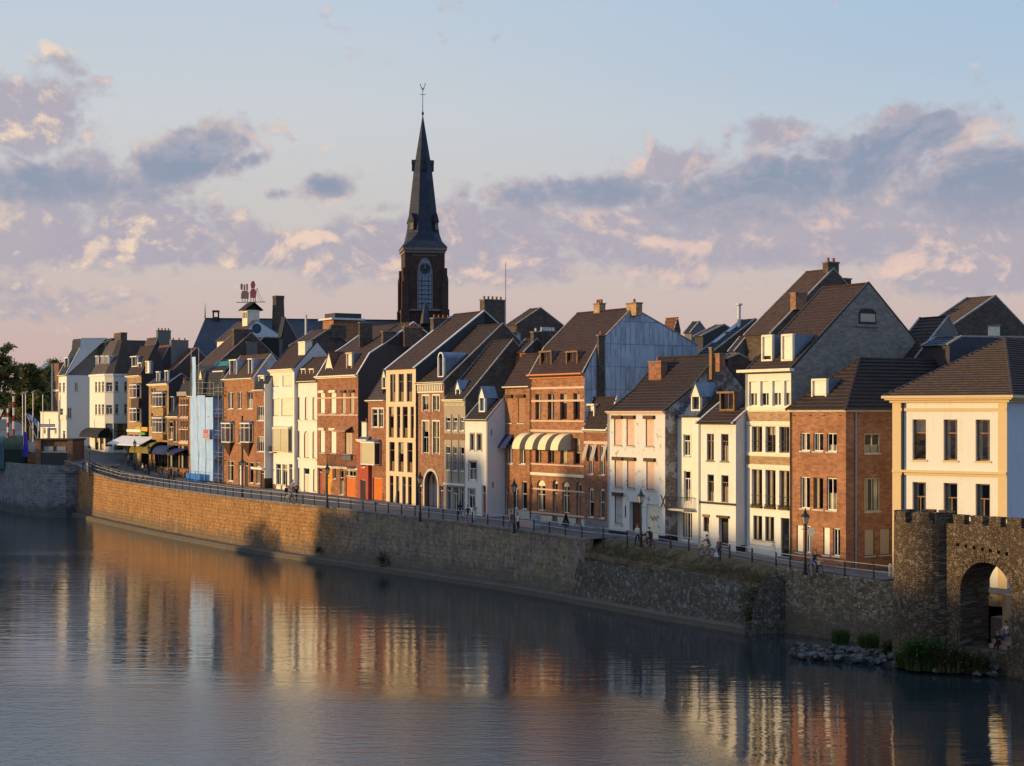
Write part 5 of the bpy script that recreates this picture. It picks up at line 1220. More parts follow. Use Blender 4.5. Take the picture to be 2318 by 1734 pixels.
# ---- brick corner house -------------------------------------------------
h = House('brick_house', 'brick corner house with white casements, closed cream blinds and a hipped dark roof', Z8, 292, 570, 780, BR_OR, off=.15, xe=430)
h.front.win(Z8, [(340, 388), (405, 455), (473, 524)], 895, 988, xr=430, nc=2, tr=0); h.front.win(Z8, [(340, 388), (473, 524)], 1120, 1282, xr=430, nc=2, tr=0); h.front.win(Z8, [(405, 455)], 1120, 1282, xr=430, nc=2, tr=0, frame=BROWNW)
h.front.win(Z8, [(320, 353), (455, 488)], 1370, 1508, xr=420, shut=BLINDW); h.front.win(Z8, [(368, 392), (505, 541)], 1370, 1508, xr=430, nc=2, tr=0)
h.right.L = 20; h.right.z1 = h.ze
h.right.win(Z8, [(664, 741)], 898, 998, nc=2, tr=0, frame=STONE, rd=.1); h.right.win(Z8, [(664, 741)], 1124, 1292, nc=2, tr=0, frame=STONE, rd=.1); h.right.win(Z8, [(664, 714), (742, 794)], 1382, 1515, xr=728, shut=TAN, rd=.1)
an = MB()
for x_ in (309, 392, 460, 543): a_, z_ = h.front.solve(Z8.x(x_), Z8.y(808)); an.lathe([(.11, 0), (.11, .05)], (a_, -.05, z_), 8)
an.build('wall_anchor', BLACKP, h.E)
h.hipfront((640, 518), T_DK, depth=13, ridge_mat=T_BR); h.dormer(Z8, 396, 470, 622, 744, kind='flat', face=CREAMP, cheek=ZINC, nc=1, yy=.8, blind=.95, ov=0, glass=True)
mb = MB(); mb.box((-.05, -.16, h.ze-.12), (h.L+.16, -.002, h.ze+.08)); mb.box((h.L+.002, 0, h.ze-.12), (h.L+.16, 13, h.ze+.08)); mb.build('cornice', STONE, h.E)
h.pipe(.04, 0, h.ze, BLACKP); pb = MB(); pb.tube([(h.L+.1, .9, -.5), (h.L+.1, .9, h.ze)], .06, 6); pb.build('drainpipe', GREYP, h.E)
sk = MB(); sk.box((h.L-.6, 5.5, h.ze+.35), (h.L-.25, 6.6, h.ze+.75)); h.finish()
# ---- cream villa at the right -------------------------------------------
r_ = ray(Z9.x(183), H0).xy; VP0 = r_*111.5; vd = Vector((.783, -.622)); vp = (VP0, vd)
h = House('villa', 'large cream villa with yellow pilasters and a hipped brown tiled roof, rightmost house', Z9, 183, 946, 762, PL_CREAM, line=vp, xe=560, base=4.2, rd=.3, group='houses along the quay')
YP = plaster('yellow ochre trim', (.68, .50, .26), amt=.15)
c3 = [(312, 402), (520, 612), (734, 830)]
h.front.win(Z9, c3, 915, 1190, xr=570, nc=1, tr=.33, frame=BROWNW, sill=YP, rd=.32, curtain=.9, fw=.08); h.front.win(Z9, c3, 1340, 1640, xr=570, nc=2, tr=.33, frame=BROWNW, sill=YP, rd=.32, curtain=.9, fw=.08); h.front.win(Z9, c3, 1800, 2080, xr=570, nc=2, tr=.33, frame=BROWNW, sill=YP, rd=.32)
for y0, y1, d_ in ((838, 858, .12), (1258, 1275, .22), (1278, 1292, .12)): h.front.band(Z9, y0, y1, 570, YP, d_)
mb = MB(); mb.box((-.02, -.1, -1), (.62, -.002, h.ze)); mb.box((h.L-.62, -.1, -1), (h.L+.02, -.002, h.ze)); mb.build('pilaster', YP, h.E)
mb = MB(); mb.tube([(.78, -.12, 0), (.78, -.12, h.ze)], .07, 6); mb.build('drainpipe', BLACKP, h.E)
h.hipfront((930, 370), T_BR, depth=22, over=.55, ridge_mat=T_WORN)
mb = MB()
for i, (a_, b_, dp) in enumerate(((.08, -.10, .62), (-.103, -.22, .45), (-.223, -.40, .2))): mb.box((-dp, -dp, h.ze+b_), (h.L+dp, -.002, h.ze+a_)); mb.box((h.L+.002, 0, h.ze+b_), (h.L+dp, 20, h.ze+a_)); mb.box((-dp, 0, h.ze+b_), (-.002, 20, h.ze+a_))
mb.build('cornice', YP, h.E); h.finish(side_mat=plaster('shade blued plaster', (.50, .52, .56)))  # bluish shade of the side wall put into its colour
# ------------------------------------------------------------------ buildings behind the row
def back(name, label, q, x0, x1, eave, apex, off, wall, roofm, side=None, sym=True, backpt=None, verge=VERGE, rise=.05, group='roofs behind the quay houses', fin=True):
    h = House(name, label, q, x0, x1, eave, wall, off=off, group=group, cat='house')
    h.roof([apex], roofm, verge=verge, gmat=side or BR_SOOT, back=None if backpt is None else h.gable_pt(*q.p(backpt)), rise=rise)
    if fin: h.finish()
    return h
# white gabled warehouse with a cupola on the ridge
wh = back('warehouse', 'warehouse with a white gable, round window and a small windowed cupola', ZD, 60, 290, 580, (535, 345), -9, PL_WHITE, T_WORN, plaster('shade blued white gable', (.56, .58, .62)), verge=ZINC, backpt=(870, 560), fin=False)  # gable turned from the sun, its bluish shade mixed into the plaster colour
y_, z_ = wh.gable_pt(ZD.x(532), ZD.y(440)); mb = MB(); mb.lathe([(.62, 0), (.62, .04)], (0, 0, 0), 20); o = mb.build('round_window', plain('dark round pane', (.03, .06, .09), .3, .1), wh.E); o.rotation_euler = (0, R(90), 0); o.location = (wh.L+.03, y_, z_)
mb = MB(); mb.lathe([(.74, 0), (.74, .02), (.62, .02)], (0, 0, 0), 20); p_ = mb.build('window_frame', BLACKP, o)
yr, zr0 = wh.prof[-1]; cz = zr0-.8
mb = MB(); mb.box((wh.L-3.4, yr-1.0, cz), (wh.L-1.4, yr+1.0, zr0+1.7)); cu = mb.build('cupola', CREAMP, wh.E)
mb = MB()
for i in range(3): mb.box((wh.L-3.2+i*.62, yr-1.03, zr0+.45), (wh.L-2.85+i*.62, yr-1.004, zr0+1.35))
mb.build('cupola_window', DARKW, cu)
mb = MB()
for sg in (-1, 1): mb.prism([(sg*1.45, zr0+1.6), (0, zr0+2.75), (0, zr0+2.9), (sg*1.45, zr0+1.75)], lambda y, z: (wh.L-3.9, yr+y, z), lambda y, z: (wh.L-1.0, yr+y, z))
mb.prism([(-1.0, zr0+1.7), (1.0, zr0+1.7), (0, zr0+2.7)], lambda y, z: (wh.L-3.39, yr+y, z), lambda y, z: (wh.L-1.41, yr+y, z))
mb.build('cupola_roof', T_DK, cu); wh.finish(left_mat=PL_WHITE)
# red sign on the cupola: two flat panels on a frame (plain shapes)
c0 = wh.o+wh.d*(wh.L-2.4)+wh.n*yr; base_z = wh.z0+zr0+2.9
sg = empty('roof_sign', (c0.x, c0.y, base_z), R(8)); tag(sg, 'red two panel rooftop sign on a thin steel frame above the cupola', 'sign')
REDS = plain('red sign panel', (.70, .13, .10), .5, .15); REDP = plain('faded red sign panel', (.55, .22, .16), .5, .15)
def extr(name, loops, th, mat, parent):
    mb = MB()
    for lp in loops: mb.prism(lp, lambda x, z: (x, 0, z), lambda x, z: (x, th, z))
    return mb.build(name, mat, parent)
extr('panel', [[(-1.5, .55), (-.35, .55), (-.3, 1.5), (-.55, 1.8), (-1.3, 1.8), (-1.5, 1.3)], [(-1.55, 1.95), (-1.25, 1.95), (-1.2, 2.7), (-1.4, 2.95), (-1.6, 2.7)], [(-1.1, 1.85), (-.85, 1.85), (-.85, 2.75), (-1.1, 2.75)], [(-.72, 1.85), (-.45, 1.85), (-.45, 2.85), (-.72, 2.85)]], .12, REDP, sg)
extr('panel', [[(-.1, .7), (.75, .7), (.85, 1.7), (.6, 2.1), (.1, 2.1), (-.15, 1.6)], [(.9, 1.5), (1.05, 2.2), (.85, 2.1)], [(.05, 2.15), (.55, 2.15), (.7, 2.75), (.5, 3.3), (.15, 3.3), (-.05, 2.75)]], .12, REDS, sg)
mb = MB()
for x_ in (-1.3, -.9, -.5, .0, .4, .7): mb.tube([(x_, .1, 0), (x_, .1, .72)], .05, 4)
mb.tube([(-2.2, .1, .0), (2.2, .1, .1)], .07, 4); mb.tube([(.8, .1, 2.3), (1.9, .4, .1)], .03, 4); mb.tube([(.8, .1, 1.6), (1.5, .4, .1)], .03, 4)
mb.build('frame', BLACKP, sg)
# brick smokestack
P = at(630, H0, 246); mb = MB(); k = 246/3600; zt = HC-(ZL.y(135)-H0)*k; zb = 6
def sq(w0, z): return w0, z
mb.lathe([(1.05, zb-zt), (1.02, -3.5), (.93, -.5), (1.0, -.48), (1.0, 0)], (0, 0, 0), 4, ph=R(45))
st = mb.build('smokestack', BR_SOOT); st.location = (P.x, P.y, zt); st.rotation_euler = (0, 0, THETA+R(90)); tag(st, 'tall square brick smokestack rising beside the white gable', 'smokestack')
hk = back('house', 'dark steep roof with white balcony rails right behind the smokestack', ZD, 800, 838, 540, (870, 310), -12.5, PL_GREY, SL_BLK, PL_DARK, backpt=(1020, 580))
# the roofs and dark walls around the middle of the row
h = back('house', 'house with a long worn brown roof slope and pale verge behind the scaffold', ZD, -160, 60, 880, (470, 492), -1.5, BR_SOOT, T_WORN, BR_SOOT, fin=False); h.stack(ZD, 262, 490, 458, 640, h.L-.6, BR_SOOT, .8, 0); h.stack(ZD, 415, 540, 610, 800, h.L+.5, PL_GREY, .5, 0); h.finish()
h = back('house', 'house with a dark ivy clad brick side wall below the white gable', ZD, 230, 400, 760, (620, 548), -9, BR_SOOT, T_DK, plaster('ivy and soot wall', (.035, .033, .028)), backpt=(900, 560))
h = back('house', 'small brown tiled roof with a brick stair tower behind the white house', ZD, 930, 1120, 640, (1395, 452), -7, BR_OR, T_BR, BR_SOOT, fin=False); h.stack(ZD, 1420, 1600, 405, 560, h.L+.2, BR_SOOT, .6, 0); h.finish()
P = at(ZD.x(1455), H0, 225); mb = MB(); zt = HC-(ZD.y(345)-H0)*225/3600; mb.box((-1.6, -1.0, -12), (1.9, 3.2, 0)); o = empty('stair_tower', (P.x, P.y, zt), THETA); tag(o, 'flat roofed orange brick stair tower with white eaves among the roofs', 'tower')
mb.build('wall', BR_OR, o); mb = MB(); mb.box((-2.1, -1.5, .002), (2.4, 3.7, .25)); mb.build('eaves', VERGEW, o); mb = MB(); mb.box((-1.4, -.8, .252), (2.0, 3.3, .95)); mb.build('roof', DKVERGE, o)
h = back('house', 'brown tiled roof with a white bargeboard in front of the church tower', Z4, 500, 590, 335, (850, 165), -16, BR_OR, T_BR, plaster('white gable board', (.5, .5, .52)), backpt=(1000, 285))
# far left: roofs and dark stacks above the square
h = back('house', 'dark slate roof with tall grey chimney stacks behind the ochre brick houses', Z1, 1130, 1215, 400, (1285, 160), -3.5, PL_DARK, SL_BR, PL_DARK, fin=False); h.stack(Z1, 1285, 1392, 105, 230, h.L, PL_GREY, .8, 4); h.finish()
h = back('house', 'red tiled roof slope behind the dark stacks at the square', Z1, 1180, 1260, 470, (1385, 222), -2.0, PL_DARK, T_RED, PL_DARK, fin=False); h.stack(Z1, 1395, 1535, 185, 400, h.L+.4, PL_GREY, .8, 3); h.finish()
h = back('house', 'orange red roof edge above the blue awnings', Z1, 1330, 1420, 425, (1600, 245), -4, PL_DARK, T_RED, PL_DARK)
h = back('house', 'black roofed house with a flue seen between the white corner blocks', Z1, 640, 760, 260, (930, 165), -9, PL_DARK, SL_BLK, PL_DARK, fin=False); h.chimney(Z1, 928, 985, 125, 220, h.prof[-1][0], BR_SOOT, 1.2, 0); h.finish()
# right half
h = back('house', 'small gabled house with rust brown roof behind the long dark slopes', Z5, 880, 952, 232, (1115, 116), -19, BR_SOOT, T_BR, BR_SOOT)
h = back('house', 'house with pale chimney pots in a row behind the brick house', Z5, 930, 1010, 420, (1090, 330), -6, BR_OR, T_BR, BR_SOOT, fin=False); h.stack(Z5, 1066, 1118, 285, 420, h.L, BR_SOOT, .6, 1, potm=PL_PALE); h.stack(Z5, 1122, 1226, 280, 420, h.L+.3, BR_SOOT, .6, 5, potm=PL_PALE); h.finish()
h = back('house', 'orange red roof peeping over the zinc gable', ZG, 150, 330, 640, (375, 412), -30, BR_OR, T_RED, BR_SOOT)
h = back('house', 'grey gabled house with dark flat front between the zinc wall and black roof', ZG, 480, 590, 640, (715, 475), -26, PL_GREY, SL_BLK, PL_GREY)
h = back('house', 'wide dark grey roof behind the skylight house', ZG, 640, 770, 700, (1100, 525), -20, PL_DARK, SL_BR, PL_DARK)
h = back('house', 'black roof with a pair of long skylights and a pale flue', ZG, 690, 905, 985, (1590, 438), -11, PL_DARK, SL_BLK, BR_SOOT, fin=False)
mb = MB()
for a_, b_ in (((.30, .12), (.55, .4)), ((.62, .1), (.85, .36))):
    y0, z0 = h.prof[-1][0]*a_[0], profile_z(h.prof, h.prof[-1][0]*a_[0]); y1, z1 = h.prof[-1][0]*b_[0], profile_z(h.prof, h.prof[-1][0]*b_[0])
    mb.prism([(y0, z0+.1), (y1, z1+.1), (y1, z1+.2), (y0, z0+.2)], lambda y, z: (h.L*.1, y, z), lambda y, z: (h.L*.35, y, z))
mb.build('skylight', ZINCL, h.R)
mb = MB(); y1 = h.prof[-1][0]*.8; mb.lathe([(.16, -1.5), (.16, 1.6), (.34, 1.65), (.3, 1.8)], (h.L*.45, y1, profile_z(h.prof, y1)+.4), 8); mb.build('flue', PL_PALE, h.E); h.finish()
h = back('house', 'low brick gabled house tucked behind the white house with iron balcony', ZG, 1000, 1165, 1060, (1330, 985), -5.5, BR_SOOT, T_BR, BR_SOOT)
h = back('house', 'grey rendered extension with flat roofs below the black roof', ZG, 1180, 1290, 930, (1450, 720), -8, PL_GREY, SL_BLK, PL_GREY)
h = back('house', 'tall brown roofed house with stepped brick gable and smoking chimney pots on top', Z8, 60, 196, 395, (508, 66), -9, BR_SOOT, T_WORN, BR_SOOT, verge=VERGE, fin=False)
h.stack(Z8, 480, 535, 35, 85, h.L-.1, BR_SOOT, .7, 2); h.stack(Z8, 316, 372, 190, 270, h.L+.35, BR_MIX, .7, 0); h.stack(Z8, 560, 597, 118, 170, h.L, BR_SOOT, .7, 0); h.finish()
h = back('house', 'large brown tiled house with pale verge and dark stone gable at the right', Z9, 110, 300, 490, (868, 92), -17, BR_SOOT, T_WORN, BR_SOOT, backpt=(1180, 420))
h = back('house', 'smaller brown tiled house with grey gable in front of the large one', Z9, 150, 345, 505, (556, 228), -12, BR_SOOT, T_BR, PL_GREY, backpt=(690, 540), fin=False); h.finish()
h = back('house', 'long dark flat roofed annex with a glazed lantern behind the villa', Z9, 380, 560, 420, (640, 365), -12, PL_DARK, SL_NAVY, SL_NAVY, backpt=(1200, 372), fin=False); h.stack(Z9, 850, 897, 290, 372, h.L, CREAMP, .5, 0); h.finish()

# ------------------------------------------------------------------ church
DC = 270; kc = DC/F; RC = R(9.4); P = at(957, H0, DC)
CH = empty('church', (P.x, P.y, 6), RC); tag(CH, 'dark brick church tower with a tall slate spire, weathercock and long slate nave', 'church')
cz = lambda y: HC-(y-H0)*kc-6
BR_CH = brick('church brick', (.060, .032, .025), (.085, .046, .034), (.08, .06, .05), .4); CST = plain('church stone trim', (.20, .165, .135), .8, .2)
hw = 3.35; zt = cz(566); zm = cz(ZF.y(1480))
mb = MB(); mb.box((-hw, -hw, 0), (hw, hw, zt)); mb.build('tower', BR_CH, CH)
mb = MB(); mb.box((-hw-.35, -hw-.35, zt-.35), (hw+.35, hw+.35, zt+.15)); mb.box((-hw-.12, -hw-.12, zt-.8), (hw+.12, hw+.12, zt-.352)); mb.build('tower_cornice', CST, CH)
mb = MB(); mb.box((-hw-.3, -hw-.3, zm), (hw+.3, hw+.3, zm+.3)); mb.build('string_course', CST, CH)
mb = MB()
for i in range(16): mb.box((-2.0+i*.25, -hw-.05, cz(ZF.y(1142))), (-1.88+i*.25, -hw-.002, cz(ZF.y(1132))))
mb.build('stone_frieze', CST, CH)
for sx in (-1, 1):
    for sy in (-1, 1):
        mb = MB(); cx_, cy_ = sx*hw, sy*hw
        mb.box((cx_-.55, cy_-.55, 0), (cx_+.55, cy_+.55, cz(ZF.y(1300)))); mb.box((cx_-.38, cy_-.38, 0), (cx_+.38, cy_+.38, cz(ZF.y(1215))))
        mb.box((cx_-.7, cy_-.7, 0), (cx_+.7, cy_+.7, cz(ZF.y(1470)))); mb.lathe([(.35, 0), (.3, .7), (.02, 1.5)], (cx_+sx*.25, cy_+sy*.25, cz(ZF.y(1300))), 4); mb.build('buttress', BR_CH, CH)
# great lancet window with tracery and clock
mb = MB(); ww = 1.12; z0, zs, z1 = cz(ZF.y(1465)), cz(ZF.y(1270)), cz(ZF.y(1165))
def ogive(w_, z0, zs, z1, n_=8):
    return [(-w_, z0), (w_, z0), (w_, zs)]+[(w_*math.cos(t/n_*math.pi/2)**.8, zs+(z1-zs)*math.sin(t/n_*math.pi/2)**1.1) for t in range(1, n_+1)]+[(-w_*math.cos(t/n_*math.pi/2)**.8, zs+(z1-zs)*math.sin(t/n_*math.pi/2)**1.1) for t in range(n_-1, 0, -1)]+[(-w_, zs)]
mb.prism(ogive(ww+.2, z0-.2, zs, z1+.35), lambda x, z: (x, -hw-.10, z), lambda x, z: (x, -hw-.002, z)); o = mb.build('window', CST, CH)
mb = MB(); mb.prism(ogive(ww, z0, zs, z1), lambda x, z: (x, -hw-.13, z), lambda x, z: (x, -hw-.102, z)); mb.build('pane', plain('leaded church glass', (.15, .21, .28), .3, .3, spec=.5), o)
mb = MB()
for x_ in (-ww, -.03, ww-.06): mb.box((x_, -hw-.2, z0), (x_+.08, -hw-.132, zs+.2))
bm_ = MB()
for i in range(1, 7): bm_.box((-ww, -hw-.17, z0+(zs-z0)*i/7), (ww, -hw-.132, z0+(zs-z0)*i/7+.13))
for x_ in (-.58, .52): bm_.box((x_, -hw-.168, z0), (x_+.09, -hw-.133, zs+.3))
bm_.build('glazing_bars', BLACKP, o)
for sx in (-.56, .56):
    for t in range(8): a, b_ = math.pi*t/8, math.pi*(t+1)/8; mb.tube([(sx+.56*math.cos(a), -hw-.16, zs+.6*math.sin(a)), (sx+.56*math.cos(b_), -hw-.16, zs+.6*math.sin(b_))], .06, 4)
mb.build('tracery', CST, o)
cc = cz(ZF.y(1218)); mb = MB(); n_ = 24
mb.prism([(.88*math.cos(2*math.pi*i/n_), cc+.88*math.sin(2*math.pi*i/n_)) for i in range(n_)], lambda x, z: (x, -hw-.26, z), lambda x, z: (x, -hw-.135, z)); o = mb.build('clock', BLACKP, CH)
mb = MB()
for i in range(12): a = math.pi*i/6; mb.tube([(.6*math.cos(a), -hw-.28, cc+.6*math.sin(a)), (.80*math.cos(a), -hw-.28, cc+.80*math.sin(a))], .05, 4)
mb.tube([(0, -hw-.3, cc), (-.42, -hw-.3, cc+.02)], .05, 4); mb.tube([(0, -hw-.3, cc), (.05, -hw-.3, cc+.62)], .04, 4); mb.build('clock_hands', CST, o)
mb = MB(); mb.lathe([(1.0, cz(ZF.y(1560))), (.75, cz(ZF.y(1500))), (.05, cz(ZF.y(1420)))], (0, -hw-.6, 0), 6); mb.build('porch_spirelet', SL_NAVY, CH)
# spire: square flare to octagon
mb = MB(); r8 = lambda r_, z: [(r_/math.cos(math.pi/8)*math.cos(math.pi/8+i*math.pi/4), r_/math.cos(math.pi/8)*math.sin(math.pi/8+i*math.pi/4), z) for i in range(8)]
def sq8(h_, c_, z):
    pts = []
    for sx, sy, f in ((1, 1, 0), (1, 1, 1), (-1, 1, 0), (-1, 1, 1), (-1, -1, 0), (-1, -1, 1), (1, -1, 0), (1, -1, 1)):
        first = (sx*sy > 0) ^ (f == 1)
        pts.append((sx*h_, sy*c_, z) if first else (sx*c_, sy*h_, z))
    return pts
rows = [sq8(hw+.45, hw+.40, zt+.15), sq8(3.0, 2.2, cz(548)), r8(2.72, cz(530)), r8(2.45, cz(505)), r8(1.48, cz(384)), r8(.06, cz(262))]
for a, b_ in zip(rows, rows[1:]):
    for i in range(8): mb.face([a[i], a[(i+1) % 8], b_[(i+1) % 8], b_[i]])
sp_ = mb.build('spire', slate('spire slate', (.032, .038, .055), .25, .7), CH)
for i in range(4):                                        # gabled lucarnes
    a = i*math.pi/2-math.pi/2; mb = MB(); m_ = Matrix.Rotation(a+math.pi/2, 3, 'Z'); fn = lambda x, y, z, m_=m_: tuple(m_@Vector((x, y, z)))
    mb.box((-.35, -1.85, cz(388)), (.35, -1.0, cz(371)), fn=fn); mb.prism([(-.45, cz(371)), (.45, cz(371)), (0, cz(362))], lambda x, z: fn(x, -1.9, z), lambda x, z: fn(x, -.9, z)); mb.build('lucarne', BLACKP, sp_)
    a += math.pi/4; mb = MB(); m_ = Matrix.Rotation(a+math.pi/2, 3, 'Z'); fn = lambda x, y, z, m_=m_: tuple(m_@Vector((x, y, z)))
    mb.box((-.45, -3.0, cz(524)), (.45, -1.6, cz(505)), fn=fn); mb.prism([(-.6, cz(505)), (.6, cz(505)), (0, cz(486))], lambda x, z: fn(x, -3.1, z), lambda x, z: fn(x, -1.6, z)); o = mb.build('lucarne', SL_BLK, sp_)
    mb = MB()
    for x_ in (-.3, -.02, .26): mb.box((x_, -3.04, cz(523)), (x_+.06, -3.003, cz(508)), fn=fn)
    mb.build('louvre', SALMON, o)
mb = MB(); mb.lathe([(.10, cz(262)), (.22, cz(256)), (.06, cz(252)), (.045, cz(200))], n=8); mb.tube([(-.5, 0, cz(214)), (.5, 0, cz(214))], .05, 4); fin = mb.build('finial', BLACKP, CH)
mb = MB(); mb.prism([(-.45, cz(188)), (-.25, cz(196)), (0, cz(201)), (.22, cz(196)), (.42, cz(187)), (.52, cz(189)), (.40, cz(193)), (.2, cz(203)), (0, cz(205)), (-.2, cz(202)), (-.5, cz(191))], lambda x, z: (x, -.04, z), lambda x, z: (x, .04, z)); mb.build('weathercock', plain('gilt', (.45, .30, .10), .4, .1, metal=.8), fin)
# nave
zn = cz(724); L_ = (905-388)*kc*1.02; mb = MB(); y0 = 2.0; hwid = 7.5
mb.box((-L_, y0-hwid, 0), (-hw-.01, y0+hwid, zn-8.5)); mb.build('nave_wall', BR_CH, CH)
mb = MB(); n_ = 18
A0, A1, B0, B1 = (-L_, y0-hwid-.4, zn-8.8), (-hw-.02, y0-hwid-.4, zn-8.8), (-L_+3.2, y0, zn), (-hw-.02, y0, zn)
mb.face([A0, A1, B1, B0]); C0, C1 = (-L_, y0+hwid+.4, zn-8.8), (-hw-.02, y0+hwid+.4, zn-8.8); mb.face([C1, C0, B0, B1]); mb.face([C0, A0, B0]); nr = mb.build('nave_roof', SL_NAVY, CH)
mb = MB(); mb.tube([B0, B1], .12, 5); mb.tube([B0, (B0[0], B0[1], zn+2.6)], [.12, .02], 5); mb.tube([(B0[0]+12, y0, zn-.2), (B0[0]+12, y0, zn+.1)], .1, 4); mb.build('ridge', SL_BLK, nr)
for x_, w_ in ((496, .55),):
    cx_ = (x_-957)*kc; mb = MB()
    for a, b_ in ((-.55, -.3), (.3, .55)): mb.box((cx_+a, y0-.5, zn-1), (cx_+b_, y0+.5, cz(710)))
    mb.box((cx_-.6, y0-.55, cz(710)), (cx_+.6, y0+.55, cz(706))); mb.box((cx_-.5, y0-.5, zn-1), (cx_+.5, y0+.5, zn+.25)); mb.build('ridge_lantern', BR_CH, nr)
cx_ = (694-957)*kc; mb = MB(); mb.tube([(cx_, y0-3, zn-4), (cx_, y0-3, cz(716))], .22, 6); mb.build('vent_pipe', PL_PALE, nr)

# ------------------------------------------------------------------ bridge abutment, bridge, kiosk
GRS = stone_wall('grey blue ashlar', [(.21, .21, .215), (.27, .27, .27), (.16, .16, .17)], THETA+R(90), (1.1, .42), True, .25, (.06, .06, .055))
pts = [at(x, y, HC*F/(y-H0)).xy for x, y in [(172, 1169), (150, 1170), (110, 1170), (70, 1167), (35, 1162), (5, 1156), (-30, 1149), (-70, 1140)]]
front = resample(pts, 1.5); pts_in = [front[-1]+nS*16, front[0]+nS*16]
ab = empty('bridge_abutment', (0, 0, 0)); tag(ab, 'rounded grey stone bridge abutment at the far left of the quay', 'abutment')
def wall_prism(mb, plan, z0, z1, batter=0.0):
    c = sum(plan, Vector((0, 0)))/len(plan); top = [p+(c-p).normalized()*batter for p in plan]; n_ = len(plan)
    for i in range(n_):
        j = (i+1) % n_; mb.face([(*plan[i], z0), (*plan[j], z0), (*top[j], z1), (*top[i], z1)])
    mb.face([(*p, z1) for p in top])
mb = MB(); plan = front+pts_in; wall_prism(mb, plan, -1, 6.9, .35); mb.build('wall', GRS, ab)
mb = MB(); rim = front
io = [p+nS*.55 for p in rim]
for i in range(len(rim)-1):
    a, b_, c, d = rim[i]+nS*.3, rim[i+1]+nS*.3, rim[i+1]+nS*.85, rim[i]+nS*.85
    mb.face([(*a, 6.75), (*b_, 6.75), (*b_, 7.95), (*a, 7.95)]); mb.face([(*d, 6.75), (*c, 6.75), (*c, 7.95), (*d, 7.95)]); mb.face([(*a, 7.95), (*b_, 7.95), (*c, 7.95), (*d, 7.95)])
mb.build('parapet', GRS, ab)
# arched stone bridge running out of frame to the left
br0 = pts[-1]+nS*2; bdir = -nS; bw = (Vector((-bdir.y, bdir.x))); bw = bw if bw.y > 0 else -bw
BRG = empty('stone_bridge', (br0.x, br0.y, 0), math.atan2(bdir.y, bdir.x)); tag(BRG, 'old stone arch bridge leaving the picture at the left', 'bridge')
sgn = 1 if bw.dot(Vector((-math.sin(math.atan2(bdir.y, bdir.x)), math.cos(math.atan2(bdir.y, bdir.x))))) > 0 else -1
mb = MB(); zdeck = 8.6
def span(x0, x1, y):
    n_ = 12; arc = [(x0+1.4+(x1-x0-2.8)*(.5-.5*math.cos(math.pi*i/n_)), -.2+6.0*math.sin(math.pi*i/n_)) for i in range(n_+1)]
    mb.face([(x0, y, -1), (x0+1.4, y, -1), (x0+1.4, y, zdeck), (x0, y, zdeck)]); mb.face([(x1-1.4, y, -1), (x1, y, -1), (x1, y, zdeck), (x1-1.4, y, zdeck)])
    for (a, b_), (c, d) in zip(arc, arc[1:]): mb.face([(a, y, b_), (c, y, d), (c, y, zdeck), (a, y, zdeck)])
    return arc
for i in range(8):
    x0, x1 = i*14.0-1, (i+1)*14.0-1
    a0 = span(x0, x1, 0); span(x0, x1, sgn*9.0)
    for (a, b_), (c, d) in zip(a0, a0[1:]): mb.face([(a, 0, b_), (c, 0, d), (c, sgn*9, d), (a, sgn*9, b_)])
mb.face([(-1, 0, zdeck), (111, 0, zdeck), (111, sgn*9, zdeck), (-1, sgn*9, zdeck)]); mb.build('arches', GRS, BRG)
mb = MB()
for y in (0, sgn*8.6): mb.box((-1, y, zdeck), (111, y+sgn*.4, zdeck+1.1))
mb.build('parapet', GRS, BRG)
# kiosk on the abutment
kp = at(80, H0, 252); ko = empty('kiosk', (kp.x, kp.y, 7.2), R(-6)); tag(ko, 'flat roofed brick kiosk with dark shuttered front on the bridge abutment', 'kiosk')
mb = MB(); mb.box((0, 0, -.6), (.9, 5, 4.5)); mb.box((5.2, 0, -.6), (6.1, 5, 4.5)); mb.box((.9, .5, -.6), (5.2, 5, 4.5)); mb.build('wall', BR_DK, ko)
mb = MB(); mb.box((-.15, -.15, 4.502), (6.3, 5.2, 4.75)); mb.build('roof', DARKW, ko); mb = MB(); mb.box((.92, .1, .2), (5.18, .48, 2.5)); mb.build('shutter', DKVERGE, ko)
for x_ in (1.3, 3.4): mb = MB(); mb.box((x_, .3, 2.75), (x_+1.5, .49, 3.5)); mb.build('window', GREYP, ko)
mb = MB(); mb.box((.92, .2, 2.55), (5.18, .49, 2.7)); mb.build('ledge', STONE, ko)

# ------------------------------------------------------------------ medieval water gate
GST = stone_wall('gate rubble stone', [(.125, .088, .055), (.18, .135, .088), (.09, .06, .038)], math.atan2(-.793, .609), (.30, .13), False, .22, rubble=True)
gd = Vector((.609, -.793)); gn = Vector((.793, .609)); G0 = at(2150, H0, 100.2).xy
gt = empty('water_gate', (G0.x, G0.y, 0), math.atan2(gd.y, gd.x)); tag(gt, 'medieval stone gate with a round crenellated tower and a deep dark arch', 'gate')
gz = lambda y, D=99: HC-(y-H0)*D/F
zt = gz(1187, 99.5); Lg = 11.0; th = 2.9
def ga(px, b_=0.0):
    r_ = ray(px, H0).xy; q = G0+gn*b_; kk = q.dot(gn)/r_.dot(gn); return (r_*kk-q).dot(gd)
a0, a1 = ga(2174), ga(2289); zsill = 1.35; zs = gz(1345, 97.5); ztop = gz(1275, 97.5)
n_ = 16; am_, ar_ = (a0+a1)/2, (a1-a0)/2
arc = [(am_-ar_*math.cos(math.pi*i/n_), zs+(ztop-zs)*math.sin(math.pi*i/n_)) for i in range(n_+1)]
mb = MB()
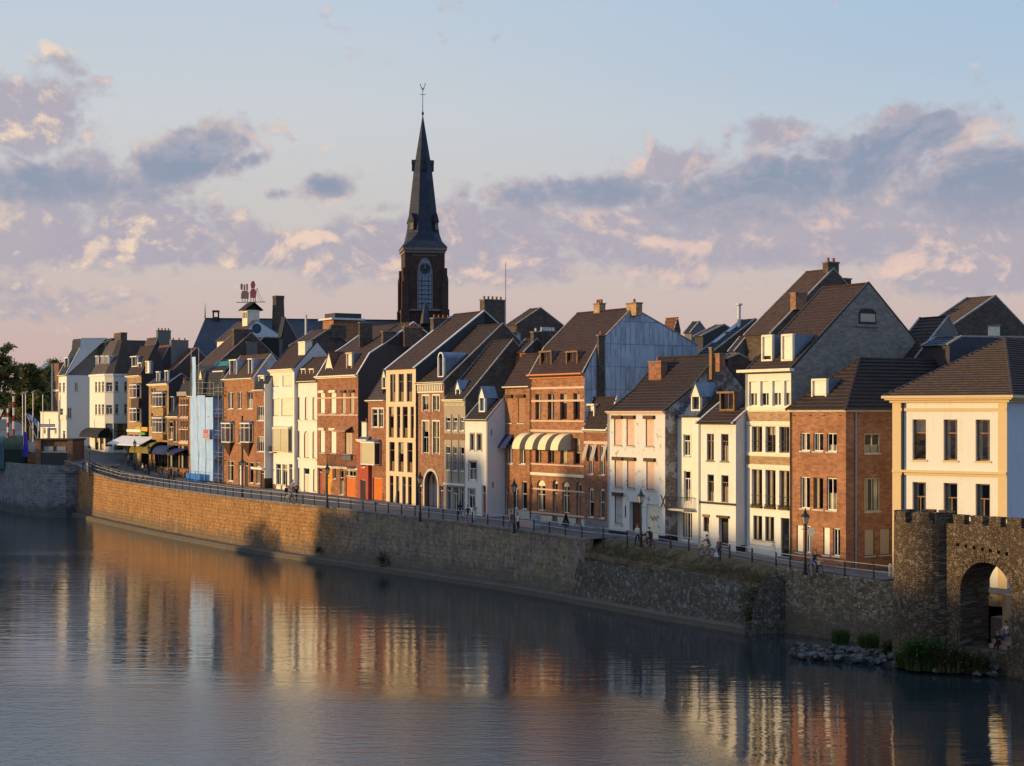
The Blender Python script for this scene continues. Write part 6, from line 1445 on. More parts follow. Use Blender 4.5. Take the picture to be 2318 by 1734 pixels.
for b_ in (0, th):
    for x0, x1 in ((-1.2, a0), (a1, Lg)):
        for k in range(int((x1-x0)/.8)+1):
            u0, u1 = x0+.8*k, min(x1, x0+.8*(k+1))
            if u1-u0 > .01: mb.face([(u0, b_, -1), (u1, b_, -1), (u1, b_, zt), (u0, b_, zt)])
    for (p, q), (r_, t) in zip(arc, arc[1:]): mb.face([(p, b_, q), (r_, b_, t), (r_, b_, zt), (p, b_, zt)])
    mb.face([(a0, b_, -1), (a1, b_, -1), (a1, b_, zsill), (a0, b_, zsill)])
for (p, q), (r_, t) in zip(arc, arc[1:]): mb.face([(p, 0, q), (r_, 0, t), (r_, th, t), (p, th, q)])
for u in (a0, a1): mb.face([(u, 0, -1), (u, th, -1), (u, th, zs), (u, 0, zs)])
mb.face([(a0, 0, zsill), (a1, 0, zsill), (a1, th, zsill), (a0, th, zsill)]); mb.face([(-1.2, 0, zt), (Lg, 0, zt), (Lg, th, zt), (-1.2, th, zt)])
mb.box((a1+.05, -.5, -1), (a1+1.6, -.002, 1.9)); gw = mb.build('wall', GST, gt)
zm_ = gz(1167, 99)
for x0, x1 in ((2158, 2182), (2197, 2224), (2239, 2265), (2280, 2312), (2326, 2350)):
    u0, u1 = ga(x0), ga(x1); mb = MB(); mb.box((u0, 0.0, zt+.003), (u1, .55, zm_-.1)); mb.box((u0-.04, -.05, zm_-.098), (u1+.04, .6, zm_)); mb.build('merlon', GST, gt)
mb = MB()
for i in range(7): u = ga(2168+i*18.5); zz = gz(1238+i*2.0, 98); mb.box((u-.09, -.03, zz-.1), (u+.09, -.002, zz+.1))
mb.build('beam_hole_shade', plain('beam hole shade', (.004, .004, .004), 1.0, .1, spec=0), gt)  # raised black blocks painted as the shade inside the holes
mb = MB()                                                    # voussoirs of the arch
for i in range(22):
    t0, t1 = math.pi*i/22, math.pi*(i+.86)/22; o_ = .42+.1*((i*7) % 3)
    q = [(am_-(ar_+e_)*math.cos(t), zs+((ztop-zs)+e_)*math.sin(t)) for t, e_ in ((t0, .004), (t1, .004), (t1, o_), (t0, o_))]
    mb.prism(q, lambda x, z: (x, -.04, z), lambda x, z: (x, -.002, z))
mb.build('arch_ring', GST, gt)
tc_ = at(2093, H0, 102.2).xy; tl = (tc_-G0); tx, ty = tl.dot(gd), tl.dot(gn); rt_ = 1.92; zt2 = gz(1185, 100.5)
mb = MB(); n_ = 28
prof = [(rt_+.25, -1), (rt_+.12, 1.5), (rt_+.03, 5), (rt_, zt2)]
k = len(mb.v)
mb.lathe(prof, (tx, ty, 0), n_); mb.build('round_tower', GST, gt, smooth=False)
zm2 = gz(1160, 100.5)
for i in range(8):
    a = 2*math.pi*i/8+.25; q = [(tx+r_*math.cos(t), ty+r_*math.sin(t)) for r_, t in ((rt_, a), (rt_, a+.27), (rt_, a+.54), (rt_-.5, a+.54), (rt_-.5, a+.27), (rt_-.5, a))]
    mb = MB(); mb.prism(q, lambda x, y: (x, y, zt2+.003), lambda x, y: (x, y, zm2)); mb.build('merlon', GST, gt)
# steps inside the gate climbing to the street
PINK = plain('worn pink sandstone', (.30, .20, .17), .85, .25, 1.5)
mb = MB(); ns = 11; zu = 4.0
for i in range(ns):
    z_ = zsill+(zu-zsill)*(i+1)/ns; b_ = 1.2+i*.36; mb.box((am_-.6, b_, zsill-.5), (a1+1.5, b_+.40, z_))
mb.box((am_-.6, 1.2+ns*.36, 0), (a1+3, 8.5, zu)); mb.box((a0-1, 4.5, 0), (am_-.61, 8.5, zu-1.2)); tag(mb.build('stone_steps', PINK, None), 'worn pink stone steps climbing through the gate arch to the street', 'steps')
o = bpy.data.objects['stone_steps']; o.location = gt.location; o.rotation_euler = gt.rotation_euler
mb = MB(); mb.box((a0-1.2, 8.55, 0), (a1+4, 8.9, 6.3)); mb.box((am_-.9, 3.0, zsill-.3), (am_-.62, 8.5, zu+.5)); o = mb.build('inner_wall', plaster('ochre court wall', (.55, .36, .17)))
o.location = gt.location; o.rotation_euler = gt.rotation_euler; tag(o, 'ochre courtyard wall seen through the gate arch behind the steps', 'wall')
mb = MB()
for i in range(6): mb.tube([(am_-.6+i*.7, 5.4, zu), (am_-.6+i*.7, 5.4, zu+1.15)], .03, 5)
for z_ in (.6, 1.15): mb.tube([(am_-.6, 5.4, zu+z_), (am_+2.9, 5.4, zu+z_)], .03, 5)
o = mb.build('handrail', BLACKP); o.location = gt.location; o.rotation_euler = gt.rotation_euler; tag(o, 'black iron handrail at the head of the gate steps', 'railing')

# ------------------------------------------------------------------ the other bank (outside the frame at the left): unseen houses sized to shade the quay
mb = MB(); mb.box((-420, -100, -1), (-139, 275, 5)); tag(mb.build('opposite_bank', COPE), kind='structure')
for i, (y0, y1, zt, lab) in enumerate([(62, 84, 21.0, 'broad unseen brick house across the river, sized to shade the quay, southernmost'), (84, 109.5, 21.6, 'long unseen brick house across the river, sized to shade the quay, second from the south'), (110, 126, 25.2, 'tall unseen brick house across the river, sized to shade the quay, third from the south'), (126.2, 135.5, 22.0, 'lower unseen brick house across the river, sized for shade, between two tall ones'),
                                    (136, 146.5, 25.0, 'tall narrow unseen brick house across the river, sized for shade, next to a low one'), (146.8, 153, 17.6, 'low unseen brick house across the river, sized for shade, beside the gap'), (227, 264, 17.0, 'long unseen brick house beyond the bridge, added to shade the abutment, northernmost')]):
    o = empty('house', (-150, (y0+y1)/2, 5)); tag(o, lab, 'house', 'unseen houses shading the quay'); w_ = (y1-y0)/2; H_ = zt-5; rr = min(4.0, H_*.3)
    mb = MB(); mb.prism([(-5, -.5), (5, -.5), (5, H_-rr), (0, H_), (-5, H_-rr)], lambda x, z: (x, -w_, z), lambda x, z: (x, w_, z)); mb.build('wall', BR_DK, o)
    mb = MB()
    for s_ in (-1, 1): mb.prism([(s_*5.4, H_-rr-.3), (0, H_+.02), (0, H_+.2), (s_*5.4, H_-rr-.1)], lambda x, z: (x, -w_-.1, z), lambda x, z: (x, w_+.1, z))
    mb.build('roof', T_DK, o)
    for k in range(int(w_*2/2.6)):
        for j in range(int((H_-rr)/3)):
            mb = MB(); y_ = -w_+1.0+k*2.6; mb.box((5.003, y_, .9+j*3), (5.03, y_+1.1, 2.5+j*3)); mb.build('window', GREYP, o)
# ------------------------------------------------------------------ placing things on the street
def street(px, py):
    """point on the street surface seen at a pixel"""
    z = 5.5
    for _ in range(12):
        D = (HC-z)*F/(py-H0); P = at(px, py, D); z = .5*z+.5*roadz(T(P))
    return Vector((P.x, P.y, roadz(T(P))))
def onz(px, py, z): return at(px, py, (HC-z)*F/(py-H0))

# ------------------------------------------------------------------ quay railing
rl = resample(offset(wl, 1.35)[1:] + offset(wlB, 3.75)[1:] + offset(wlC, .55), .4)
RAILM = plain('dark railing posts', (.035, .033, .033), .5, .2); RAILP = plain('pale galvanised rail', (.36, .35, .34), .4, .2)
rail = empty('railing', (0, 0, 0)); tag(rail, 'long two bar iron railing along the edge of the quay', 'railing')
d_ = 0; last = None; posts = []
for a, b_ in zip(rl, rl[1:]):
    d_ += (b_-a).length
    if last is None or d_-last >= 2.35: posts.append(a); last = d_
pm0 = None
for p_ in posts:
    z = roadz(T(p_))
    if pm0 is None:
        mb = MB(); mb.box((-.045, -.045, -.7), (.045, .045, 1.03)); mb.box((-.07, -.07, -.02), (.07, .07, .06)); pm0 = mb.build('post', RAILM, rail); o = pm0
    else: o = pm0.copy(); COL.objects.link(o); o.parent = rail
    o.location = (p_.x, p_.y, z+.05); o.rotation_euler = (0, 0, THETA)
for h_ in (1.06, .62):
    mb = MB(); mb.tube([(q.x, q.y, roadz(T(q))+h_) for q in rl[::3]+[rl[-1]]], .034, 5); mb.build('rail', RAILP, rail)

# ------------------------------------------------------------------ street lamps
LGL = bpy.data.materials.new('lantern glass'); LGL.use_nodes = True
n_ = NT(LGL.node_tree); p_ = n_.n['Principled BSDF']; p_.inputs['Base Color'].default_value = (.45, .42, .36, 1); p_.inputs['Roughness'].default_value = .25; p_.inputs['Alpha'].default_value = .7
def lamp_proto():
    o = empty('street_lamp', (0, 0, 0))
    mb = MB(); mb.lathe([(.20, 0), (.20, .12), (.13, .16), (.12, .75), (.16, .80), (.09, .9), (.07, 1.4), (.055, 3.45), (.09, 3.5), (.04, 3.56)], n=8); mb.tube([(-.3, 0, 3.25), (.3, 0, 3.25)], .025, 5); mb.build('pole', BLACKP, o)
    mb = MB(); mb.lathe([(.14, 3.62), (.25, 4.12)], n=6); ln = mb.build('lantern', LGL, o)
    mb = MB(); mb.lathe([(.34, 4.12), (.30, 4.2), (.10, 4.42), (.12, 4.48), (.06, 4.56), (.05, 4.66), (.0, 4.8)], n=6); mb.build('lantern_hood', BLACKP, ln)
    mb = MB()
    for i in range(6): a = i*math.pi/3; mb.tube([(.15*math.cos(a), .15*math.sin(a), 3.6), (.26*math.cos(a), .26*math.sin(a), 4.12)], .015, 4)
    mb.lathe([(.10, 3.54), (.17, 3.62)], n=6); mb.build('lantern_frame', BLACKP, ln); return o
LAMPS = [(1823, 1301, 'black street lamp in front of the brick corner house, rightmost'), (1451, 1239, 'black street lamp before the whitewashed house with shutters'), (1164, 1207, 'black street lamp beside the walking couple by the brick house'),
         (951, 1181, 'black street lamp next to the arched carriage gate'), (741, 1150, 'black street lamp before the ochre and orange doors'), (549, 1126, 'black street lamp by the house with two oriels'),
         (284, 1083, 'street lamp at the quay edge near the parked bicycles'), (305, 1060, 'black street lamp before the white market awning'), (252, 1033, 'black street lamp before the dark corner shop'), (202, 1078, 'slim black street lamp where quay wall meets the abutment'), (337, 1078, 'slim lamp post beside the green and yellow awning'), (381, 1090, 'slim lamp post beside the blue awnings')]
lp = lamp_proto()
for i, (x, y, lab) in enumerate(LAMPS):
    o = lp if i == 0 else copy_tree(lp)
    o.location = street(x, y); tag(o, lab, 'street lamp', 'street lamps along the quay')
def signpost(px, py, h_, lab):
    o = empty('traffic_sign', street(px, py)); mb = MB(); mb.tube([(0, 0, 0), (0, 0, h_)], .035, 6); mb.build('pole', ZINCL, o)
    mb = MB(); mb.lathe([(.30, 0), (.30, .03)], n=14); q = mb.build('sign_plate', plain('back of a sign', (.42, .40, .36), .5, .1, metal=.3), o); q.rotation_euler = (R(90), 0, R(-20)); q.location = (0, -.04, h_-.2); tag(o, lab, 'traffic sign')
signpost(1836, 1302, 3.3, 'thin post with round sign plates standing beside the rightmost street lamp')

# ------------------------------------------------------------------ scaffold in front of the pale brick house
P0, P1 = HS.P0, HS.P1
sc0 = HS.o-HS.n*1.5; scf = empty('scaffold', (sc0.x, sc0.y, HS.z0), THETA); tag(scf, 'scaffold wrapped in light blue sheeting before the pale brick house', 'scaffold')
def hu(px, py): a, z = HS.front.solve(px, py, -1.5); return a, z
u0, zt = hu(Z2.x(590), Z2.y(852)); u1, _ = hu(Z2.x(765), Z2.y(852)); u2, _ = hu(Z2.x(838), Z2.y(850))
def sheet_mat():
    m, n, p = mk('blue scaffold sheet'); wc, z, co = wallco(n); sp_ = n.new('ShaderNodeSeparateXYZ'); n.l.new(wc, sp_.inputs[0])
    f = n.noise(n.comb(n.m('MULTIPLY', sp_.outputs[0], 2.5), n.m('MULTIPLY', z, .25)), 1.2, 5, .65)
    c = n.mix(n.step(f, .35, .68), (.34, .52, .80), (.21, .40, .68)); c = n.mix(n.m('MULTIPLY', n.step(n.noise(co, 1.1, 4), .52, .7), .4), c, (.50, .58, .72))
    n.l.new(c, p.inputs['Base Color']); p.inputs['Roughness'].default_value = .55
    p.inputs['Transmission Weight'].default_value = 0; return m
SHEET = sheet_mat()
def sheet(a0, a1, z0, z1, b_=0.0, name='sheet', side=False):
    mb = MB(); nu, nz = 34, 30; rows = []
    for j in range(nz+1):
        z = z0+(z1-z0)*j/nz; row = []
        for i in range(nu+1):
            u = a0+(a1-a0)*i/nu; f_ = .035*math.sin(u*4.3+z*.3)+.012*math.sin(u*9.7-z*.5)+.10*mnoise.noise(Vector((u*.9, z*.45, 2.0)))
            row.append((b_+f_*0, 0, z) if False else ((u, b_+f_, z) if not side else (b_+f_, u, z)))
        rows.append(row)
    for a, b2 in zip(rows, rows[1:]):
        for i in range(nu): mb.face([a[i], a[i+1], b2[i+1], b2[i]])
    return mb.build(name, SHEET, scf, smooth=True)
lift = (zt-.2)/4
for k in range(3):                                          # three hung strips, with slightly gaping joints
    sheet(u0+(u1-u0)*k/3+.03, u0+(u1-u0)*(k+1)/3-.03, .15, zt+(.0, .1, -.2)[k], -.02+.05*k)
sheet(.0, 1.45, .15, zt, u1+.02, side=True)
ut, ztt = hu(Z2.x(606), Z2.y(545)); ut2, _ = hu(Z2.x(632), Z2.y(545)); sheet(ut, ut2, zt-.4, ztt, -.05)
mb = MB(); top = ztt+1.4
for i, u in enumerate([u0, u0+(u1-u0)*.5, u1, (u1+u2)/2, u2]):
    for b_ in (.12, 1.25): mb.tube([(u, b_, 0), (u, b_, (top if i == 0 else zt+2.6-i*.35))], .04, 5)
mb.build('standards', plain('scaffold steel', (.30, .31, .33), .4, .2, metal=.6), scf)
for k in range(5):
    mb = MB(); mb.box((u0, .1, .2+k*lift), (u2, 1.3, .28+k*lift)); mb.build('platform', DARKW, scf)
mb = MB()
for k in range(5):
    for h_ in (.55, 1.1): mb.tube([(u1, .12, .2+k*lift+h_), (u2, .12, .2+k*lift+h_)], .03, 4); mb.tube([(u2, .12, .2+k*lift+h_), (u2, 1.25, .2+k*lift+h_)], .03, 4)
    mb.tube([(u1+.1, .2, .25+k*lift), (u2-.1, .2, .25+(k+1)*lift)], .03, 4)
for z_ in (zt+.5, zt+1.2, zt+2): mb.tube([(u0, .12, z_), (u1, .12, z_-.2)], .03, 4)
mb.build('guard_rails', plain('scaffold steel', (.3, .3, .3)), scf)
a_, z_ = hu(Z2.x(705), Z2.y(1185)); a2, z2_ = hu(Z2.x(757), Z2.y(1108)); mb = MB(); mb.box((a_, -.35, z_), (a2, -.30, z2_)); o = mb.build('notice_board', plain('faded pink notice', (.46, .36, .40), .6, .1), scf)
mb = MB(); mb.box((a_+.35, -.365, z_+(z2_-z_)*.55), (a2-.5, -.352, z2_-.1)); mb.box((a_+.15, -.365, z_+.2), (a2-.15, -.352, z_+.35)); mb.box((a_+.15, -.365, z_+.5), (a2-.15, -.352, z_+.62)); mb.build('print', plain('dull red print', (.38, .15, .15)), o)
fe = empty('site_fence', (sc0-HS.n*1.1).to_3d()+Vector((0, 0, HS.z0)), THETA); tag(fe, 'bright blue site fence at the foot of the scaffold sheeting', 'fence')
BLUEF = plain('bright blue fence', (.02, .16, .50), .5, .2)
for k in range(3):
    mb = MB(); a = u0+1.2+k*1.9; mb.tube([(a, 0, 0), (a, 0, 1.5), (a+1.8, 0, 1.5), (a+1.8, 0, 0)], .03, 5)
    mb.box((a+.05, -.01, .12), (a+1.75, .01, 1.2)); mb.build('fence_panel', BLUEF, fe)

# ------------------------------------------------------------------ people
def pal(name, col, r_=.85): return plain(name, col, r_, .15, 8)
SKIN = pal('skin', (.46, .27, .18)); HAIRD = pal('dark hair', (.03, .02, .015)); HAIRB = pal('brown hair', (.10, .055, .03)); HAIRR = pal('auburn hair', (.16, .05, .03)); HAIRG = pal('grey hair', (.30, .28, .26))
def person(loc, heading, label, shirt, trousers, hair=HAIRD, pose='walk', lean=0.0, height=1.74, shoes=None, skirt=False, sleeves=True, long_hair=False, phase=0, group=None, shorts=False):
    k = height/1.74
    P = dict(thL=(18, 8), thR=(-16, 12), arL=(-18, 14), arR=(20, 18), lean=lean, hip=.93)
    if pose == 'stand': P.update(thL=(4, 4), thR=(-4, 4), arL=(4, 12), arR=(2, 16))
    if pose == 'walk2': P.update(thL=(-15, 14), thR=(20, 10), arL=(22, 16), arR=(-16, 12))
    if pose == 'bike': P.update(thL=(78, 78), thR=(48, 62), arL=(52, 12), arR=(52, 12), lean=24, hip=.98)
    if pose == 'sit': P.update(thL=(82, 80), thR=(78, 72), arL=(35, 60), arR=(30, 65), lean=12, hip=.12)
    if pose == 'push': P.update(thL=(20, 10), thR=(-20, 15), arL=(45, 20), arR=(38, 15), lean=18)
    V_, E_, RAD, TAG = [], [], [], []
    def add(p, r_, par=None, tg='shirt'):
        V_.append(Vector(p)*k); RAD.append((r_[0]*k, r_[1]*k) if isinstance(r_, tuple) else (r_*k, r_*k)); TAG.append(tg)
        if par is not None: E_.append((par, len(V_)-1))
        return len(V_)-1
    l_ = R(P['lean']); up = Vector((math.sin(l_), 0, math.cos(l_))); hip = Vector((0, 0, P['hip']))
    pel = add(hip, (.13, .12), None, 'trousers'); w_ = add(hip+up*.16, (.125, .11), pel); ch = add(hip+up*.36, (.155, .12), w_); nk0 = add(hip+up*.50, (.10, .08), ch)
    nk = add(hip+up*.56, .055, nk0, 'skin'); hd_dir = Vector((math.sin(l_*.3), 0, math.cos(l_*.3)))
    h1 = add(hip+up*.57+hd_dir*.085+Vector((.012, 0, 0)), (.078, .088), nk, 'skin'); h2 = add(hip+up*.57+hd_dir*.17, (.078, .092), h1, 'skin'); h3 = add(hip+up*.57+hd_dir*.235, (.05, .055), h2, 'skin')
    for s_, th, kn in ((1, *P['thL']), (-1, *P['thR'])):
        a = R(th); b_ = a-R(kn); hj = add(hip+Vector((0, .095*s_, -.05)), .088, pel, 'trousers')
        q = V_[hj]/k+Vector((math.sin(a), 0, -math.cos(a)))*.21; m1 = add(q, .078, hj, 'trousers')
        q = q+Vector((math.sin(a), 0, -math.cos(a)))*.21; kne = add(q, .056, m1, 'skin' if shorts else 'trousers')
        q2 = q+Vector((math.sin(b_), 0, -math.cos(b_)))*.17; cf = add(q2, .053, kne, 'skin' if shorts or skirt else 'trousers'); q = q2+Vector((math.sin(b_), 0, -math.cos(b_)))*.23; an = add(q, .038, cf, 'skin' if shorts or skirt else 'trousers')
        f0 = R(max(-30, min(20, th-kn))); ft = Vector((math.cos(f0), 0, math.sin(f0)))
        hl = add(q+Vector((-.02, 0, -.05)), .038, an, 'shoes'); add(q+ft*.16+Vector((0, .01*s_, -.055)), .028, hl, 'shoes')
    sh = hip+up*.47
    for s_, th, el in ((1, *P['arL']), (-1, *P['arR'])):
        a = R(th)+l_*.3; b_ = a+R(el); s1 = add(sh+Vector((0, .175*s_, 0)), .058, nk0 if False else ch, 'shirt')
        q = sh+Vector((0, .20*s_, 0))+Vector((math.sin(a), .06*s_, -math.cos(a)))*.28; e_ = add(q, .042, s1, 'shirt' if sleeves else 'skin')
        q2 = q+Vector((math.sin(b_), -.02*s_, -math.cos(b_)))*.23; wr = add(q2, .028, e_, 'shirt' if sleeves == 2 else 'skin'); fd = Vector((math.sin(b_), 0, -math.cos(b_)))
        pm_ = add(q2+fd*.06, (.020, .034), wr, 'skin'); side = Vector((0, 1, 0)).cross(fd).normalized()
        for fi in range(4):
            o_ = side*(fi-1.5)*.018; f1 = add(q2+fd*.105+o_, .0095, pm_, 'skin'); add(q2+fd*(.135+.008*(1.5-abs(fi-1.5)))+o_+Vector((0, -.014*s_, 0)), .008, f1, 'skin')
        t1 = add(q2+fd*.05+side*.042, .0105, pm_, 'skin'); add(q2+fd*.085+side*.055+Vector((0, -.012*s_, 0)), .009, t1, 'skin')
    me = bpy.data.meshes.new('tmp'); me.from_pydata([tuple(v) for v in V_], E_, []); ob = bpy.data.objects.new('tmp', me); COL.objects.link(ob)
    sm = ob.modifiers.new('s', 'SKIN'); sm.branch_smoothing = .5
    for i, r_ in enumerate(RAD): me.skin_vertices[0].data[i].radius = r_
    me.skin_vertices[0].data[0].use_root = True
    ss = ob.modifiers.new('u', 'SUBSURF'); ss.levels = 1; ss.render_levels = 1
    dg = bpy.context.evaluated_depsgraph_get(); nm = bpy.data.meshes.new_from_object(ob.evaluated_get(dg)); bpy.data.objects.remove(ob)
    mats = {'skin': SKIN, 'shirt': shirt, 'trousers': trousers, 'shoes': shoes or BLACKP}; keys = list(mats)
    nm.materials.clear()
    for kk in keys: nm.materials.append(mats[kk])
    segs = [(V_[a], V_[b_], TAG[b_]) for a, b_ in E_]
    for f_ in nm.polygons:
        c = Vector(f_.center); best = None
        for a, b_, tg in segs:
            ab_ = b_-a; t = max(0, min(1, (c-a).dot(ab_)/max(1e-9, ab_.length_squared))); d = (c-a-ab_*t).length
            if best is None or d < best[0]: best = (d, tg)
        f_.material_index = keys.index(best[1]); f_.use_smooth = True
    nm.name = 'person'; o = bpy.data.objects.new('person', nm); COL.objects.link(o); o.location = loc; o.rotation_euler = (0, 0, heading); tag(o, label, 'person', group)
    hc = V_[h2]; mb = MB()
    mb.ball(hc+Vector((-.022, 0, .035))*k, (.098*k, .09*k, .088*k), 10)
    if long_hair: mb.ball(hc+Vector((-.06, 0, -.10))*k, (.055*k, .085*k, .18*k), 8)
    mb.build('hair', hair, o, True)
    mb = MB(); mb.ball(hc+Vector((.100, 0, -.04))*k, (.016*k, .012*k, .02*k), 6)
    for s_ in (-1, 1): mb.ball(hc+Vector((0, .082*s_, -.03))*k, (.018*k, .01*k, .028*k), 6)
    mb.build('face_features', SKIN, o)
    mb = MB()
    for s_ in (-1, 1): mb.ball(hc+Vector((.088, .032*s_, -.008))*k, .010*k, 6)
    mb.box(tuple((hc+Vector((.080, -.024, -.085))*k)), tuple((hc+Vector((.092, .024, -.076))*k))); mb.build('eyes_and_mouth', HAIRD, o)
    if skirt:
        mb = MB(); mb.lathe([(.13*k, .62*k+.34*k), (.2*k, .72*k), (.25*k, .52*k)], (0, 0, 0), 12); mb.build('skirt', trousers, o)
    return o
def bag(px_loc, col, label, s_=(.16, .10, .34)):
    mb = MB(); x, y, z = s_; mb.prism([(-x, 0), (x, 0), (x*1.1, z*.7), (x*.5, z), (-x*.5, z), (-x*1.1, z*.7)], lambda a, c: (a, -y, c), lambda a, c: (a, y, c))
    for sx in (-.06, .06): mb.tube([(sx-.02, 0, z), (sx, 0, z+.22), (sx+.02, 0, z)], .01, 4)
    o = mb.build('bag', col); o.location = px_loc; return tag(o, label, 'bag')
HB = THETA          # walking downstream (towards the right of the picture)
HA = THETA+math.pi  # walking away to the left
S_ = dict(black=pal('black cloth', (.02, .02, .022)), navy=pal('navy cloth', (.025, .03, .06)), white=pal('white cloth', (.62, .60, .56)), maroon=pal('maroon cloth', (.13, .05, .045)), grey=pal('grey cloth', (.16, .16, .17)), jean=pal('denim', (.06, .09, .17)), blue=pal('bright blue cloth', (.06, .14, .42)), rose=pal('dusty rose cloth', (.34, .22, .21)), khaki=pal('khaki cloth', (.26, .20, .12)), green=pal('dark green cloth', (.03, .07, .05)), red=pal('red cloth', (.35, .05, .04)))
WHEELM = BLACKP
BASK = plain('wicker basket', (.40, .30, .18), .9, .2)
def bike_proto(fm, name='bicycle'):
    o = empty(name, (0, 0, 0))
    for x_ in (-.53, .53):
        mb = MB(); n_ = 16
        pts = [(x_+.33*math.cos(2*math.pi*i/n_), 0, .35+.33*math.sin(2*math.pi*i/n_)) for i in range(n_+1)]; mb.tube(pts, .03, 5, cap=False); wv = mb.build('wheel', BLACKP, o)
        mb = MB()
        for i in range(8): a = math.pi*i/8; mb.tube([(x_-.31*math.cos(a), 0, .35-.31*math.sin(a)), (x_+.31*math.cos(a), 0, .35+.31*math.sin(a))], .005, 3, cap=False)
        mb.build('spokes', ZINCL, wv)
    mb = MB(); bb = (-.06, 0, .30); st_ = (-.20, 0, .82); hd = (.36, 0, .86); hl = (.40, 0, .66)
    for a, b_ in ((bb, st_), (st_, hd), (bb, hl), (bb, (-.53, 0, .35)), (st_, (-.53, 0, .35)), (hd, (.53, 0, .35)), (st_, (-.22, 0, .92))): mb.tube([a, b_], .02, 5)
    mb.build('frame', fm, o)
    mb = MB(); mb.prism([(-.36, 0), (-.08, -.02), (-.08, .05), (-.34, .07)], lambda x, z: (x, -.07, .93+z), lambda x, z: (x, .07, .93+z)); mb.build('saddle', BLACKP, o)
    mb = MB(); mb.tube([(.20, -.27, 1.02), (.33, -.2, 1.05), (.36, 0, 1.0), (.33, .2, 1.05), (.20, .27, 1.02)], .014, 5); mb.tube([(.36, 0, .86), (.36, 0, 1.0)], .016, 5); mb.build('handlebar', ZINCL, o)
    mb = MB(); mb.box((-.72, -.06, .70), (-.30, .06, .73)); mb.tube([(-.7, 0, .71), (-.53, 0, .35)], .01, 4); mb.build('rack', BLACKP, o)
    mb = MB(); mb.prism([(.44, .72), (.72, .72), (.78, 1.0), (.40, 1.0)], lambda x, z: (x, -.17, z), lambda x, z: (x, .17, z)); mb.build('basket', BASK, o)
    for x_ in (-.53, .53):
        mb = MB(); mb.tube([(x_+.38*math.cos(a), 0, .35+.38*math.sin(a)) for a in (.3, .9, 1.5, 2.1, 2.7)], .028, 4); mb.build('mudguard', fm, o)
    return o
bk = [bike_proto(plain('black bike enamel', (.03, .03, .035), .35, .1)), bike_proto(plain('silver bike enamel', (.40, .40, .38), .35, .1)), bike_proto(plain('maroon bike enamel', (.20, .04, .04), .35, .1)), bike_proto(plain('cream bike enamel', (.50, .44, .34), .35, .1))]
used = set()
def bike(loc, rz, kind, label, group=None):
    o = bk[kind] if kind not in used else copy_tree(bk[kind]); used.add(kind); o.location = loc; o.rotation_euler = (0, 0, rz); tag(o, label, 'bicycle', group)
    if group is None and 'group' in o: del o['group']
    return o
def ride(px, py, rz, kind, label, blabel, **kw):
    P = street(px, py); bike(P, rz, kind, blabel); f_ = Vector((math.cos(rz), math.sin(rz), 0))
    return person(P-f_*.20, rz, label, pose='bike', **kw)
ride(1846, 1300, HB-.1, 0, 'cyclist in a dark navy sweater and bright blue shorts near the rightmost lamp', 'dark bicycle ridden by the man in blue shorts', shirt=S_['navy'], trousers=S_['blue'], shorts=True, hair=HAIRB, sleeves=2)
ride(1601, 1262, HA+.3, 1, 'cyclist in a dark red top with bare legs before the bright white house', 'silver bicycle ridden by the cyclist in dark red', shirt=S_['maroon'], trousers=S_['khaki'], shorts=True, hair=HAIRD)
ride(1470, 1243, HA-.1, 2, 'hunched cyclist in black before the pale garage door', 'bicycle ridden by the hunched cyclist in black', shirt=S_['black'], trousers=S_['black'], hair=HAIRD, sleeves=2)
ride(658, 1141, HB-.9, 3, 'cyclist in a grey top coming along the quay between walkers', 'cream bicycle ridden between the walkers', shirt=S_['grey'], trousers=S_['jean'], hair=HAIRB)
P = street(1629, 1269); person(P, HB-1.2, 'man in a maroon jacket standing at the railing with a white bag', S_['maroon'], S_['navy'], HAIRG, 'stand', sleeves=2, height=1.8)
bag(P+Vector((math.sin(HB-1.2)*.25, -math.cos(HB-1.2)*.25, .27)), S_['white'], 'white shopping bag held by the man in the maroon jacket')
person(street(1443, 1235), HA, 'woman in a white shirt and dark trousers walking by the lamp at the garage', S_['white'], S_['navy'], HAIRR, 'walk')
person(street(1157, 1203), HB, 'tall man in a plum shirt walking beside the lamp', S_['maroon'], S_['grey'], HAIRD, 'walk', height=1.85, sleeves=False); person(street(1172, 1204), HB, 'woman with a pale top and dark trousers striding behind the tall man', S_['white'], S_['black'], HAIRD, 'walk2', height=1.66, sleeves=False)
person(street(1041, 1174), HA, 'woman with long dark hair in a navy dress walking away', S_['navy'], S_['navy'], HAIRD, 'walk', long_hair=True, height=1.68); bag(street(1041, 1174)+Vector((math.sin(HA)*.25, -math.cos(HA)*.25, .27)), S_['white'], 'white bag carried by the woman in the navy dress')
person(street(1059, 1185), HB-.8, 'woman with auburn hair in a black coat by the railing', S_['black'], S_['rose'], HAIRR, 'walk', sleeves=2); person(street(1075, 1179), HB-.6, 'woman in a dusty rose top walking at the right of the group of four', S_['rose'], S_['white'], HAIRB, 'walk2', height=1.66, sleeves=False)
person(street(1056, 1163), HB-.8, 'man in a white top walking behind the woman in black', S_['white'], S_['grey'], HAIRD, 'walk', height=1.82)
person(street(648, 1133), HA, 'walker in a black jacket at the left of the cyclist in grey', S_['black'], S_['black'], HAIRD, 'walk', sleeves=2); person(street(671, 1137), HA+.2, 'broad walker in a black coat at the right of the cyclist in grey', S_['black'], S_['navy'], HAIRD, 'walk2', height=1.84, sleeves=2); person(street(663, 1122), HB, 'tall person in a pale top behind the cyclist in grey', S_['white'], S_['grey'], HAIRB, 'stand', height=1.9)
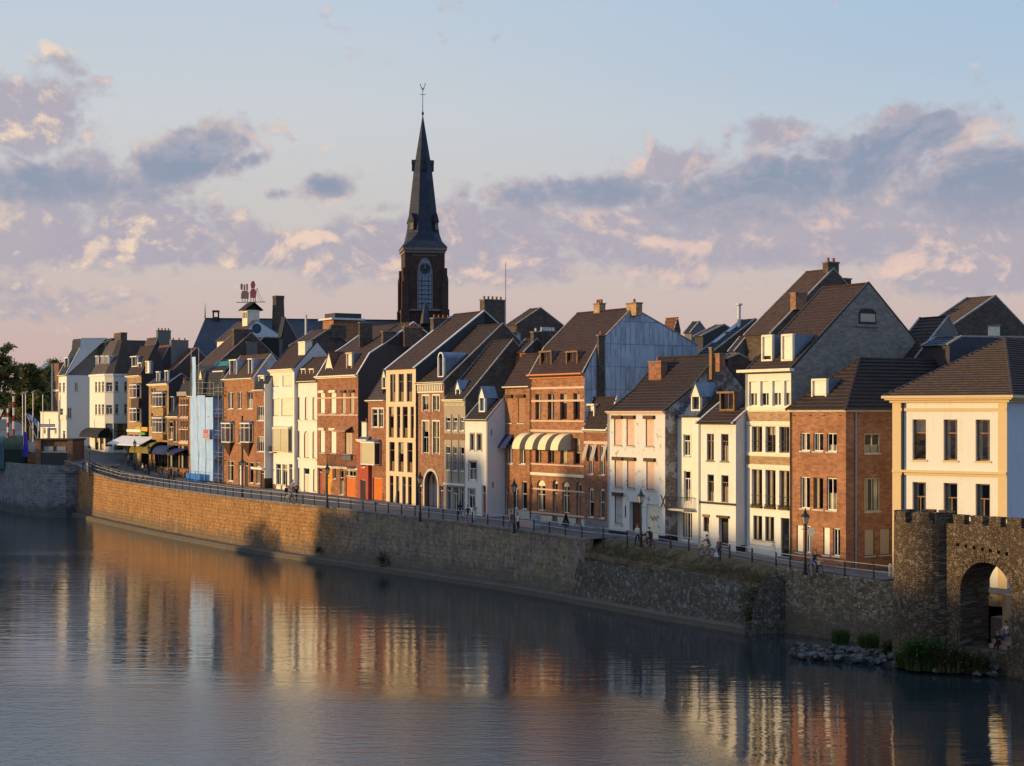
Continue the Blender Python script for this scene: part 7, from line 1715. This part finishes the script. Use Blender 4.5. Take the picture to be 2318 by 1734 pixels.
cf = [(323, 1074, 'white', 'black', 'man in a white top before the green awning'), (331, 1078, 'black', 'black', 'person in black beside the man in white at the café'), (345, 1068, 'red', 'jean', 'person in a red top under the mustard awning'), (352, 1070, 'green', 'black', 'person in dark green under the mustard awning'),
      (366, 1082, 'black', 'jean', 'person in black at the left of the blue awning'), (377, 1086, 'rose', 'grey', 'person in a rose top near the blue awning lamp'), (386, 1083, 'maroon', 'black', 'person in maroon among the tables under the blue awning'), (394, 1088, 'grey', 'black', 'person in grey in front of the blue awning'), (402, 1085, 'navy', 'navy', 'person in navy at the edge of the blue awning'),
      (198, 1070, 'white', 'white', 'person in white beside the slim lamp at the abutment'), (188, 1068, 'navy', 'jean', 'person in navy by the abutment end'), (240, 1030, 'red', 'black', 'person in a red top outside the dark corner shop'), (292, 1050, 'grey', 'jean', 'person in grey under the white market awning'), (284, 1046, 'black', 'black', 'person in black under the white market awning')]
for i, (x, y, a, b_, lab) in enumerate(cf): person(street(x, y), rnd.uniform(0, 6.3), lab, S_[a], S_[b_], rnd.choice([HAIRD, HAIRB, HAIRG]), rnd.choice(['stand', 'walk']), group='people on the square')
# café tables and chairs under the awnings
def table_proto():
    o = empty('cafe_table', (0, 0, 0)); mb = MB(); mb.lathe([(.36, .72), (.36, .75)], n=14); mb.build('table_top', ZINCL, o); mb = MB(); mb.lathe([(.22, 0), (.22, .03), (.03, .06), (.03, .719)], n=8); mb.build('table_leg', BLACKP, o); return o
def chair_proto():
    o = empty('cafe_chair', (0, 0, 0)); mb = MB(); mb.box((-.21, -.21, .43), (.21, .21, .47)); mb.build('seat', DARKW, o); mb = MB(); mb.box((-.21, .17, .55), (.21, .21, .88)); mb.build('backrest', DARKW, o)
    for sx in (-.18, .18):
        for sy in (-.18, .18): mb = MB(); mb.tube([(sx, sy, 0), (sx, sy, .43 if sy < 0 else .86)], .015, 4); mb.build('leg', BLACKP, o)
    return o
tp, cp_ = table_proto(), chair_proto(); nt = 0; ncn = 0
for (x, y) in [(362, 1078), (372, 1080), (384, 1076), (396, 1079), (406, 1082), (340, 1062), (352, 1062), (300, 1050), (312, 1054)]:
    o = tp if nt == 0 else copy_tree(tp); nt += 1; P = street(x, y); o.location = P; tag(o, 'small round café table standing on the terrace before the awnings', 'table', 'café tables')
    for a in (.4, 2.6):
        c = cp_ if ncn == 0 else copy_tree(cp_); ncn += 1; c.location = P+Vector((math.cos(a)*.62, math.sin(a)*.62, 0)); c.rotation_euler = (0, 0, a-math.pi/2); tag(c, 'dark café chair drawn up to a small round terrace table', 'chair', 'café chairs')
# bicycles parked along the railing
k_ = 0
for i in range(34):
    q = rl[int(6+i*2.1)]+nS*(.75+.2*rnd.random()); bike((q.x, q.y, roadz(T(q))), THETA+R(90)*(1 if i % 5 else .3)+rnd.uniform(-.4, .4), rnd.choice((1, 3, 1, 3, 2)), 'bicycle parked among the row leaning on the quay railing', 'bicycles parked along the railing')
for i in range(9):
    P = street(212+i*6, 1066+rnd.uniform(-3, 3)); bike(P, THETA+rnd.uniform(.6, 1.8), rnd.randrange(4), 'bicycle parked in the open rack between abutment and street', 'bicycles in the rack near the abutment')
for i in range(6):
    P = onz(24+i*4.5, 1052, 7.1); bike(P+Vector((0, 3+rnd.random(), .0)), rnd.uniform(0, 3), rnd.randrange(4), 'bicycle parked on the abutment behind the low parapet', 'bicycles parked on the abutment')
# two people sitting in the gate
gm_ = gt.matrix_basis if False else Matrix.Translation(gt.location) @ Matrix.Rotation(gt.rotation_euler[2], 4, 'Z')
stz = lambda i: zsill+(zu-zsill)*(i+1)/ns
P = gm_@Vector((am_+.0, 2.25, stz(2))); person(P, gt.rotation_euler[2]-math.pi/2-.3, 'seated person in a pale top and jeans on the gate steps', S_['white'], S_['jean'], HAIRD, 'sit')
P = gm_@Vector((am_-.1, 1.45, stz(0))); person(P, gt.rotation_euler[2]-math.pi/2+.3, 'seated person in black low on the gate steps', S_['black'], S_['black'], HAIRB, 'sit')

# ------------------------------------------------------------------ small street things
def topiary(px, py, lab):
    o = empty('potted_shrub', street(px, py)); mb = MB(); mb.lathe([(.18, 0), (.25, .4), (.27, .42), (.20, .40)], n=10); mb.build('pot', GREYST, o)
    mb = MB()
    for i in range(500):
        h_ = rnd.random(); r_ = .34*(1-h_)+.03; a = rnd.random()*6.28; c = Vector((r_*math.cos(a), r_*math.sin(a), .42+h_*.95)); u = Vector((rnd.uniform(-1, 1), rnd.uniform(-1, 1), rnd.uniform(-1, 1))).normalized()*.07; v = u.cross(Vector((rnd.random(), rnd.random(), rnd.random()))).normalized()*.05
        mb.face([c-u, c+v, c+u, c-v])
    mb.build('foliage', plain('topiary green', (.025, .045, .02), .8, .4, 6), o); return tag(o, lab, 'potted shrub')
topiary(1281, 1199, 'clipped cone shrub in a grey pot between the doors of the four bay house')
o = empty('bollard', street(2015, 1308)); mb = MB(); mb.lathe([(.16, 0), (.14, .08), (.11, .7), (.14, .74), (.12, .9), (.05, 1.0)], n=10); mb.build('shaft', STONE, o); mb = MB(); mb.lathe([(.115, .55), (.115, .68)], n=10); mb.build('band', SALMON, o); tag(o, 'pale stone bollard at the foot of the round gate tower', 'bollard')
o = empty('bench', street(1196, 1193), THETA); mb = MB(); mb.box((-2.2, -.3, 0), (1.2, .3, .55)); mb.build('seat', plain('rosy stone', (.45, .30, .22), .8, .2), o); tag(o, 'long pale stone bench block before the brown brick house', 'bench')
o = empty('utility_cabinet', street(1213, 1196), THETA); mb = MB(); mb.box((-.35, -.3, 0), (.35, .3, 1.25)); mb.build('body', GREYP, o); mb = MB(); mb.box((-.3, -.325, .1), (.3, -.302, 1.15)); mb.build('door', ZINCL, o); tag(o, 'grey utility cabinet beside the stone bench block', 'cabinet')

# ------------------------------------------------------------------ the corner by the bridge: poles, flags, stalls, trees
def pole(name, px, y0, y1, D, r_, mat, lab, cat, bands=False, lampd=False):
    b_ = at(px, y1, D); h_ = (y1-y0)*D/F; o = empty(name, b_); mb = MB(); mb.tube([(0, 0, 0), (0, 0, h_)], r_, 6); mb.build('pole', mat, o)
    if bands:
        for i in range(3): mb = MB(); mb.lathe([(r_*1.08, h_*(.15+i*.3)), (r_*1.08, h_*(.28+i*.3))], n=8); mb.build('red_band', S_['red'], o)
    if lampd: mb = MB(); mb.tube([(-.35, 0, h_-.2), (.35, 0, h_+.25)], .10, 5); mb.build('lamp_head', ZINCL, o)
    tag(o, lab, cat); return o, h_
WP = plain('weathered white pole', (.55, .52, .48), .5, .1)
pole('marker_pole', 18, 925, 1000, 285, .2, WP, 'shorter red and white banded pole at the far left', 'pole', True); pole('marker_pole', 31, 897, 1000, 285, .2, WP, 'taller red and white banded pole at the far left', 'pole', True)
for x, y, lab in ((51.5, 890, 'slim lamp mast with tilted head, left of the flag'), (58, 889, 'slim lamp mast with tilted head just left of the striped flag'), (75, 887, 'slim lamp mast with tilted head, right of the flag')): pole('lamp_mast', x, y, 1000, 285, .09, ZINCL, lab, 'lamp mast', lampd=True)
o, h_ = pole('lamp_mast', 97, 893, 1000, 285, .08, ZINCL, 'thin grey mast before the low white house', 'lamp mast')
o, h_ = pole('flagpole', 86, 966, 1000, 270, .06, WP, 'leaning white flagpole with a drooping blue and white flag', 'flagpole'); mb = MB(); mb.tube([(0, 0, 0), (-2.1, 0, 5.0)], .05, 5); mb.build('staff', WP, o)
mb = MB(); pr = None
for i in range(9): cur = [(-2.0+i*.28, .1*math.sin(i*1.3), 4.85-.05*i-.02*i*i), (-1.85+i*.26, .1*math.sin(i*1.3+.6), 3.9-.04*i-.03*i*i)]; (mb.face([pr[0], cur[0], cur[1], pr[1]], i % 2) if pr else None); pr = cur
mb.build('flag', [plain('flag white', (.55, .56, .6)), plain('flag blue', (.12, .17, .33))], o)
o, h_ = pole('banner', 54, 975, 1050, 256, .05, BLACKP, 'tall royal blue beach flag on a dark pole by the kiosk', 'banner'); mb = MB(); prof_ = [(-.2, 1.2), (.62, 1.0), (.75, 2.5), (.62, 4.0), (.3, 5.1), (-.15, 5.3)]
mb.prism(prof_, lambda x, z: (x, 0, z), lambda x, z: (x, .03, z)); mb.build('cloth', plain('royal blue cloth', (.03, .04, .36), .7, .2), o)
o, h_ = pole('direction_sign', 112, 948, 1000, 275, .06, BLACKP, 'blue and white direction sign before the low white house', 'sign'); mb = MB(); mb.box((-1.6, -.1, h_-1.4), (1.0, -.04, h_-.9)); mb.box((-.2, -.1, h_-1.95), (1.1, -.04, h_-1.6)); mb.build('sign_plate', plain('sign blue grey', (.22, .25, .38), .5, .1), o); mb = MB(); mb.box((-1.5, -.12, h_-1.2), (.9, -.102, h_-1.08)); mb.build('lettering', WHITE, o)
TEAL = plain('dark teal tarpaulin', (.05, .12, .14), .6, .3, 1.0)
for i, (x, w_, y, lab) in enumerate(((0, 1.35, 988, 'dark teal covered market stall cut by the left edge'), (37, 1.35, 985, 'dark green covered market stall behind the blue banner'))):
    b_ = at(x, 1050, 262); zt = HC-(y-H0)*262/F; hh = zt-7.2; o = empty('market_stall', (b_.x, b_.y, 7.2)); mb = MB(); n_ = 8
    for k in range(12):
        for j in range(n_):
            def q(kk, jj): a = math.pi*jj/n_; return (w_*math.cos(a)*(1+.04*math.sin(kk*2.1)), -2+4*kk/12, hh*(.55+.45*math.sin(a)**.6)+.06*math.sin(kk*1.7+jj))
            mb.face([q(k, j), q(k+1, j), q(k+1, j+1), q(k, j+1)])
    mb.face([(w_*math.cos(math.pi*j/12), -2.0, hh*(.55+.45*math.sin(math.pi*j/12)**.6)) for j in range(13)])
    mb.build('canopy', TEAL if i == 0 else plain('dark green tarpaulin', (.05, .09, .065), .6, .3, 1.0), o)
    mb = MB(); mb.box((-w_+.05, -1.9, -.3), (w_-.05, 1.9, hh*.54)); mb.build('skirt_cloth', TEAL if i == 0 else DKGRN, o); tag(o, lab, 'market stall')

def leaf_mat(name, c1, c2):
    m, n, p = mk(name); g = n.new('ShaderNodeNewGeometry'); co = objco(n)
    f = n.m('MULTIPLY_ADD', n.noise(co, .9, 3), .6, n.m('MULTIPLY', g.outputs['Random Per Island'], .5))
    n.l.new(n.mix(n.step(f, .3, .8), c1, c2), p.inputs['Base Color']); p.inputs['Roughness'].default_value = .7; p.inputs['Specular IOR Level'].default_value = .2
    tr_ = n.new('ShaderNodeBsdfTranslucent'); tr_.inputs[0].default_value = (*[x*1.3 for x in c2], 1); mx = n.new('ShaderNodeMixShader'); mx.inputs[0].default_value = .3
    n.l.new(p.outputs[0], mx.inputs[1]); n.l.new(tr_.outputs[0], mx.inputs[2]); n.l.new(mx.outputs[0], n.n['Material Output'].inputs[0]); return m
LEAF = leaf_mat('tree leaves', (.075, .09, .03), (.19, .19, .06)); BARK = plain('bark', (.06, .045, .03), .9, .4, 2)
def tree(label, px, D, zb, lobes, n_leaf, seed, size=.36):
    rr = random.Random(seed); b_ = at(px, H0, D); o = empty('tree', (b_.x, b_.y, zb)); tag(o, label, 'tree', 'trees by the bridge'); k = D/F
    L = [(Vector(((x-px)*k, rr.uniform(-1.5, 1.5), HC-(y-H0)*k-zb)), rx*k, ry*k) for x, y, rx, ry in lobes]
    mb = MB(); base_top = Vector((0, 0, 4.0)); mb.tube([(0, 0, -1), (0, 0, 1), base_top], [.5, .38, .3], 8)
    twigs = []
    for c, rx, ry in L:
        mid = base_top.lerp(c, .5)+Vector((rr.uniform(-.5, .5), rr.uniform(-.5, .5), -.3)); mb.tube([base_top, mid, c], [.24, .15, .06], 6)
        for i in range(7):
            d = Vector((rr.gauss(0, 1), rr.gauss(0, 1), rr.gauss(0, 1))).normalized(); e = c+Vector((d.x*rx, d.y*rx, d.z*ry))*.8; mb.tube([c.lerp(mid, .25*rr.random()), e], [.06, .02], 4); twigs.append((e, rx))
    mb.build('trunk', BARK, o)
    mb = MB()
    clumps = []
    for c, rx, ry in L:
        m_ = max(6, int(rx*ry*9))
        for i in range(m_):
            d = Vector((rr.gauss(0, 1), rr.gauss(0, 1), rr.gauss(0, 1))).normalized()*(rr.random()**.4); clumps.append((c+Vector((d.x*rx, d.y*rx, d.z*ry)), rr.uniform(.35, .9)))
    for i in range(n_leaf):
        c, r_ = rr.choice(clumps); p = c+Vector((rr.gauss(0, 1), rr.gauss(0, 1), rr.gauss(0, .7)))*r_*.55; s_ = size*rr.uniform(.5, 1.1)
        u = Vector((rr.uniform(-1, 1), rr.uniform(-1, 1), rr.uniform(-.8, .5))).normalized(); v = u.cross(Vector((rr.uniform(-1, 1), rr.uniform(-1, 1), rr.uniform(.2, 1)))).normalized()
        mb.face([p-u*s_*.5, p+v*s_*.32, p+u*s_*.5, p-v*s_*.32])
    mb.build('crown', LEAF, o); return o
tree('tall leafy tree with ragged gaps cut by the left edge', -12, 305, 9, [(-30, 800, 26, 24), (4, 812, 20, 26), (20, 842, 24, 22), (-10, 850, 30, 30), (30, 870, 22, 18), (-5, 905, 34, 26), (-45, 870, 26, 40), (14, 783, 10, 10)], 20000, 3, .55)
tree('broad leafy tree behind the lamp masts', 62, 318, 9, [(58, 835, 18, 20), (80, 842, 16, 14), (50, 870, 28, 20), (85, 868, 18, 18), (70, 895, 24, 20), (40, 905, 22, 22), (92, 905, 12, 22), (66, 930, 30, 22), (30, 935, 25, 22)], 24000, 5, .55)
tree('dark tree tuft rising over the low white house', 112, 330, 9, [(108, 845, 10, 12), (118, 822, 8, 6), (122, 834, 8, 8), (104, 870, 10, 16), (114, 895, 12, 20)], 8000, 8, .5)
tree('unseen round tree across the river, put there to shade the quay wall', -2134, 164, 5, [(-2134, 1040, 95, 80), (-2210, 1065, 70, 60), (-2060, 1070, 70, 60)], 9000, 12, .7)  # unseen tree added for a ragged shadow on the quay
h0 = empty('house', at(108, H0, 340).xy.to_3d()+Vector((0, 0, 8)), THETA); mb = MB(); mb.prism([(-4, 0), (4, 0), (4, 14.5), (0, 18.5), (-4, 14.5)], lambda y, z: (-2.2, y, z), lambda y, z: (2.2, y, z)); mb.build('wall', PL_DARK, h0); mb = MB()
for s_ in (-1, 1): mb.prism([(s_*4.4, 14.3), (0, 18.6), (0, 18.8), (s_*4.4, 14.5)], lambda y, z: (-2.5, y, z), lambda y, z: (2.5, y, z))
mb.build('roof', ZINC, h0); tag(h0, 'dark gabled house with blue grey roof peeping behind the trees', 'house')

# ------------------------------------------------------------------ rocks, reeds and weeds
rr = random.Random(11); mb = MB()
def rock(c, s_):
    n_ = 7; k = len(mb.v); pts = []
    bmk = bmesh.new(); bmesh.ops.create_icosphere(bmk, subdivisions=1, radius=1)
    M_ = Matrix.Rotation(rr.random()*6, 3, 'Z')@Matrix.Rotation(rr.random()*.6, 3, 'X')
    for v in bmk.verts:
        q = M_@Vector((v.co.x*s_*rr.uniform(.75, 1.3), v.co.y*s_*rr.uniform(.6, 1.0), v.co.z*s_*rr.uniform(.4, .75))); mb.v.append(tuple(c+q))
    for f_ in bmk.faces: mb.f.append(tuple(k+v.index for v in f_.verts)); mb.m.append(0)
    bmk.free()
for i in range(330):
    t = rr.random(); x = 1788+t*470; y = 1472+t*38+rr.uniform(-16, 12)+(8 if t > .5 else 0); z = max(-.05, .45-(y-(1462+t*40))*.012)+rr.uniform(-.08, .1); rock(onz(x, y, max(.02, z)), rr.choice((.10, .14, .18, .26, .36)))
for i in range(40): x = 2180+rr.random()*150; rock(onz(x, 1512+rr.uniform(-8, 10), .1), rr.uniform(.15, .4))
tag(mb.build('rubble_rocks', plain('grey river rocks', (.085, .083, .078), .8, .6, 1.6)), 'loose grey rocks along the water below the gate tower', 'rocks', kind='stuff')
mb = MB(); fsh = [onz(x, y, .25) for x, y in ((1775, 1446), (1900, 1456), (2050, 1462), (2330, 1470), (2340, 1520), (2200, 1512), (2050, 1502), (1900, 1480))]; ctr = sum(fsh, Vector())/8
for i in range(8): mb.face([tuple(fsh[i]), tuple(fsh[(i+1) % 8]), (*ctr.xy, .35)]); a, b_ = fsh[i], fsh[(i+1) % 8]; mb.face([tuple(a), tuple(b_), (b_.x, b_.y-1.5, -.6), (a.x, a.y-1.5, -.6)])
tag(mb.build('foreshore', plain('dark foreshore mud', (.035, .032, .025), .9, .4, .8)), kind='structure')
REED = leaf_mat('reed green', (.03, .05, .014), (.085, .13, .035)); WEED = leaf_mat('weed green', (.04, .05, .018), (.10, .105, .04)); DRY = leaf_mat('dry grass', (.09, .065, .03), (.16, .11, .05))
def reeds(px, py, wpx, h_, n_, lab, cat, name, mat=REED, z=.25, wide=.035, bush=False):
    P = onz(px, py, z); k = (HC-z)/(py-H0); w_ = wpx*k/2; mb = MB(); o = empty(name, P)
    for i in range(n_):
        a = rr.random()*6.28; r_ = w_*math.sqrt(rr.random())*.75; b_ = Vector((r_*math.cos(a), r_*math.sin(a)*.7, -.1)); hh = h_*rr.uniform(.55, 1.05)*(1-.35*(r_/w_)**2); ln = Vector((math.cos(a)*rr.uniform(.0, .5), math.sin(a)*rr.uniform(0, .5), 0))*hh*.6+Vector((rr.uniform(-.1, .1), rr.uniform(-.1, .1), 0))
        sd = Vector((rr.uniform(-1, 1), rr.uniform(-1, 1), 0)).normalized()*wide; p1 = b_+Vector((0, 0, hh*.55))+ln*.35; p2 = b_+Vector((0, 0, hh))+ln
        mb.face([b_-sd, b_+sd, p1+sd*.8, p1-sd*.8]); mb.face([p1-sd*.8, p1+sd*.8, p2])
        if bush:
            for q in range(3):
                c = b_.lerp(p2, rr.uniform(.3, 1)); u = Vector((rr.uniform(-1, 1), rr.uniform(-1, 1), rr.uniform(-.6, .6))).normalized()*.13; v = u.cross(Vector((0, .3, 1))).normalized()*.06; mb.face([c-u, c+v, c+u, c-v])
    mb.build('leaves', mat, o); tag(o, lab, cat, 'plants at the foot of the gate')
reeds(1902, 1459, 44, 1.35, 650, 'left upright reed clump before the pale rubble wall', 'reeds', 'reed_clump'); reeds(1966, 1467, 56, 1.3, 800, 'bright middle reed clump before the pale rubble wall', 'reeds', 'reed_clump'); reeds(2020, 1486, 44, 1.3, 450, 'small dark clump at the corner of the round tower', 'shrub', 'shrub', WEED, bush=True)
reeds(2088, 1512, 100, 2.1, 1500, 'large tangled weeds at the foot of the round tower', 'shrub', 'shrub', REED, bush=True); reeds(2150, 1516, 90, 1.7, 1100, 'darker weeds between tower and gate arch', 'shrub', 'shrub', WEED, bush=True); reeds(2212, 1520, 60, 1.3, 500, 'thin weeds before the gate arch', 'shrub', 'shrub', WEED, bush=True); reeds(2050, 1506, 60, 1.4, 500, 'low grass at the left foot of the round tower', 'shrub', 'shrub', REED)
def wallbush(px, py, D, r_, n_, lab):
    P = at(px, py, D); mb = MB()
    for i in range(n_):
        d = Vector((rr.gauss(0, 1), rr.gauss(0, .6), rr.gauss(0, 1)))*.45*r_; u = Vector((rr.uniform(-1, 1), rr.uniform(-1, 1), rr.uniform(-1, 1))).normalized()*.12; v = u.cross(Vector((.2, .5, 1))).normalized()*.07; mb.face([d-u, d+v, d+u, d-v])
    o = empty('wall_plant', P); mb.build('foliage', WEED, o); st_ = MB(); st_.tube([(0, .7, -.3*r_), (0, .2, -.1), (0, 0, .2*r_)], .04, 5); st_.build('stem', BARK, o); tag(o, lab, 'plant')
def wallD(py_w): return HC*F/(py_w-H0)
wallbush(866, 1266, wallD(1297)+.6, .75, 260, 'dark bush growing on the ledge of the quay wall'); wallbush(721, 1244, wallD(1275)+.6, .4, 90, 'small bush on the quay wall ledge farther left'); wallbush(1712, 1355, wallD(1437)+1.2, 1.5, 700, 'ivy like bush hanging beside the dark buttress'); wallbush(1700, 1395, wallD(1437)+.6, .8, 260, 'lower bush beside the dark buttress')
# grass and weeds along the top of the walls
mb = MB()
def tuft(p, h_, n_):
    for i in range(n_):
        b_ = p+Vector((rr.gauss(0, .22), rr.gauss(0, .22), -.05)); sd = Vector((rr.uniform(-1, 1), rr.uniform(-1, 1), 0)).normalized()*.03; t = b_+Vector((rr.uniform(-.5, .5)*h_, rr.uniform(-.5, .5)*h_, h_*rr.uniform(.5, 1.1))); mb.face([b_-sd, b_+sd, t], rr.randrange(2))
bkp = resample(offset(wlB, 2.2), .3)
for p_ in bkp:
    zt = roadz(T(p_))
    for q in range(7):
        o_ = rr.uniform(-1.0, 1.2); tuft(Vector((*(p_+nS*o_), zt-.85+(o_+.5)*.34)), rr.choice((.1, .15, .2, .3, .45)), 10)
for p_ in resample(offset(wl, .95), .9):
    if rr.random() < .75: tuft(Vector((*p_, roadz(T(p_))-.1)), rr.uniform(.08, .22), 8)
for p_ in resample(offset(wl, .75), .7):
    if rr.random() < .5: tuft(Vector((*p_, .58)), rr.uniform(.1, .4), 10)
for p_ in resample(offset(wlC, .2), .5): tuft(Vector((*p_, roadz(T(p_))-.02)), rr.uniform(.08, .25), 8)
tag(mb.build('wall_grass', [WEED, DRY]), 'grass and weeds growing along the ledges of the quay walls', 'grass', kind='stuff')
